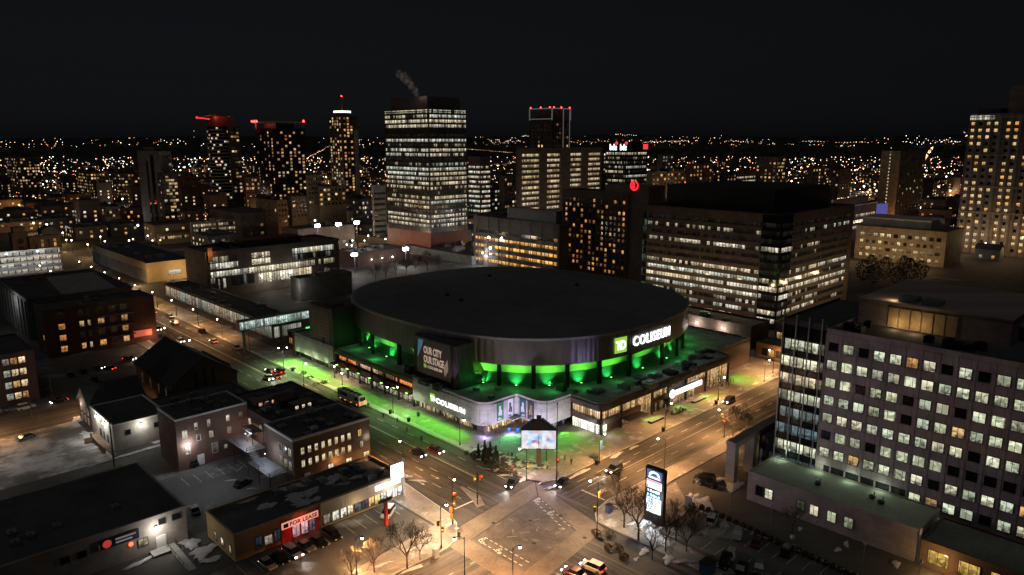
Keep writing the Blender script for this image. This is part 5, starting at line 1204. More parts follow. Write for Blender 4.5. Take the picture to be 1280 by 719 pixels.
for z in (28, 45, 66, s.z1 - 2): b.box(s.x - .9, s.y - .4, z, s.x - .71, s.y + s.ly, z + .7)
b.build('string_course', M['beige'], s.root); sub(s, 'upper_stage', 'brownc', (s.x + 2, s.y, s.z1, s.x + 22, s.y + s.ly - 21, s.z1 + 18)); s.ribbon('X', s.ly - 15, s.ly - .6, s.z1 - 3.4, 2.6, .9, WHITE, .8, plane=s.x - .72); s.done()
b = MB(); b.box(s.x + 2, s.y + s.ly - 17, s.z1, s.x + 20, s.y + s.ly - 4, s.z1 + 4); b.build('roof_penthouse', M['darkc'], s.root)
s = Bld('low_building', 'low dark brown market building with two wall lamps right behind the arena', 'building', 141, 22, 14, 62, 8.2, M['dark_brick'], 'dark_roof', parapet=.8); s.grid('X', 3, 15, 2, 2, 3, 1, 2.6, 2.6, .4, WARM, (.3, .6)); s.units(6, 3.); s.done()
wall_flood('white floodlight on the brown market building, left of two', 140.8, 44.5, 6.6, 1500, -1, 0); wall_flood('white floodlight on the brown market building, right of two', 140.8, 33.5, 6.6, 1500, -1, 0)
s = Bld('low_building', 'small shop pavilion with an orange lit front by the far right street corner', 'building', 136.2, 0, 10, 17, 4.6, M['orange_brick'], 'grey_roof', parapet=.4); s.grid('X', 2, 15, .8, .8, 5, 1, 2., 2.4, .9, ORANGE, (.5, .9)); s.done(); point((133.8, 8, 3), (1, .5, .18), 700, .3)
s = Bld('low_building', 'low concrete podium with lit ground floor left of the ribbon window office foot', 'building', 160, 4, 13, 18, 7, M['greyc'], 'gravel_roof', parapet=.6); s.ribbon('X', 1, 17, 1, 2.6, .6, WARM, .5); s.units(4, 3); s.done()
# --- left of the arena: market arcade, library, skywalk, mall boxes
a = Bld('market_arcade', 'long glass fronted market arcade with a flat roof along the boulevard', 'arcade', 21, 158, 13, 116, 5.6, M['greyc'], 'gravel_roof', parapet=.5, par_mat=M['grey_metal'])
for k in range(19): a.ribbon('X', 1 + k * 6, 6.4 + k * 6, .4, 4.6, .9, [(.75, .8, .68), (.9, .8, .62), (1, .75, .5)], .42, 'fin')
a.ribbon('Y', .6, 12, .4, 4.4, .9, [(.85, .85, .7)], .32, 'fin'); a.units(12, 3.2, (.6, 1.4)); a.done()
l = far('library', 'modern four storey library with bright glass floors and blank brown side bays', 'library', 231, 256, 424, 318, 350, M['brownc'], parapet=1.)
print('LIB', l.x, l.y, l.lx, l.ly, l.z1); q_ = l.lx / 73; zz = l.z1 / 22.
for z, a0, a1, lt, st in ((17.4, 2, 16, .6, .5), (14.2, 2, 16, .8, .7), (17.4, 23, 33, .9, .85), (14.2, 23, 33, .85, .85), (17.4, 45, 70, .85, .75), (14.2, 45, 70, .4, .35), (10.2, 2, 58, .97, .95), (4.6, 26, 56, .97, 1.0), (4.4, 3, 10, .5, .5), (7.2, .5, 4, .6, .4), (5., 12, 24, .35, .5), (10.2, 60, 70, .6, .5)):
    for r_ in range(3): w = (a1 - a0) / 3; l.ribbon('Y', (a0 + w * r_ + .15) * q_, (a0 + w * (r_ + 1) - .15) * q_, z * zz, (2.7 if z > 5 else 4.8) * zz, lt, WHITE, st, 'rib')
l.units(7, 5, (1, 2.4), 'steel'); l.penthouse(.3, .3, .75, .8, 3.4, M['darkc']); l.done()
sub(l, 'orange_fin', 'orange_brick', (l.x + 1, l.y - .8, l.z1 - 4, l.x + 3.4, l.y - .06, l.z1 + 3)); point((l.x + 2, l.y - 3, l.z1), (1, .5, .2), 350, .3); point((l.x + 30 * q_, l.y - 5, 7), (1, .95, .8), 1200, .5); point((l.x + 46 * q_, l.y - 5, 7), (1, .95, .8), 1200, .5)
k = thing('skywalk', 'enclosed glass skywalk crossing from the market arcade to the arena stair tower', 'footbridge', (16, 150, 0))
b = MB(); b.box(4, 148.5, 8.2, 38, 151.5, 8.5); b.box(4, 148.5, 11.3, 38, 151.5, 11.7); b.build('deck', M['greyc'], k)
b = MB(); b.box(4.2, 148.62, 8.5, 37.8, 148.7, 11.3); o = b.build('glazing', M['fin'], k); o.color = (.72, .9, .82, .75); o['lit'] = 1.
b = MB(); b.box(4.2, 151.3, 8.5, 37.8, 151.38, 11.3); b.box(4.0, 148.7, 8.5, 4.2, 151.3, 11.3); b.build('rear_glazing', M['grey_metal'], k)
b = MB()
for x in (6, 20.5, 34): b.box(x - .4, 149.5, 0, x + .4, 150.5, 8.2)
b.build('pillar', M['greyc'], k)
for x in (9, 20, 30): point((x, 147.4, 10), (.8, 1, .9), 60, .2)
s = Bld('restaurant', 'low restaurant with a cursive red Good sign under the skywalk', 'restaurant', 22, 134.5, 28, 13.4, 5.2, M['dark_brick'], 'grey_roof', parapet=.5); s.ribbon('X', 1, 12, .6, 2.4, .9, ORANGE, .6, 'rib_wide'); s.units(5, 2.4); s.done()
gs = thing('wall_sign', 'red orange cursive Good sign on the low restaurant front', 'sign', (22, 140, 3.4)); b = MB(); b.box(21.8, 135.4, 3.2, 21.95, 146.6, 5.); b.build('board', M['black'], gs)
me = text_mesh('Good', 2.1, .05, .03); x0, x1 = width(me); put_text(me, 'lettering', emis('sign_orange', (1, .3, .1), 2.2, False), lambda u, v, d: (21.75 - d, 143.6 - u * 1.05, 3.5 + v), gs)
b = MB(); b.box(26, 137, 5.7, 31, 141, 7.2); tag(b.build('light_box', emis('green_box', (.1, .9, .2), 1.2)), 'small green glowing box on the restaurant roof', 'light box')
s = far('concert_hall', 'big windowless grey hall block right behind the arena stair tower', 'hall', 363, 374, 440, 350, 345, M['greyc'], parapet=.6); s.units(5, 4); s.done(); point((s.x - 3, s.y - 2, 8), (1, .95, .85), 900, .4)
s = far('concert_hall', 'dark brown windowless theatre block with small wall lamps beyond the grey hall', 'hall', 424, 447, 512, 318, 440, M['dark_brick'], parapet=.8); s.units(6, 4); s.done(); print('THEATRE', s.x, s.y, s.lx, s.ly, s.z1)
for q, nm in ((.25, 'left of three'), (.45, 'middle of three'), (.65, 'right of three')): wall_flood('small white lamp on the windowless brown theatre block, ' + nm, s.x + s.lx * q, s.y - .1, s.z1 - 4, 120, 0, -1)
s = far('mall_building', 'pale snowy roofed mall block just behind the arena roof', 'mall', 505, 590, 650, 322, 450, M['greyc'], 'gravel_roof', parapet=.8); s.units(14, 6., (1, 3)); s.done()
s = far('mall_building', 'long dark mall block between the theatre and the black tower', 'mall', 440, 505, 560, 309, 520, M['darkc'], 'gravel_roof', parapet=.8); s.units(10, 6., (1, 3)); s.done()
s = far('office_building', 'four floor beige office block with a full grid of lit windows, left of the library', 'office building', 237, 239, 305, 279, 545, M['beige'], parapet=.7); s.grid('Y', 1, s.lx - 1, 1.5, s.z1 - 3.4, 20, 4, 1.3, 2, .85, [(1, .8, .48)], (.7, 1.1), fr=0); s.units(5, 5); s.done()
s = far('office_building', 'low beige wing with one row of lit windows joined to the four floor beige office', 'office building', 196, 198, 238, 294, 540, M['beige2'], parapet=.6); s.grid('Y', 1, s.lx - 1, s.z1 - 3.4, s.z1 - 3.4, 12, 1, 1.3, 1.9, .85, WARM, (.6, 1.)); s.done()
s = far('hall', 'ochre hall with a wavy parapet and one big lit window across the boulevard', 'hall', 118, 183, 246, 332, 392, M['beige2'], parapet=1.2); s.one('Y', s.lx * .55, s.z1 - 6.5, 7., 2.6, (1, .92, .7, .6)); s.units(6, 5); s.done(); print('OCHRE', s.x, s.y, s.lx, s.ly, s.z1)
b = MB()
for q in range(7): b.box(s.x - .35, s.y + s.ly * q / 7 + .3, 0, s.x - .07, s.y + s.ly * (q + 1) / 7 - .3, s.z1 - 3)
b.build('grey_panel', M['greyc'], s.root); point((s.x - 6, s.y - 6, 6), (1, .62, .26), 4200, .5); point((s.x + s.lx * .6, s.y - 9, 6), (1, .62, .26), 5200, .5)
c = far('church', 'dark brick church with a square belfry on the left', 'church', 34, 36, 76, 297, 520, M['dark_brick'], parapet=.5); c.grid('Y', 2, c.lx - 2, 3, c.z1 - 8, 4, 2, 1.6, 3, .3, ORANGE, (.4, .8))
b = MB(); q = at_d(14, 292, 515); b.box(q.x, q.y, 0, q.x + 10, q.y + 10, q.z); b.box(q.x + 1.5, q.y + 1.5, q.z, q.x + 8.5, q.y + 8.5, q.z + 4); b.build('belfry', M['brown_brick'], c.root)
b = MB(); b.tube((q.x + 5, q.y - .02, q.z - 6), (q.x + 5, q.y - .2, q.z - 6), 2., n=14); b.box(q.x + 3.2, q.y - .2, q.z - 17, q.x + 6.8, q.y - .03, q.z - 9.5); b.build('belfry_opening', M['black'], c.root); c.done()
w = far('parking_garage', 'white open parking garage with bright lit decks at the left edge', 'parking garage', -60, -55, 80, 350, 395, M['whitec'], 'gravel_roof', parapet=.9)
for z in (1., 4.4, 7.8, 11.2): w.ribbon('Y', .5, w.lx - .5, z, 2., .85, WHITE, .55, 'rib_wide')
b = MB()
for z in (0.2, 3.2, 6.6, 10., 13.4): b.box(w.x, w.y - 1.4, z, w.x + w.lx, w.y - .06, z + .9)
b.build('deck_edge', M['whitec'], w.root)
sub(w, 'stair_tower', 'greyc', (w.x + w.lx * .62, w.y + 2, w.z1, w.x + w.lx * .78, w.y + 10, w.z1 + 7)); w.done()
for x in (.2, .5, .8): point((w.x + w.lx * x, w.y - 7, 12), (.95, .97, 1), 1500, .5); point((w.x + w.lx * x, w.y + 8, w.z1 + 6), (.95, .95, 1), 900, .5)
ap = Bld('apartment_building', 'four storey red brick apartment house with balconies and lit windows by the side street', 'apartment block', -47.7, 190, 36.6, 16, 16.8, M['red_brick'], 'dark_roof', parapet=.6)
for r in range(4):
    for x, w_ in ((4.8, 2.), (11.2, 1.4), (13.6, .8), (17.6, 2.), (21.6, 2.), (25.6, 2.)):
        on = R.random() < .62 and r < 3; ap.one('Y', x, 1.4 + r * 4.1, w_, 2., (*R.choice(WARM + ORANGE), R.uniform(.4, .9) if on else .01), 'frame_white')
for r in range(1, 4):
    b = MB(); b.box(-31.5, 188.2, r * 4.1 - .1, -19, 189.95, r * 4.1 + .1)
    for x in range(24): b.tube((-31.4 + x * .53, 188.25, r * 4.1), (-31.4 + x * .53, 188.25, r * 4.1 + 1.1), .03, n=3)
    b.tube((-31.5, 188.25, r * 4.1 + 1.1), (-19, 188.25, r * 4.1 + 1.1), .04, n=4); b.build('balcony', M['grey_metal'], ap.root)
for r in range(4): ap.one('X', 5, 1.4 + r * 4.1, 1.3, 1.8, (1, .6, .2, .5 * (r == 1)), 'frame_white')
ap.units(5, 2.4); ap.done(); point((-13.6, 188.6, 3), (1, .35, .2), 350, .3)
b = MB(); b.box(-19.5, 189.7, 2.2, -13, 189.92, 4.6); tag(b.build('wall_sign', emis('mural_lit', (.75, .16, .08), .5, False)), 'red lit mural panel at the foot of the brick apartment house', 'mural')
s = Bld('factory_building', 'old grey factory block with a sloping skylight roof behind the brick apartment house', 'factory', -47, 222, 38, 58, 15.6, M['greyc'], 'dark_roof', parapet=.8); b = MB(); b.face([(-34, 226, 15.7), (-14, 226, 15.7), (-16, 250, 19.5), (-34, 250, 19.5)]); b.face([(-34, 250, 19.5), (-16, 250, 19.5), (-16, 250, 15.7), (-34, 250, 15.7)]); b.face([(-34, 226, 15.7), (-34, 250, 19.5), (-34, 250, 15.7)]); b.build('skylight_roof', M['concrete'], s.root)
b = MB()
for q in range(9): b.box(-47.4, 224 + q * 6, 0, -47.07, 225 + q * 6, 15)
b.build('pilaster', M['concrete'], s.root); s.units(3, 3); s.done(); point((-51, 240, 13), (.95, .97, 1), 700, .4)
d = Bld('apartment_building', 'dark brown walk-up block with four rows of paired windows at the left edge', 'apartment block', -120, 143, 59.5, 26, 15., M['dark_brick'], 'dark_roof', parapet=.5)
for r in range(4):
    for x, pal, st in ((44.5, WHITE, .3), (46.4, WHITE, .35), (48.3, WHITE, .3), (52.2, WHITE, .35), (54.2, ORANGE[1:2] + WARM, .75), (56.2, ORANGE[1:2] + WARM, .9)): d.one('Y', x, 1.6 + r * 3.5, 1.6, 1.9, (*R.choice(pal), st * R.uniform(.4, 1.2)))
d.units(4, 2.4); d.done()
s = far('office_building', 'long dark low rise with pale snow on its roof below the ochre lit block', 'office building', 262, 300, 345, 268, 560, M['brownc'], 'gravel_roof', parapet=.5); s.grid('Y', 1, s.lx - 1, 4, s.z1 - 4, 6, 3, 2.2, 2, .3, WARM); s.done()
s = far('mall_building', 'wide low dark civic block beneath the three bright mast lights', 'building', 352, 372, 443, 288, 500, M['brownc'], 'gravel_roof', parapet=.6); s.grid('Y', 1, s.lx - 1, 3, 3, 8, 1, 3, 2.5, .4, WHITE); s.units(8, 4.); s.done(); FL = s
# tall mast lights by the rink
for px, py, d_, lab in ((397, 282, 470, 'brilliant white mast light, leftmost of three in a row left of the black tower'), (423, 280, 470, 'brilliant white mast light, middle of three in a row left of the black tower'), (446, 278, 470, 'brilliant white mast light, right of three in a row beside the striped office'), (443, 318, 420, 'brilliant white mast light low beside the windowless theatre'), (507, 311, 440, 'brilliant white mast light in front of the dark red tower base')):
    p = at_d(px, py, d_); t = thing('mast_light', lab, 'mast light', (p.x, p.y, 0)); b = MB(); b.tube((p.x, p.y, 0), (p.x, p.y, p.z), .3, .18, 6); b.build('mast', M['steel'], t); b = MB(); b.box(p.x - 1.2, p.y - .3, p.z, p.x + 1.2, p.y + .3, p.z + .5); b.build('bracket', M['steel'], t)
    b = MB()
    for q in (-1, 0, 1): b.ball((p.x + q * 1. - .3, p.y - .4, p.z - .1), 1.0, 0, 8, 6)
    b.build('lamp_head', emis('mast_lamp', (1, .98, .92), 30, False), t); point((p.x - 1.5, p.y - 2, p.z - 2), (1, .97, .9), 3200, .5)
# ------------------------------------------------------------------ street lamps and signals
M['lamp_warm'] = emis('lamp_globe_warm', (1, .8, .52), 26, False); M['lamp_white'] = emis('lamp_globe_white', (1, .95, .86), 26, False); M['globe_off'] = plain('globe_unlit', (.4, .38, .42), .4, .1, 1.)
M['sig_yellow'] = plain('signal_yellow', (.5, .27, .03), .6, .1, 1.); M['sig_red'] = emis('signal_red', (1, .03, .02), 9, False); M['sig_green'] = emis('signal_green', (.05, 1, .5), 5, False); M['sig_amber'] = emis('signal_hand', (1, .3, .05), 5, False)
WARML = (1, .5, .2); WHITEL = (1, .66, .38)
def street_lamp(label, px, py, h=8.4, arms=((-1, 0),), power=2600, colr=WARML, mat='lamp_warm', group=None, r=.24, reach=1.7):
    p = at(px, py); t = thing('street_lamp', label, 'street lamp', (p.x, p.y, 0), group)
    b = MB(); b.tube((p.x, p.y, 0), (p.x, p.y, .8), .2, .16); b.tube((p.x, p.y, .8), (p.x, p.y, h), .1, .07); b.build('pole', M['black'], t)
    for ax, ay in arms:
        q = (p.x + ax * reach, p.y + ay * reach, h)
        b = MB(); b.tube((p.x, p.y, h - .5), (p.x + ax * reach * .5, p.y + ay * reach * .5, h + .25), .05, n=5); b.tube((p.x + ax * reach * .5, p.y + ay * reach * .5, h + .25), q, .05, n=5); b.build('arm', M['black'], t)
        b = MB(); b.tube((q[0], q[1], h - .12), (q[0], q[1], h + .12), .3, .12, 8, 0); b.build('lamp_cap', M['black'], t)
        b = MB(); b.ball((q[0], q[1], h - .32), r, 0, 8, 6); b.build('lamp_globe', M[mat], t)
        spot((q[0], q[1], h - .7), (q[0], q[1], 0), colr, power * 3.7, 158, .45, .25)
    return t
def signal(parent, x, y, z, face=(-1, 0), lit='red', n=3):
    """three-lamp signal head on parent"""
    fx_, fy_ = face; b = MB(); b.box(x - .22, y - .22, z, x + .22, y + .22, z + 1.1, 0); o = b.build('signal_head', M['sig_yellow'], parent)
    for k, c in enumerate(('red', 'amber', 'green')):
        zz = z + .9 - k * .35; on = c == lit
        b = MB(); b.tube((x + fx_ * .2, y + fy_ * .2, zz), (x + fx_ * .3, y + fy_ * .3, zz), .15 if on else .11, n=8)
        b.build('signal_lamp', M['sig_' + c] if on else M['black'], o if False else parent)
E6 = (-.71, -.71)
t = street_lamp('tall curved street lamp on the boulevard kerb by the white lit strip mall corner', 505, 597, 8.6, ((.2, 1),), 3600)
b = MB(); b.box(-13.1, 24.7, 3.6, -12.6, 25.1, 4.8); b.build('sign_plate', M['grey_metal'], t)
t = street_lamp('black corner pole with lamp and amber signals beside the spreading bare tree', 551.7, 686, 8.6, ((1, .2),), 3400, WHITEL, 'lamp_white'); q = t.location; signal(t, q.x + .5, q.y + .2, 3.2, E6, 'amber'); signal(t, q.x - .4, q.y + .3, 4.8, (0, 1), 'red')
t = street_lamp('signal pole with a street lamp on the crossing corner opposite the arena, orange signal heads', 566, 656, 9.2, ((.9, .7),), 3200, WHITEL, 'lamp_white'); q = t.location
for dx, z, l in ((.5, 5.6, 'red'), (.5, 4., 'amber'), (-.5, 3., 'red'), (1.0, 5.4, 'red'), (-.4, 1.6, 'red')): signal(t, q.x + dx, q.y + dx * .3, z, E6, l)
t = thing('traffic_signal', 'black signal pole on the small traffic island in the boulevard', 'traffic signal', (*at(597, 631)[:2], 0)); q = t.location
b = MB(); b.tube(q, (q.x, q.y, 7.4), .14, .1); b.tube((q.x, q.y, 1.6), (q.x, q.y, 2.6), .22, .22); b.build('pole', M['black'], t); signal(t, q.x - .5, q.y + .2, 5.6, (-.5, -.9), 'amber'); signal(t, q.x + .6, q.y - .4, 5.6, (.3, -1), 'red')
t = street_lamp('street lamp with a traffic signal at the snowy arena corner, left of the big screen', 658, 601, 7.8, ((-.4, .9),), 1500, WHITEL, 'lamp_white'); q = t.location; signal(t, q.x + .5, q.y, 2.9, E6, 'amber')
t = thing('mast', 'tall slim dark flag mast at the arena corner, right of the big screen', 'mast', (*at(695.6, 603)[:2], 0)); q = t.location
b = MB(); b.tube(q, (q.x, q.y, 3), .2, .16); b.tube((q.x, q.y, 3), (q.x, q.y, 18.6), .14, .07); b.build('pole', M['black'], t); signal(t, q.x + .4, q.y, 4.6, E6, 'red'); b = MB(); b.tube((q.x, q.y, 18.6), (q.x, q.y, 19), .16, .16); b.build('finial', M['black'], t)
t = thing('mast', 'shorter slim dark flag mast behind the big screen', 'mast', (*at(683, 577)[:2], 0)); q = t.location; b = MB(); b.tube(q, (q.x, q.y, 15.), .12, .06); b.build('pole', M['black'], t); b = MB(); b.ball((q.x, q.y, 15.1), .14, 0, 6, 4); b.build('finial', M['black'], t)
t = street_lamp('street lamp with a blue hanging banner on the arena side of the right street', 749, 579, 8.4, ((-.2, -1),), 2600); q = t.location; b = MB(); b.box(q.x + .1, q.y - .05, 3.4, q.x + .9, q.y + .05, 5.6); b.build('banner', emis('blue_banner', (.06, .22, .4), .5, False), t)
street_lamp('street lamp over the near kerb of the right street, left of the stone gate', 830, 592, 8.6, ((-.3, 1),), 4200)
t = street_lamp('street lamp with a red signal on the kerb by the stone gate trees', 905, 548, 7.8, ((-.2, 1),), 3600); q = t.location; signal(t, q.x - .5, q.y, 4, E6, 'red')
street_lamp('street lamp on the arena pavement between the lobby planters and the crowd', 831, 536, 8.0, ((0, -1),), 2600); street_lamp('street lamp on the arena pavement at the far end of the lobby', 897.5, 501, 8., ((0, -1),), 3000)
t = street_lamp('tall lamp and signal pole at the near right corner by the round bushes', 746, 671, 11.6, ((-.2, 1),), 3800, WHITEL, 'lamp_white'); q = t.location; signal(t, q.x + .5, q.y, 8.2, E6, 'red'); signal(t, q.x - .3, q.y + .4, 5.2, (0, 1), 'red')
street_lamp('street lamp on the boulevard lawn in front of the small white wall letters', 575, 557, 7.6, ((0, -1),), 450, (.8, 1, .6), 'lamp_white'); street_lamp('twin arm street lamp on the boulevard lawn beside the orange lit arena windows', 491.5, 517, 8.2, ((-.6, .6), (.6, -.6)), 420, (.8, 1, .6), 'lamp_white')
street_lamp('twin arm street lamp at the far end of the green lit lawn', 355, 464, 8.4, ((-.6, .5), (.7, -.4)), 1300, (.8, 1, .55), 'lamp_white'); street_lamp('low post lamp by the arena wall where the white cladding ends', 418.5, 473, 4.4, ((0, 0),), 700, WHITEL, 'lamp_white'); street_lamp('low post lamp between the coach and the arena glazing', 428, 482, 4.4, ((0, 0),), 700, WHITEL, 'lamp_white')
street_lamp('bare bulb lamp on the boulevard kerb behind the brick row', 380, 483, 7.5, ((.6, 0),), 1500, WHITEL, 'lamp_white')
street_lamp('lamp on a short mast among the small bare trees of the strip mall lot', 446, 719, 7.4, ((.6, -.4),), 3000); street_lamp('street lamp at the bottom edge by the near crossing, left of two', 581, 727, 8.6, ((-.8, .6),), 3600); street_lamp('street lamp at the bottom edge by the near crossing, right of two', 641, 742, 8.6, ((.8, -.2),), 3600)
street_lamp('street lamp on the far right street kerb by the shop pavilion', 955, 478, 8., ((0, -.8),), 2600)
street_lamp('street lamp further along the right street beyond the crossing signals', 966, 467, 8., ((0, 1),), 2200)
for i, (px, py, lab) in enumerate(((866, 623, 'grey unlit globe lamp by the snow heap and the stone gate'), (912, 639, 'grey unlit globe lamp near the white car'), (963, 656, 'grey unlit globe lamp before the lit wing window'), (1019, 675, 'grey unlit globe lamp before the long wing wall, near four wing windows'), (1078.5, 705, 'grey unlit globe lamp at the end of the wing wall'), (1148, 728, 'grey unlit globe lamp before the amber windows'))):
    p = at(px, py); t = thing('globe_lamp', lab, 'lamp post', (p.x, p.y, 0)); b = MB(); b.tube(p, (p.x, p.y, 3.8), .08, .06); b.build('pole', M['grey_metal'], t); b = MB(); b.ball((p.x, p.y, 4.05), .32, 0, 10, 7); b.build('lamp_globe', M['globe_off'], t)
# utility poles
for px, py, hgt, lab in ((143, 583, 12, 'bare black utility pole beside the white sided hall'), (41, 527, 11, 'utility pole on the side street kerb'), (66, 500, 12, 'utility pole beside the dark walk-up block')):
    p = at(px, py); t = thing('utility_pole', lab, 'pole', (p.x, p.y, 0)); b = MB(); b.tube(p, (p.x, p.y, hgt), .2, .13); b.build('pole', M['trunk'], t); b = MB(); b.box(p.x - .9, p.y - .06, hgt - .8, p.x + .9, p.y + .06, hgt - .65); b.build('crossarm', M['trunk'], t)
# boulevard lamps running away to the left
n_ = 0
for y in range(150, 370, 24):
    for x, ax in ((7.8, -1), (-15, 1)):
        b0 = MB(); t = thing('street_lamp', 'small warm street lamp along the far boulevard beside the market arcade', 'street lamp', (x, y, 0), 'far boulevard lamps'); b0.tube((x, y, 0), (x, y, 7.8), .11, .07); b0.tube((x, y, 7.8), (x + ax * 1.6, y, 8.1), .05, n=4); b0.build('pole', M['black'], t)
        b0 = MB(); b0.ball((x + ax * 1.6, y, 7.8), .26, 0, 6, 5); b0.build('lamp_globe', M['lamp_warm'], t); spot((x + ax * 1.6, y, 7.3), (x + ax * 1.6, y, 0), WARML if n_ % 3 else WHITEL, 6000, 158, .45, .25); n_ += 1
for x in range(-130, -20, 26):
    t = thing('street_lamp', 'small warm street lamp along the side street on the left', 'street lamp', (x, 117, 0), 'side street lamps'); b0 = MB(); b0.tube((x, 117, 0), (x, 117, 8), .11, .07); b0.tube((x, 117, 8), (x, 118.6, 8.2), .05, n=4); b0.build('pole', M['black'], t); b0 = MB(); b0.ball((x, 118.6, 7.9), .26, 0, 6, 5); b0.build('lamp_globe', M['lamp_warm'], t); spot((x, 119, 7.3), (x, 119, 0), WARML, 6500, 158, .45, .25)
point((-85, 100, 9), (1, .9, .78), 2600, .5); point((-108, 92, 9), (1, .9, .78), 2600, .5); point((-46, 48, 8), (.9, .93, 1), 700, .5)
# ------------------------------------------------------------------ big screen and pylon sign
M['led'] = None
m, nt, b_ = newmat('led_picture'); co = objco(nt); s_ = N(nt, 'ShaderNodeSeparateXYZ'); nt.links.new(co, s_.inputs[0])
v = N(nt, 'ShaderNodeTexVoronoi', distance='CHEBYCHEV'); v.inputs['Scale'].default_value = 1.3; nt.links.new(co, v.inputs['Vector'])
k = math_(nt, 'FRACT', math_(nt, 'MULTIPLY', v.outputs['Color'], 1.))
nt.links.new(ramp(nt, k, [(0., (.85, .95, 1)), (.42, (.9, .97, 1)), (.55, (.2, .55, 1)), (.7, (.8, .93, 1)), (.84, (.8, .25, .35)), (.88, (.2, .2, .5)), (.93, (1, 1, 1))]), b_.inputs['Emission Color']); b_.inputs['Emission Strength'].default_value = .85
M['led'] = m
sc0 = Vector((14.5, 8.4, 0)); bb = thing('billboard', 'big lit video screen under a dark gabled hood at the arena corner', 'billboard', sc0)
def scr(u, d, z): return (sc0.x + u * .7071 + d * -.7071, sc0.y - u * .7071 + d * -.7071, z)
def sbox(b, u0, u1, d0, d1, z0, z1, mi=0):
    b.prism([scr(u0, d0, 0)[:2], scr(u0, d1, 0)[:2], scr(u1, d1, 0)[:2], scr(u1, d0, 0)[:2]][::-1], z0, z1, mi)
b = MB(); sbox(b, -.55, .55, -.5, .5, 0, 4.2); b.build('post', panelled('post_clad', (.16, .11, .09), 1., 1., .03), bb)
b = MB(); sbox(b, -4.2, 4.2, -.55, .35, 3.9, 8.9); b.build('screen_case', M['black'], bb)
b = MB(); sbox(b, -4.05, -.06, .36, .42, 4.1, 8.6); b.build('screen', M['led'], bb); b = MB(); sbox(b, .06, 4.05, .36, .42, 4.1, 8.6); b.build('screen', M['led'], bb)
b = MB(); fr, bk = [scr(u, .4, z) for u, z in ((-4.2, 8.9), (-1.6, 11.2), (1.2, 11.4), (4.2, 8.9))], [scr(u, -.6, z) for u, z in ((-4.2, 8.9), (-1.6, 11.2), (1.2, 11.4), (4.2, 8.9))]
b.face(fr); b.face(bk[::-1])
for i in range(3): b.face([fr[i], fr[i + 1], bk[i + 1], bk[i]])
b.build('hood', M['steel'], bb); b = MB(); sbox(b, -.6, .6, -.3, .3, 11.2, 12.2); b.build('top_post', M['brown_panel'], bb)
p = scr(0, 2.2, 6.4); spot(p, (46, -72, 20), (.85, .66, .8), 30000, 56, .9, 1.5); spot(p, scr(0, 14, 1), (.7, .5, 1), 9000, 120, 1., 1.5);  # first spot added to brighten the stone office facade, beyond the screen's own glow
pyx = 11.; py_ = thing('pylon_sign', 'tall dark pylon sign with stacked white lit panels at the near right corner', 'pylon sign', (pyx + .5, -27, 0))
b = MB(); b.box(pyx, -29.3, 0, pyx + 1., -24.9, 11.9); b.build('frame', M['black'], py_)
M['py_white'] = emis('pylon_white', (.86, .97, 1), 1.5); M['py_cyan'] = emis('pylon_cyan', (.45, .85, 1), 1.3, False); M['py_pink'] = emis('pylon_pink', (1, .84, .88), 1.3, False); M['py_blue'] = emis('pylon_blue', (.1, .13, .3), 1., False); M['ink'] = emis('pylon_ink', (.1, .22, .3), .3, False); M['ink_red'] = emis('pylon_red', (.9, .12, .2), 1., False)
def pyl(name, y0, y1, z0, z1, mat, d=.03): b = MB(); b.box(pyx - d - .03, -25.25 - y1, z0, pyx - d, -25.25 - y0, z1); return b.build(name, M[mat], py_)
pyl('logo_panel', 0, 3.6, 9.5, 11.5, 'py_blue'); b = MB()
for k in range(10):
    a, a2 = math.pi * k / 10, math.pi * (k + 1) / 10; b.face([(pyx - .08, -27.05 - r_ * math.cos(v_), 10.3 + r_ * .75 * math.sin(v_)) for v_, r_ in ((a, 1.35), (a2, 1.35), (a2, .8), (a, .8))])
b.build('emblem', M['py_white'], py_); pyl('print', .4, 3.2, 9.75, 10.1, 'py_white', .06)
pyl('sign_panel', 0, 3.6, 7.6, 9.3, 'py_pink'); pyl('print', .1, 3.5, 9.0, 9.2, 'ink_red', .06); pyl('print', .1, .4, 7.7, 8.2, 'ink_red', .06)
for z, mt in ((6.7, 'py_white'), (5.8, 'py_cyan')):
    for k in range(5): pyl('print', .2 + k * .65, .2 + k * .65 + R.uniform(.3, .55), z, z + R.uniform(.45, .65), mt)
pyl('sign_panel', 0, 3.6, 2.4, 5.6, 'py_white')
for k in range(6): pyl('print', .2 + R.uniform(0, 1), 1.6 + R.uniform(0, 1.6), 2.6 + k * .5, 2.68 + k * .5, 'ink', .06)
point((9.5, -27, 5), (.85, .95, 1), 900, .8); spot((10., -27, 3), (7, -27, 0), (.85, .95, 1), 700, 150, 1., .8)
p = at(860, 640); t = thing('sign_board', 'small white notice board by the snow heap', 'sign board', (p.x, p.y, 0)); b = MB(); b.box(p.x, p.y - .8, .9, p.x + .15, p.y + .8, 3.4); b.build('board', M['white_trim'], t); b = MB(); b.tube((p.x + .1, p.y - .6, 0), (p.x + .1, p.y - .6, .9), .06); b.tube((p.x + .1, p.y + .6, 0), (p.x + .1, p.y + .6, .9), .06); b.build('leg', M['steel'], t)
p = at(545, 697); t = thing('cabinet', 'pale blue grey utility cabinet with a poster at the strip mall corner', 'utility cabinet', (p.x, p.y, 0)); b = MB(); b.box(p.x - .5, p.y - .4, 0, p.x + .5, p.y + .4, 1.9); b.build('body', plain('cabinet_blue', (.3, .34, .42), .5, .1, 1.), t); b = MB(); b.box(p.x - .53, p.y - .3, .5, p.x - .51, p.y + .3, 1.7); b.build('poster', M['white_trim'], t)
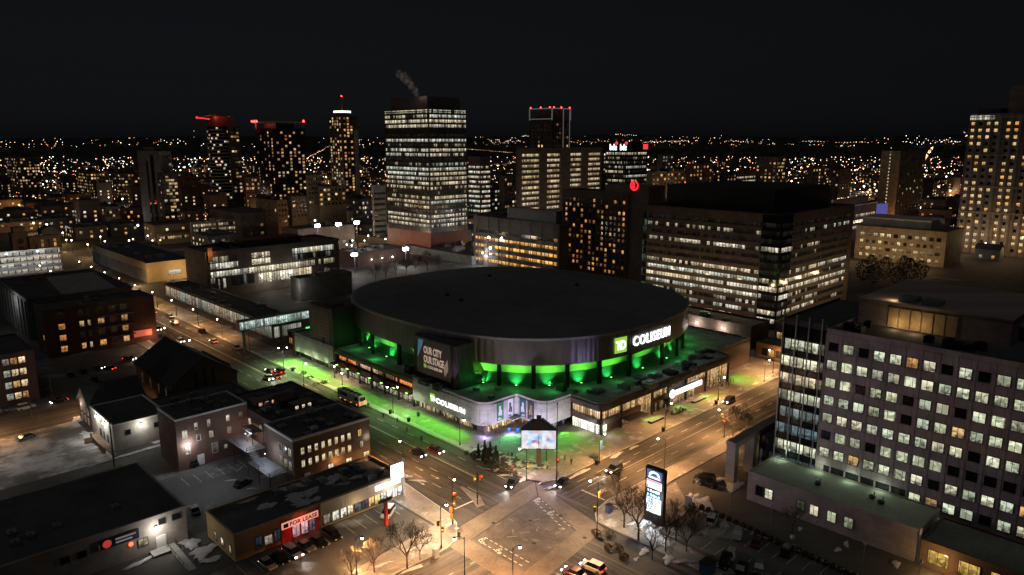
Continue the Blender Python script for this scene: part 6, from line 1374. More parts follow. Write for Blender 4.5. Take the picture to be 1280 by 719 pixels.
p = at(761, 641); t = thing('cabinet', 'dark blue box at the near right corner beside the bare tree', 'utility cabinet', (p.x, p.y, 0)); b = MB(); b.box(p.x - .6, p.y - .5, 0, p.x + .6, p.y + .5, 1.8); b.build('body', plain('cabinet_navy', (.06, .08, .2), .5, .1, 1.), t); b = MB(); b.box(p.x - .65, p.y - .55, 1.8, p.x + .65, p.y + .55, 1.9); b.build('lid', M['black'], t)
p = at(884, 716); t = thing('skip', 'blue waste skip at the edge of the right car park', 'skip', (p.x, p.y, 0)); b = MB(); b.box(p.x - 1.2, p.y - 1., 0.2, p.x + 1.2, p.y + 1., 2.2); b.build('body', plain('skip_blue', (.04, .15, .33), .5, .15, 1.), t); b = MB(); b.box(p.x - 1.3, p.y - 1.1, 2.2, p.x + 1.3, p.y + 1.1, 2.35); b.build('lid', M['black'], t)
# ------------------------------------------------------------------ vehicles (built along +X, front at +X)
m, nt, b_ = newmat('car_paint'); oi = N(nt, 'ShaderNodeObjectInfo'); nt.links.new(oi.outputs['Color'], b_.inputs['Base Color']); b_.inputs['Roughness'].default_value = .28; b_.inputs['Coat Weight'].default_value = .4; b_.inputs['Metallic'].default_value = .15; M['car_paint'] = m
M['tyre'] = plain('tyre', (.015, .015, .015), .9, .1, 2.); M['rim'] = plain('wheel_rim', (.35, .35, .36), .35, .1, 2., metal=.8)
M['head_on'] = emis('headlight_lit', (1, .97, .88), 14, False); M['tail_on'] = emis('taillight_lit', (1, .04, .02), 8, False); M['head_off'] = plain('headlight_off', (.5, .5, .5), .2, .05, 2.); M['tail_off'] = plain('taillight_off', (.2, .01, .01), .3, .05, 2.)
def car_proto(name, kind, lights):
    t = thing(name, 'x', 'car'); L, Wd = (4.5, .9) if kind == 'sedan' else (4.7, .95); hb = .78 if kind == 'sedan' else .95; hr = 1.42 if kind == 'sedan' else 1.72
    # lower body: lofted sections
    secs = [(-L / 2, .75, .42, hb - .12), (-L / 2 + .12, .95, .26, hb + .02), (-L / 2 + .9, 1., .22, hb + .06), (0, 1., .22, hb + .03), (L / 2 - 1.25, 1., .22, hb - .02), (L / 2 - .35, .95, .25, hb - .14), (L / 2, .74, .36, hb - .3)]
    b = MB()
    for x, w, z0, z1 in secs: b.v += [(x, -Wd * w, z0), (x, Wd * w, z0), (x, Wd * w, z1 - .12), (x, Wd * w * .9, z1), (x, -Wd * w * .9, z1), (x, -Wd * w, z1 - .12)]
    for i in range(len(secs) - 1):
        for k in range(6): j = (k + 1) % 6; b.f.append((i * 6 + k, i * 6 + j, i * 6 + 6 + j, i * 6 + 6 + k)); b.m.append(0)
    b.f.append(tuple(range(5, -1, -1))); b.m.append(0); b.f.append(tuple(range((len(secs) - 1) * 6, len(secs) * 6))); b.m.append(0)
    # roof panel on the cabin
    c0, c1, c2, c3 = ((-L / 2 + .35, -L / 2 + 1.05, .35, 1.15) if kind == 'sedan' else (-L / 2 + .08, -L / 2 + .4, .55, 1.3)); wr_ = Wd * .78
    b.box(c1 + .05, -wr_, hr - .03, c2 - .05, wr_, hr + .02); b.build('body', M['car_paint'], t, local=True)
    b = MB(); wb_ = Wd * .9; zb = hb + .0
    V = [(c0, -wb_, zb), (c0, wb_, zb), (c3, wb_, zb), (c3, -wb_, zb), (c1, -wr_, hr), (c1, wr_, hr), (c2, wr_, hr), (c2, -wr_, hr)]
    b.v += V; b.f += [(4, 7, 6, 5), (0, 3, 7, 4), (1, 5, 6, 2), (3, 2, 6, 7), (0, 4, 5, 1)]; b.m += [0] * 5; b.build('window', M['dark_glass'], t, local=True)
    for x in (-L / 2 + .85, L / 2 - .9):
        for s in (-1, 1):
            b = MB(); b.tube((x, s * (Wd - .2), .33), (x, s * (Wd + .02), .33), .33, .33, 12, 0); w = b.build('wheel', M['tyre'], t, local=True); b = MB(); b.tube((x, s * (Wd + .02), .33), (x, s * (Wd + .04), .33), .2, .18, 8, 0); b.build('rim', M['rim'], w, local=True)
    for s in (-1, 1):
        b = MB(); b.box(L / 2 - .22, s * Wd * .72 - .17, hb - .36, L / 2 + .02, s * Wd * .72 + .17, hb - .18); b.build('headlight', M['head_on' if lights else 'head_off'], t, local=True)
        b = MB(); b.box(-L / 2 - .02, s * Wd * .68 - .2, hb - .28, -L / 2 + .1, s * Wd * .68 + .16, hb - .08); b.build('taillight', M['tail_on' if lights else 'tail_off'], t, local=True)
    return t
protos = {(k, l): car_proto('parked_car', k, l) for k in ('sedan', 'suv') for l in (0, 1)}
used = set()
COL = dict(white=(.62, .62, .6), black=(.012, .012, .014), grey=(.12, .12, .125), silver=(.38, .38, .37), red=(.12, .012, .012), blue=(.03, .05, .12), beige=(.35, .31, .25))
def car(px, py, ang, c, kind='sedan', on=0, label='', name='parked_car', z=.02, group=None, world=None):
    p = Vector((world[0], world[1], z)) if world else at(px, py, z); key = (kind, on); pr_ = protos[key]
    if key in used: r = copy_tree(pr_, None, (*COL[c], 1))
    else:
        r = pr_; used.add(key); KIDS[r.name] = list(r.children)
        for ch in r.children:
            ch.color = (*COL[c], 1); KIDS[ch.name] = list(ch.children)
            for g_ in ch.children: KIDS[g_.name] = []
    r.location = (p.x, p.y, z); r.rotation_euler = (0, 0, rad(ang)); r['label'] = label; r.name = name
    if group: r['group'] = group
    return r
def beam(r, power=900):
    a = r.rotation_euler.z; p = Vector(r.location); d = Vector((math.cos(a), math.sin(a), 0)); spot(p + d * 2.5 + Vector((0, 0, .7)), p + d * 12, (1, .96, .88), power, 70, .8, .2)
# deal first with prototypes so that copies carry clean children
car(485, 644, 215, 'white', 'suv', 0, 'white hatchback alone in the strip mall lot by the red pylon post')
for px, py, c, k, lab in ((415, 672, 'black', 'suv', 'black utility vehicle parked nose out, nearest the lit shop doors'), (399, 680, 'black', 'sedan', 'black car second in the row from the lit shop doors'), (382, 686, 'grey', 'sedan', 'dark grey car third in the row, beside the car with lit headlights'), (350, 701, 'black', 'sedan', 'black car between the beige car and the car with lit headlights'), (334, 708, 'beige', 'sedan', 'beige silver car at the left end of the strip mall row')): car(px, py, 275, c, k, 0, lab)
r = car(366, 694, 275, 'silver', 'suv', 1, 'silver car in the strip mall row with its headlights on'); beam(r, 1200)
car(890, 652, 20, 'white', 'suv', 0, 'white car in the right car park beside the low hedge'); car(947, 680, 10, 'red', 'sedan', 0, 'dark red car in the right car park'); car(984, 691, 12, 'black', 'suv', 0, 'black utility vehicle in the right car park by the hedge'); car(906, 706, 195, 'black', 'suv', 0, 'black utility vehicle in the right car park beside the blue skip'); car(926, 714, 195, 'black', 'sedan', 0, 'black saloon in the right car park, next to the one by the blue skip')
car(881, 600, 100, 'black', 'suv', 0, 'black utility vehicle by the stone gate, nearer the street'); car(884, 607, 100, 'black', 'sedan', 0, 'black car tucked beside the stone gate pillar')
car(31, 549, 200, 'grey', 'sedan', 0, 'grey car alone in the snowy lot'); car(247, 581, 25, 'black', 'suv', 0, 'black car on the yard in front of the red brick building'); car(304, 606, 20, 'black', 'sedan', 0, 'black car in the yard under the fire escape deck'); car(243, 640, 80, 'grey', 'sedan', 0, 'dark car behind the warehouse corner')
car(33, 511, 4, 'white', 'suv', 0, 'white utility vehicle parked on the side street by the dark walk-up block'); car(10, 516, 4, 'blue', 'sedan', 0, 'dark blue car behind the white utility vehicle on the side street'); r = car(74, 503, 184, 'black', 'sedan', 1, 'dark car with red tail lights on the side street', 'car')
for px, py, lab in ((88, 470, 'left'), (104, 466, 'middle'), (121, 462, 'right'), (118, 476, 'near')): car(px, py, 90, 'black' if lab != 'right' else 'grey', 'sedan', 0, {'left': 'dark car in the small lot below the brick apartment house, leftmost', 'middle': 'dark car in the middle of the small lot below the brick apartment house', 'right': 'grey car at the right end of the small lot below the brick apartment house', 'near': 'dark car parked on the near side of the small lot by the side street'}[lab])
r = car(162, 450, 300, 'black', 'sedan', 1, 'car with bright headlights in the small lot behind the church hall', 'car'); beam(r, 900); r = car(136, 462, 120, 'black', 'sedan', 1, 'car showing red tail lights in the small lot behind the church hall', 'car')
r = car(545, 565, 272, 'red', 'sedan', 1, 'red car with lit tail lights driving down the boulevard past the lawn', 'car'); r = car(523, 569, 270, 'black', 'sedan', 1, 'black car with lit tail lights beside the red car on the boulevard', 'car')
r = car(640, 606, 205, 'black', 'sedan', 1, 'black car turning with headlights on before the snowy arena corner', 'car'); beam(r, 1600); r = car(703, 606, 192, 'black', 'sedan', 1, 'black car with headlights on entering the crossing from the right street', 'car'); beam(r, 1600); r = car(768, 589, 181, 'black', 'suv', 1, 'black utility vehicle with headlights on approaching in the right street', 'car'); beam(r, 1800)
car(741, 712, 97, 'white', 'suv', 1, 'white utility vehicle waiting at the near crossing', 'car'); car(717, 719, 97, 'red', 'sedan', 1, 'dark red car beside the white one at the near crossing', 'car'); car(911, 503, 181, 'black', 'suv', 1, 'black utility vehicle with lights on at the far kerb of the right street', 'car')
for i, (px, py, lab) in enumerate(((345, 472, 'dark car with red tail lights at the boulevard junction, nearer the brick row'), (350, 466, 'dark car with red tail lights at the boulevard junction, beside the green lawn'), (338, 465, 'dark car with tail lights at the boulevard junction, left of the pair'))): car(px, py, 90, 'black', 'suv' if i == 1 else 'sedan', 1, lab, 'car')
r = car(336, 474, 265, 'silver', 'sedan', 1, 'pale car with headlights driving towards the brick row on the boulevard', 'car'); beam(r, 900)
for i in range(18): r = car(0, 0, 90 if i % 2 else 270, R.choice(['black', 'grey', 'silver', 'white']), R.choice(['sedan', 'suv']), i % 3 != 0, 'small car with its lights on, far along the boulevard' if i % 3 else 'small car parked with its lights off, far along the boulevard', 'car', .02, 'cars far along the boulevard with lights on' if i % 3 else 'cars parked far along the boulevard', (5.2 if i % 3 == 0 else (2.6 if i % 2 else -6.5), 158 + i * 11 + R.uniform(-3, 3)))
# row of parked cars in the lot below the brick apartment house and on the left lots
for i, x in enumerate((-98, -92, -86, -80, -74, -44, -38, -32)): car(0, 0, 90 + R.uniform(-3, 3), R.choice(['black', 'grey', 'silver', 'blue']), R.choice(['sedan', 'suv']), 0, 'parked car in the dark lot between the walk-up block and the church hall', 'parked_car', .02, 'cars in the dark lot by the side street', (x, 138 + (i % 2) * 6 if x > -60 else 133))
for i, y in enumerate((-33.5, -36.3, -41.9, -58.8, -62)): car(0, 0, 200 if i < 3 else 15, R.choice(['black', 'grey', 'silver']), 'sedan', 0, 'small parked saloon in the rows of the right car park', 'parked_car', .02, 'saloons in the right car park', (11.5 if i > 0 and i < 3 else 19, y - 8))
# coach
bs = thing('coach', 'white coach with a dark windscreen and roof vents on the boulevard', 'coach', (*at(440, 503)[:2], 0)); 
b = MB(); b.box(-1.25, -5.6, .5, 1.25, 5.6, 3.2); b.box(-1.2, -5.5, 3.2, 1.2, 5.5, 3.32); b.build('body', plain('coach_white', (.75, .7, .64), .4, .1, .5), bs, local=True)
b = MB(); b.box(-1.27, 4.2, 1.6, 1.27, 5.62, 3.0); b.build('windscreen', M['dark_glass'], bs, local=True); b = MB(); b.box(-1.28, -5.0, 1.9, -1.255, -3.4, 2.9); b.build('window', M['dark_glass'], bs, local=True); b = MB(); b.box(-1.28, .5, 1.9, -1.255, 4, 2.9); b.build('window', M['dark_glass'], bs, local=True); b = MB(); b.box(-1.0, -5.65, 1.8, 1.0, -5.61, 2.9); b.build('rear_window', M['dark_glass'], bs, local=True)
for k in range(5): b = MB(); b.box(-.5, -4.6 + k * 2., 3.32, .5, -3.6 + k * 2., 3.6); b.build('roof_vent', M['black'], bs, local=True)
for y in (-3.6, 3.4):
    for x in (-1.15, 1.15): b = MB(); b.tube((x - .12, y, .5), (x + .12, y, .5), .5, .5, 12); b.build('wheel', M['tyre'], bs, local=True)
for x in (-.95, .95):
    for z in (.9, 1.5): b = MB(); b.box(x - .16, -5.68, z, x + .16, -5.61, z + .2); b.build('taillight', M['tail_on'], bs, local=True)
for y in (-4.5, -1.5, 1.5, 4.): b = MB(); b.box(-1.3, y, .62, -1.26, y + .3, .76); b.build('marker_light', M['sig_amber'], bs, local=True)
bs.rotation_euler = (0, 0, rad(1))
# ------------------------------------------------------------------ trees
def tree_mesh(seed, h, depth=6, spread=.6, r0=.17):
    rn = random.Random(seed); tr, cr = MB(), MB()
    def grow(p, d, l, r, k):
        q = p + d * l; (tr if k == 0 else cr).tube(p, q, r, r * .68, 5 if k < 2 else 3)
        if k >= depth: return
        n = 4 if k == 0 else rn.choice((2, 3, 3))
        for i in range(n):
            a = rn.uniform(0, 6.283) if k else i * 1.57 + rn.uniform(-.4, .4)
            u = d.orthogonal().normalized(); w = d.cross(u); s = spread * rn.uniform(.6, 1.25)
            nd = (d * math.cos(s) + (u * math.cos(a) + w * math.sin(a)) * math.sin(s)); nd.z += .16; nd.normalize()
            grow(p + d * l * (rn.uniform(.72, 1.) if i else 1.), nd, l * rn.uniform(.62, .86), max(.02, r * .64), k + 1)
    grow(Vector((0, 0, 0)), Vector((rn.uniform(-.05, .05), rn.uniform(-.05, .05), 1)).normalized(), h * .3, r0, 0); return tr, cr
TR = {}
def tree(px, py, h, v, label, group=None):
    p = at(px, py)
    if v not in TR:
        a, c = tree_mesh(100 + v, 8.); t = thing('bare_tree', label, 'tree', (0, 0, 0)); a.build('trunk', M['trunk'], t, local=True); c.build('crown', M['trunk'], t, local=True); TR[v] = t; KIDS[t.name] = list(t.children)
        for ch in t.children: KIDS[ch.name] = []
    else: t = copy_tree(TR[v])
    t.location = (p.x, p.y, .1); s = h / 8.; t.scale = (s, s, s); t.rotation_euler = (0, 0, R.uniform(0, 6)); t['label'] = label
    if group: t['group'] = group
    return t
for i, (px, py, h, lab) in enumerate(((509, 711, 9.5, 'spreading bare tree at the strip mall corner beside the lamp pole'), (468, 716, 7., 'small bare tree in the strip mall lot, left of the spreading one'), (440, 727, 6., 'pale thin bare tree by the mast lamp at the bottom edge'), (780, 660, 10, 'bare tree by the near right corner, left of the pylon sign'), (798, 676, 11, 'bare tree directly left of the pylon sign on the snow patch'), (815, 700, 8, 'low bare tree in front of the pylon sign'), (845, 676, 8, 'dense frosty bare tree just right of the pylon sign'), (832, 690, 8, 'bare tree in the dark bed below the pylon sign'), (858, 690, 7, 'small bare tree at the car park edge right of the pylon sign'), (916, 546, 8.5, 'bare street tree by the right street kerb near the stone gate'), (925, 540, 8., 'second bare street tree beyond the stone gate along the right street'), (990, 668, 6, 'thin bare tree against the long wing wall'), (612, 586, 5.5, 'bare tree standing among the evergreens of the arena corner bed'), (628, 590, 4.5, 'small bare tree at the kerb end of the arena corner bed'), (770, 632, 8, 'bare tree by the right street kerb beside the dark blue box'), (868, 668, 7, 'bare tree behind the white car of the right car park'), (525, 700, 6, 'slim bare tree beside the pale blue grey utility cabinet'), (932, 548, 7, 'third bare street tree by the stone gate along the right street'))): tree(px, py, h, i % 4, lab)
for i, px in enumerate(range(455, 640, 17)): tree(px, 540 - (640 - px) * .46 + 22, R.uniform(3.5, 5), i % 4, 'young bare street tree in the row along the green boulevard lawn', 'young trees along the boulevard lawn')
for i in range(14): q = (R.uniform(690, 800) - 690) * .0; 
for i, (px, py) in enumerate(((470, 352), (482, 349), (495, 345), (508, 344), (520, 341), (534, 338), (548, 337))):
    tree(px, py, R.uniform(9, 12), i % 4, 'bare tree lit from behind along the rear of the arena', 'bare trees behind the arena')
# leafy evergreens
def leafy(name, label, px, py, h, w, n, mat='evergreen', group=None, trunk=True, seed=0, shape='cone'):
    rn = random.Random(seed + int(px * 7)); p = at(px, py); t = thing(name, label, 'shrub' if h < 4.5 else 'tree', (p.x, p.y, 0), group)
    if trunk: b = MB(); b.tube((0, 0, 0), (0, 0, h * .7), .04 * w + .04, .03, 5); b.build('trunk', M['trunk'], t, local=True)
    b = MB()
    for i in range(n):
        z = rn.random() ** .8; a = rn.uniform(0, 6.283); rr = w * ((1 - z) * .95 + .08 if shape == 'cone' else math.sqrt(max(.05, 1 - (2 * z - 1) ** 2))) * math.sqrt(rn.uniform(.15, 1.)); zz = h * (.06 + .94 * z)
        c = Vector((rr * math.cos(a), rr * math.sin(a), zz)); s = rn.uniform(.10, .26) * (1 + h * .08); u = Vector((rn.uniform(-1, 1), rn.uniform(-1, 1), rn.uniform(-.6, 1))).normalized() * s; v_ = u.orthogonal().normalized() * s * .7
        b.face([c - u, c + v_, c + u, c - v_])
    b.build('crown', M[mat], t, local=True); return t
for i, (px, py, h) in enumerate(((598, 572, 4.5), (604, 577, 4.), (610, 580, 5.), (617, 583, 3.8), (613, 573, 5.2), (622, 580, 4.), (628, 585, 3.2), (606, 570, 5.), (620, 575, 4.6))): leafy('evergreen_shrub', 'dark pointed evergreen in the snowy planting bed at the arena corner', px, py, h * .8, .55, 170, group='evergreens in the arena corner bed')
for i in range(26):
    k = i / 25; leafy('bed_shrub', 'low brown winter shrub in the snowy planting bed at the arena corner', 590 + 52 * k + R.uniform(-7, 7), 570 + 26 * k + R.uniform(-4, 4), R.uniform(.8, 1.5), R.uniform(.5, .9), 70, 'shrub', 'low shrubs in the arena corner bed', False, i, 'ball')
for i in range(24):
    k = i / 23; leafy('hedge_shrub', 'small clipped brown shrub in the hedge row along the right car park', 877 + (1075 - 877) * k, 637 + (727 - 637) * k, 1.1, .6, 80, 'shrub', 'clipped shrubs of the car park hedge', False, i, 'ball')
for i, (px, py) in enumerate(((745, 668), (762, 672), (772, 690), (760, 688), (780, 700))): leafy('round_shrub', 'dark round shrub in the planting at the near right corner', px, py, R.uniform(.9, 1.4), R.uniform(.8, 1.3), 120, 'shrub', 'round shrubs at the near right corner', False, i, 'ball')
for i, (px, py) in enumerate(((380, 468), (366, 463), (395, 482), (405, 480), (388, 474))): leafy('garden_shrub', 'frosted low shrub in the green lit planter by the coach', px, py, 1., 1.3, 90, 'shrub', 'planter shrubs by the coach', False, i, 'ball')
for i, (px, py, h) in enumerate(((1078, 352, 12), (1092, 355, 11), (1105, 350, 13), (1120, 356, 10), (1136, 352, 13), (1088, 345, 12), (1150, 350, 11), (1128, 346, 12))): leafy('dark_tree', 'dark full crowned tree in front of the beige low rise', px, py, h, 4.2, 700, 'evergreen', 'dark trees before the beige low rise', True, i, 'ball')
# planters, bins and benches on the plaza
for px, py, lab in ((488, 517, 'square black planter under the twin arm lamp on the lawn'), (511, 527, 'round black planter on the lawn, right of the twin arm lamp'), (523, 520, 'bright blue bin by the arena wall'), (829, 539, 'pair of black bins by the lobby street lamp'), (895, 505, 'black bin by the far lobby lamp'), (746, 580, 'black bins at the kerb beside the blue banner lamp'), (366, 464, 'black planter at the far end of the green lawn'), (636, 539, 'small blue bin at the entrance doors'), (647, 539, 'second blue bin at the entrance doors, beside the screen')):
    p = at(px, py, .14); t = thing('bin' if 'bin' in lab else 'planter', lab, 'bin' if 'bin' in lab else 'planter', (p.x, p.y, .14)); mt = plain('bin_blue', (.03, .2, .45), .5, .1, 1.) if 'blue bin' in lab else M['black']
    b = MB(); b.tube((0, 0, 0), (0, 0, 1.05), .42, .5, 10); b.build('body', mt, t, local=True); b = MB(); b.tube((0, 0, 1.05), (0, 0, 1.15), .54, .5, 10); b.build('rim', M['steel'], t, local=True)
for px, py, lab in ((873, 501, 'long dark planter bench with pale top on the lobby lawn, farther one'), (820, 526, 'long dark planter bench on the lobby lawn, nearer the crowd'), (848, 515, 'long dark planter bench on the lobby lawn, middle one')):
    p = at(px, py, .14); t = thing('planter_bench', lab, 'bench', (p.x, p.y, .14)); b = MB(); b.box(-3, -.6, 0, 3, .6, .55); b.build('base', M['black'], t, local=True); b = MB(); b.box(-3.1, -.7, .55, 3.1, .7, .65); b.build('seat', M['concrete'], t, local=True)
# ------------------------------------------------------------------ people
m, nt, b_ = newmat('person_clothes'); oi = N(nt, 'ShaderNodeObjectInfo'); s_ = N(nt, 'ShaderNodeSeparateXYZ'); nt.links.new(objco(nt), s_.inputs[0])
c1 = mixc(nt, math_(nt, 'GREATER_THAN', s_.outputs[2], .86), (.02, .02, .028), oi.outputs['Color']); c2 = mixc(nt, math_(nt, 'GREATER_THAN', s_.outputs[2], 1.5), c1, (.4, .26, .19)); c3 = mixc(nt, math_(nt, 'GREATER_THAN', s_.outputs[2], 1.67), c2, (.02, .015, .012)); nt.links.new(c3, b_.inputs['Base Color']); b_.inputs['Roughness'].default_value = .85; M['person'] = m
def person_mesh(step):
    V = [(0, 0, .95, .15), (0, 0, 1.15, .15), (.01, 0, 1.38, .17), (.02, 0, 1.5, .065), (.03, 0, 1.6, .1), (.03, 0, 1.7, .1)]; Ed = [(0, 1), (1, 2), (2, 3), (3, 4), (4, 5)]
    for s in (-1, 1):
        i = len(V); f = step * s; V += [(0, s * .09, .88, .1), (.12 * f + .03, s * .1, .5, .075), (.28 * f - .04, s * .1, .1, .05), (.28 * f + .1, s * .1, .05, .045)]; Ed += [(0, i), (i, i + 1), (i + 1, i + 2), (i + 2, i + 3)]
        i = len(V); V += [(0, s * .19, 1.4, .07), (-.08 * f, s * .25, 1.15, .055), (-.12 * f + .08, s * .25, .9, .042), (-.12 * f + .12, s * .25, .82, .035)]; Ed += [(2, i), (i, i + 1), (i + 1, i + 2), (i + 2, i + 3)]
    me = bpy.data.meshes.new('person'); me.from_pydata([v[:3] for v in V], Ed, []); o = bpy.data.objects.new('tmp', me); col.objects.link(o)
    md = o.modifiers.new('skin', 'SKIN')
    for k, v in enumerate(V): me.skin_vertices[0].data[k].radius = (v[3], v[3]) if k not in (1, 2) else (v[3] * .8, v[3] * 1.15)
    me.skin_vertices[0].data[0].use_root = True; o.modifiers.new('sub', 'SUBSURF').levels = 1
    bpy.context.view_layer.update(); r = bpy.data.meshes.new_from_object(o.evaluated_get(bpy.context.evaluated_depsgraph_get())); bpy.data.objects.remove(o)
    r.materials.clear(); r.materials.append(M['person'])
    for p in r.polygons: p.use_smooth = True; p.material_index = 0
    return r
PM = [person_mesh(0.), person_mesh(1.), person_mesh(.5)]
def person(px, py, c, ang, k, label, group=None):
    p = at(px, py, .14); o = bpy.data.objects.new('person', PM[k]); col.objects.link(o); o.location = p; o.rotation_euler = (0, 0, rad(ang)); o.color = (*c, 1); tag(o, label, 'person', group)
person(697, 597, (.5, .05, .03), 220, 0, 'person in a red jacket standing at the kerb beside the tall mast'); person(574, 674, (.02, .02, .02), 45, 1, 'person in dark clothes walking over the near crossing corner'); person(640, 573, (.03, .03, .04), 200, 0, 'person in black standing left of the big screen, nearest it'); person(635, 570, (.3, .3, .34), 30, 0, 'person in a grey coat left of the big screen'); person(646, 574, (.5, .5, .55), 120, 2, 'person in a pale coat beside the big screen post'); person(640, 590, (.5, .06, .04), 30, 0, 'person in a red jacket on the snowy arena corner'); person(714, 581, (.06, .05, .05), 60, 0, 'person in dark clothes alone on the pale plaza right of the screen'); person(706, 576, (.2, .18, .18), 200, 2, 'person in grey on the plaza behind the lone dark one')
for i in range(9): person(833 + i * 2.6 + R.uniform(-1, 1), 521 + R.uniform(-3, 3) - i * .7, R.choice([(.02, .02, .03), (.05, .05, .06), (.15, .1, .08), (.02, .05, .1)]), R.uniform(0, 360), i % 3, 'person in dark winter clothes in the crowd by the lobby lawn', 'crowd by the lobby lawn')
for i in range(6): person(900 + i * 3.4 + R.uniform(-1, 1), 484 + R.uniform(-3, 3) - i * .5, R.choice([(.02, .02, .03), (.1, .1, .1)]), R.uniform(0, 360), i % 3, 'person in dark clothes waiting at the far end of the lobby', 'people at the far end of the lobby')
for i in range(8): person(430 + i * 16 + R.uniform(-4, 4), 494 + i * 9.5 + R.uniform(-3, 3), R.choice([(.03, .03, .04), (.2, .2, .22), (.3, .05, .04)]), R.choice((90, 270)), 1, 'person walking along the path by the green lawn', 'walkers along the green lawn')
WORLD, FILL, EXPO = .0009, .10, 0.
# ------------------------------------------------------------------ the sprawl: low houses and lamps out to the hills
FOOT = []
for o in list(col.objects):
    if o.type == 'EMPTY' and o.parent is None and 'category' in o.keys() and o['category'] in ('office building', 'tower', 'hotel', 'parking garage', 'apartment block', 'building', 'mall', 'hall', 'library', 'arcade', 'church', 'factory', 'house', 'arena', 'brick building', 'warehouse', 'shop building'):
        xs, ys = [], []
        for ch in o.children:
            if ch.type == 'MESH' and ch.name.split('.')[0] in ('wall', 'podium_roof'):
                for c in ch.bound_box: xs.append(o.location.x + c[0]); ys.append(o.location.y + c[1])
        if xs: FOOT.append((min(xs) - 7, min(ys) - 7, max(xs) + 7, max(ys) + 7))
def free(x, y, r=5):
    if -22 < x < 18 and y > -60: return False
    if 130 < x < 150 or -20 < y < 3: return False
    return not any(a - r < x < c + r and b - r < y < d + r for a, b, c, d in FOOT)
HM = [M['brownc'], M['greyc'], M['darkc'], M['beige2'], M['dark_brick'], M['orange_brick']]
def house_proto(i, lx, ly, h, kind):
    rn = random.Random(i); t = thing('low_house' if kind else 'low_block', 'x', 'house' if kind else 'building'); b = MB(); b.box(-lx / 2, -ly / 2, 0, lx / 2, ly / 2, h)
    if kind:
        for y in (-ly / 2, ly / 2): b.face([(-lx / 2, y, h), (lx / 2, y, h), (0, y, h + 3)])
    b.build('wall', HM[i % 6], t, local=True); b = MB()
    if kind:
        for s in (-1, 1): b.face([(s * (lx / 2 + .5), -ly / 2 - .5, h - .3), (s * (lx / 2 + .5), ly / 2 + .5, h - .3), (0, ly / 2 + .5, h + 3.1), (0, -ly / 2 - .5, h + 3.1)])
    else: b.box(-lx / 2 - .2, -ly / 2 - .2, h, lx / 2 + .2, ly / 2 + .2, h + .8); b.box(-lx / 5, -ly / 5, h + .8, lx / 5, ly / 5, h + 3)
    b.build('roof', M['dark_roof'] if i % 3 else M['gravel_roof'], t, local=True)
    n = 0
    for r in range(max(1, int(h / 4))):
        for f in 'XY':
            L = ly if f == 'X' else lx
            for k in range(max(2, int(L / 6))):
                if n > 17 or rn.random() > (.4 if kind else .55): continue
                n += 1; o = bpy.data.objects.new('window', win_mesh(f, 1.7, 1.8, 'frame', 0)); col.objects.link(o); o.parent = t; a = -L / 2 + L * (k + .5) / max(2, int(L / 6)); o.location = (-lx / 2, a, 1.2 + 3.6 * r) if f == 'X' else (a, -ly / 2, 1.2 + 3.6 * r); o.color = (*rn.choice(MIXED), rn.uniform(.2, 1.3))
    KIDS[t.name] = list(t.children)
    for ch in t.children: KIDS[ch.name] = []
    return t
HP = [house_proto(0, 9, 12, 6, 1), house_proto(1, 11, 14, 6.5, 1), house_proto(2, 22, 30, 9, 0), house_proto(3, 30, 24, 13, 0), house_proto(4, 18, 26, 17, 0), house_proto(5, 34, 20, 8, 0), house_proto(6, 16, 16, 26, 0), house_proto(7, 10, 14, 7, 1)]
LABH = {'low_house': ('small dark gabled house with a few lit windows in the far sprawl', 'gabled houses in the far sprawl'), 'low_block': ('low dark flat roofed block with a few lit windows in the far sprawl', 'flat roofed blocks in the far sprawl')}
done_, tries = 0, 0
first = set()
while done_ < 285 and tries < 14000:
    tries += 1; px, py = R.uniform(-20, 1300), 186 + 140 * R.random() ** 1.4; p = at(px, py)
    d = (p.x - CAMX) * cH + (p.y - CAMY) * sH; k = R.randrange(8); r_ = 8 if k in (0, 1, 7) else 16
    if d > 2300 or d < 320 or not free(p.x, p.y, r_): continue
    if d < 620 and k in (4, 6): continue
    done_ += 1
    if k in first: t = copy_tree(HP[k])
    else: t = HP[k]; first.add(k)
    t.location = (p.x, p.y, 0); nm = HP[k].name.split('.')[0]; t['label'], t['group'] = LABH[nm]; FOOT.append((p.x - r_, p.y - r_, p.x + r_, p.y + r_))
# second belt: more mid-rise blocks close behind the landmarks
done_, tries = 0, 0
while done_ < 130 and tries < 9000:
    tries += 1; px, py = R.uniform(-20, 1290), 200 + 110 * R.random() ** 1.2; p = at(px, py); d = (p.x - CAMX) * cH + (p.y - CAMY) * sH; k = R.choice((2, 3, 4, 5, 6, 3, 2))
    if d > 1500 or d < 400 or not free(p.x, p.y, 9) or (d < 560 and k in (4, 6)): continue
    done_ += 1; t = copy_tree(HP[k]); t.location = (p.x, p.y, 0); t['label'], t['group'] = LABH['low_block']; FOOT.append((p.x - 9, p.y - 9, p.x + 9, p.y + 9))
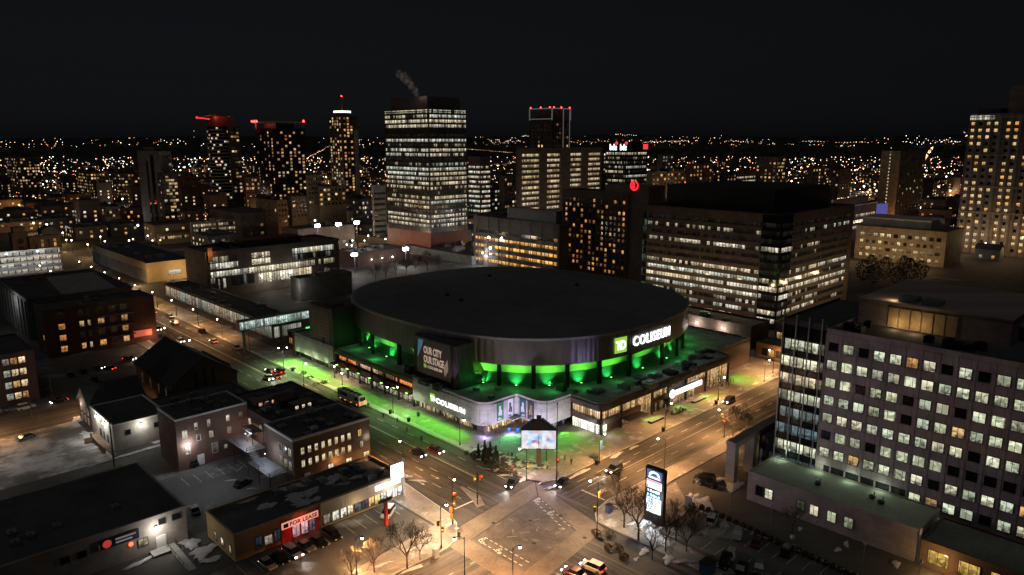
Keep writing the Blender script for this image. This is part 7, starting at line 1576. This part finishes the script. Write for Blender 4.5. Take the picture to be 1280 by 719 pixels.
# lamps of the far streets
FLM = [emis('far_lamp_warm', (1, .62, .28), 5, False), emis('far_lamp_white', (1, .93, .8), 6, False), emis('far_lamp_orange', (1, .42, .12), 5, False), emis('far_lamp_cool', (.75, .9, 1), 6, False), emis('far_lamp_red', (1, .08, .06), 4, False)]
LPS = []
def far_lamp(x, y, z0, h, mi, r):
    b = MB(); b.tube((0, 0, 0), (0, 0, h), .15, .12, 4, 0); b.ball((0, 0, h), r, 1, 6, 4)
    return b
FP = {}
def place_far(x, y, z0, mi, big):
    key = (mi, big)
    if key not in FP:
        b = far_lamp(0, 0, 0, 8.5, mi, (.55, .9, 1.35)[big]); o = b.build('far_street_lamp', [M['black'], FLM[mi]], origin=(0, 0, 0)); FP[key] = o
    else: o = FP[key].copy(); col.objects.link(o)
    o.location = (x, y, z0); tag(o, ['small warm street lamp among the far streets', 'small white street lamp among the far streets', 'small orange street lamp among the far streets', 'small cool white lamp among the far streets', 'small red light among the far streets'][mi], 'street lamp', ['warm', 'white', 'orange', 'cool white', 'red'][mi] + ' lamps of the far streets')
cnt, tries = 0, 0
while cnt < 290 and tries < 9000:
    tries += 1; px, py = R.uniform(-10, 1290), 184 + 150 * R.random() ** 2.0; p = at(px, py)
    d = (p.x - CAMX) * cH + (p.y - CAMY) * sH
    if d > 1900 or d < 340 or not free(p.x, p.y, -5): continue
    mi = R.choices(range(5), (5, 5, 4, 1.5, .7))[0]; place_far(p.x, p.y, 0, mi, 0 if d < 550 else (1 if d < 1000 else 2)); cnt += 1
    if cnt % 2 == 0: point((p.x - 1, p.y - 1, 7.4), [(1, .6, .26), (1, .9, .75), (1, .45, .14), (.8, .9, 1), (1, .1, .08)][mi], 4200 if d < 900 else 9000, .4)
# the dots too far to tell apart: one mass
b = MB()
for i in range(5200):
    px = R.uniform(-10, 1290); py = 176 + 74 * R.random() ** 1.5
    if R.random() < .38: px += R.gauss(0, 30)
    if py < 183 or R.random() < .04:      # on the slope and rim of the hills
        d = R.uniform(2000, 2500); p = at_d(px, 179 + R.gauss(0, 4.) + 3 * math.sin(px * .02), 3560); z = p.z; x, y = p.x, p.y; r = R.uniform(.6, 1.7)
        if R.random() < .6: continue
    else:
        p = at(px, py, 7); x, y, z = p
        if R.random() < .6:      # most lamps stand along the streets of the grid
            if R.random() < .5: x = round(x / 105) * 105 + R.uniform(-3, 3)
            else: y = round(y / 130) * 130 + R.uniform(-3, 3)
        d = (x - CAMX) * cH + (y - CAMY) * sH; r = R.uniform(.22, .62) * max(.6, d / 900)
        if d > 3250 or not free(x, y, -6): continue
    i0 = len(b.v); mi = R.choices(range(5), (6, 5, 5, 1., .6))[0]
    b.v += [(x + r, y, z), (x, y + r, z), (x - r, y, z), (x, y - r, z), (x, y, z + r), (x, y, z - r)]
    for q in ((0, 1, 4), (1, 2, 4), (2, 3, 4), (3, 0, 4), (1, 0, 5), (2, 1, 5), (3, 2, 5), (0, 3, 5)): b.f.append(tuple(i0 + t for t in q)); b.m.append(mi)
def string_lights(pts, n, mi, r, jz=.0):
    for i in range(n):
        t = i / max(1, n - 1) * (len(pts) - 1); k = min(len(pts) - 2, int(t)); f = t - k
        px, py, d = (pts[k][j] + (pts[k + 1][j] - pts[k][j]) * f for j in range(3)); p = at_d(px, py + R.uniform(-jz, jz), d * 1.7); x, y, z = p; i0 = len(b.v); rr = 1.7 * r * R.uniform(.25, .75)
        b.v.extend([(x + rr, y, z), (x, y + rr, z), (x - rr, y, z), (x, y - rr, z), (x, y, z + rr), (x, y, z - rr)])
        for q in ((0, 1, 4), (1, 2, 4), (2, 3, 4), (3, 0, 4), (1, 0, 5), (2, 1, 5), (3, 2, 5), (0, 3, 5)): b.f.append(tuple(i0 + t_ for t_ in q)); b.m.append(mi if R.random() < .75 else 1)
string_lights([(381, 199, 1500), (412, 183, 1950)], 22, 2, 1.3, 1); string_lights([(585, 186, 1900), (640, 191, 1800)], 22, 2, 1.1, .4); string_lights([(1154, 202, 1350), (1166, 184, 1950)], 40, 2, 1.5, 2.5)
string_lights([(770, 168, 2150), (795, 170, 2150)], 10, 0, 1.4, 1); string_lights([(805, 178, 2080), (860, 176, 2080)], 30, 2, 1.3, .8); string_lights([(908, 176, 2080), (935, 178, 2080)], 10, 2, 1.4, .8); string_lights([(1000, 177, 2080), (1030, 177, 2080)], 9, 2, 1.4, .6); string_lights([(1045, 178, 2080), (1085, 178, 2080)], 12, 0, 1.4, .6)
string_lights([(1205, 168, 2100), (1230, 163, 2150)], 22, 0, 1.5, 4); string_lights([(610, 178, 2080), (660, 172, 2100)], 26, 0, 1.4, 4); string_lights([(1135, 176, 2080), (1200, 178, 2080)], 24, 1, 1.3, 4); string_lights([(710, 178, 2000), (760, 177, 2050)], 14, 2, 1.4, 1.5)
o = b.build('distant_lights', FLM, origin=(0, 0, 0)); o['kind'] = 'stuff'; tag(o, 'mass of tiny warm and white lights of the far city below the hills', 'city lights')
# steam over the black tower
m = bpy.data.materials.new('steam'); m.use_nodes = True; nt = m.node_tree; nt.nodes.remove(nt.nodes['Principled BSDF']); vs = N(nt, 'ShaderNodeVolumePrincipled'); vs.inputs['Color'].default_value = (.9, .88, .86, 1)
nz = noise(nt, objco(nt), .35, 4, .6); nt.links.new(ramp(nt, nz, [(.42, (0, 0, 0)), (.7, (.16, .16, .16))]), vs.inputs['Density']); nt.links.new(vs.outputs[0], nt.nodes['Material Output'].inputs['Volume'])
b = MB()
for px, py, r in ((521, 118, 1.6), (518, 113, 2.2), (514, 107, 2.6), (509, 101, 3.), (504, 96, 3.2), (500, 93, 2.8)): b.ball(at_d(px, py, 505), r, 0, 10, 7, 1.1, .18)
o = b.build('steam', m); o['kind'] = 'stuff'; q = at_d(524, 117, 500); point(q, (1, .75, .55), 900, .3); q = at_d(506, 103, 498); point(q, (1, .85, .75), 700, 1.)
# ------------------------------------------------------------------ sky, added fill sun, render settings
w = bpy.data.worlds.new('World'); sc.world = w; w.use_nodes = True; nt = w.node_tree; bg = nt.nodes['Background']
sky = nt.nodes.new('ShaderNodeTexSky'); sky.sky_type = 'NISHITA'; sky.sun_disc = False; sky.sun_elevation = rad(38); sky.sun_rotation = rad(200)
hs_n = nt.nodes.new('ShaderNodeHueSaturation'); hs_n.inputs['Saturation'].default_value = .12; nt.links.new(sky.outputs[0], hs_n.inputs['Color']); tn = nt.nodes.new('ShaderNodeMix'); tn.data_type = 'RGBA'; tn.blend_type = 'MULTIPLY'; tn.inputs[0].default_value = 1.; tn.inputs[7].default_value = (.86, .9, 1.05, 1); nt.links.new(hs_n.outputs[0], tn.inputs[6]); nt.links.new(tn.outputs[2], bg.inputs['Color']); bg.inputs['Strength'].default_value = WORLD
sl = bpy.data.lights.new('fill_sun', 'SUN'); sl.energy = FILL; sl.angle = rad(25); sl.color = (1, .97, .94); so = bpy.data.objects.new('fill_sun', sl); col.objects.link(so); so.rotation_euler = (rad(20), 0, rad(-70))  # faint wide sun added as fill, lifts dark roofs and walls
sc.view_settings.view_transform = 'Standard'; sc.view_settings.look = 'None'; sc.view_settings.exposure = EXPO; sc.view_settings.gamma = 1; sc.view_settings.use_curve_mapping = False
cy = sc.cycles; cy.use_denoising = True; cy.max_bounces = 4; cy.diffuse_bounces = 2; cy.glossy_bounces = 2; cy.transmission_bounces = 2; cy.volume_bounces = 1; cy.sample_clamp_indirect = 2.; cy.sample_clamp_direct = 40.; cy.use_light_tree = True; cy.caustics_reflective = False; cy.caustics_refractive = False
try: cy.denoiser = 'OPENIMAGEDENOISE'; cy.denoising_input_passes = 'RGB_ALBEDO_NORMAL'
except Exception: pass
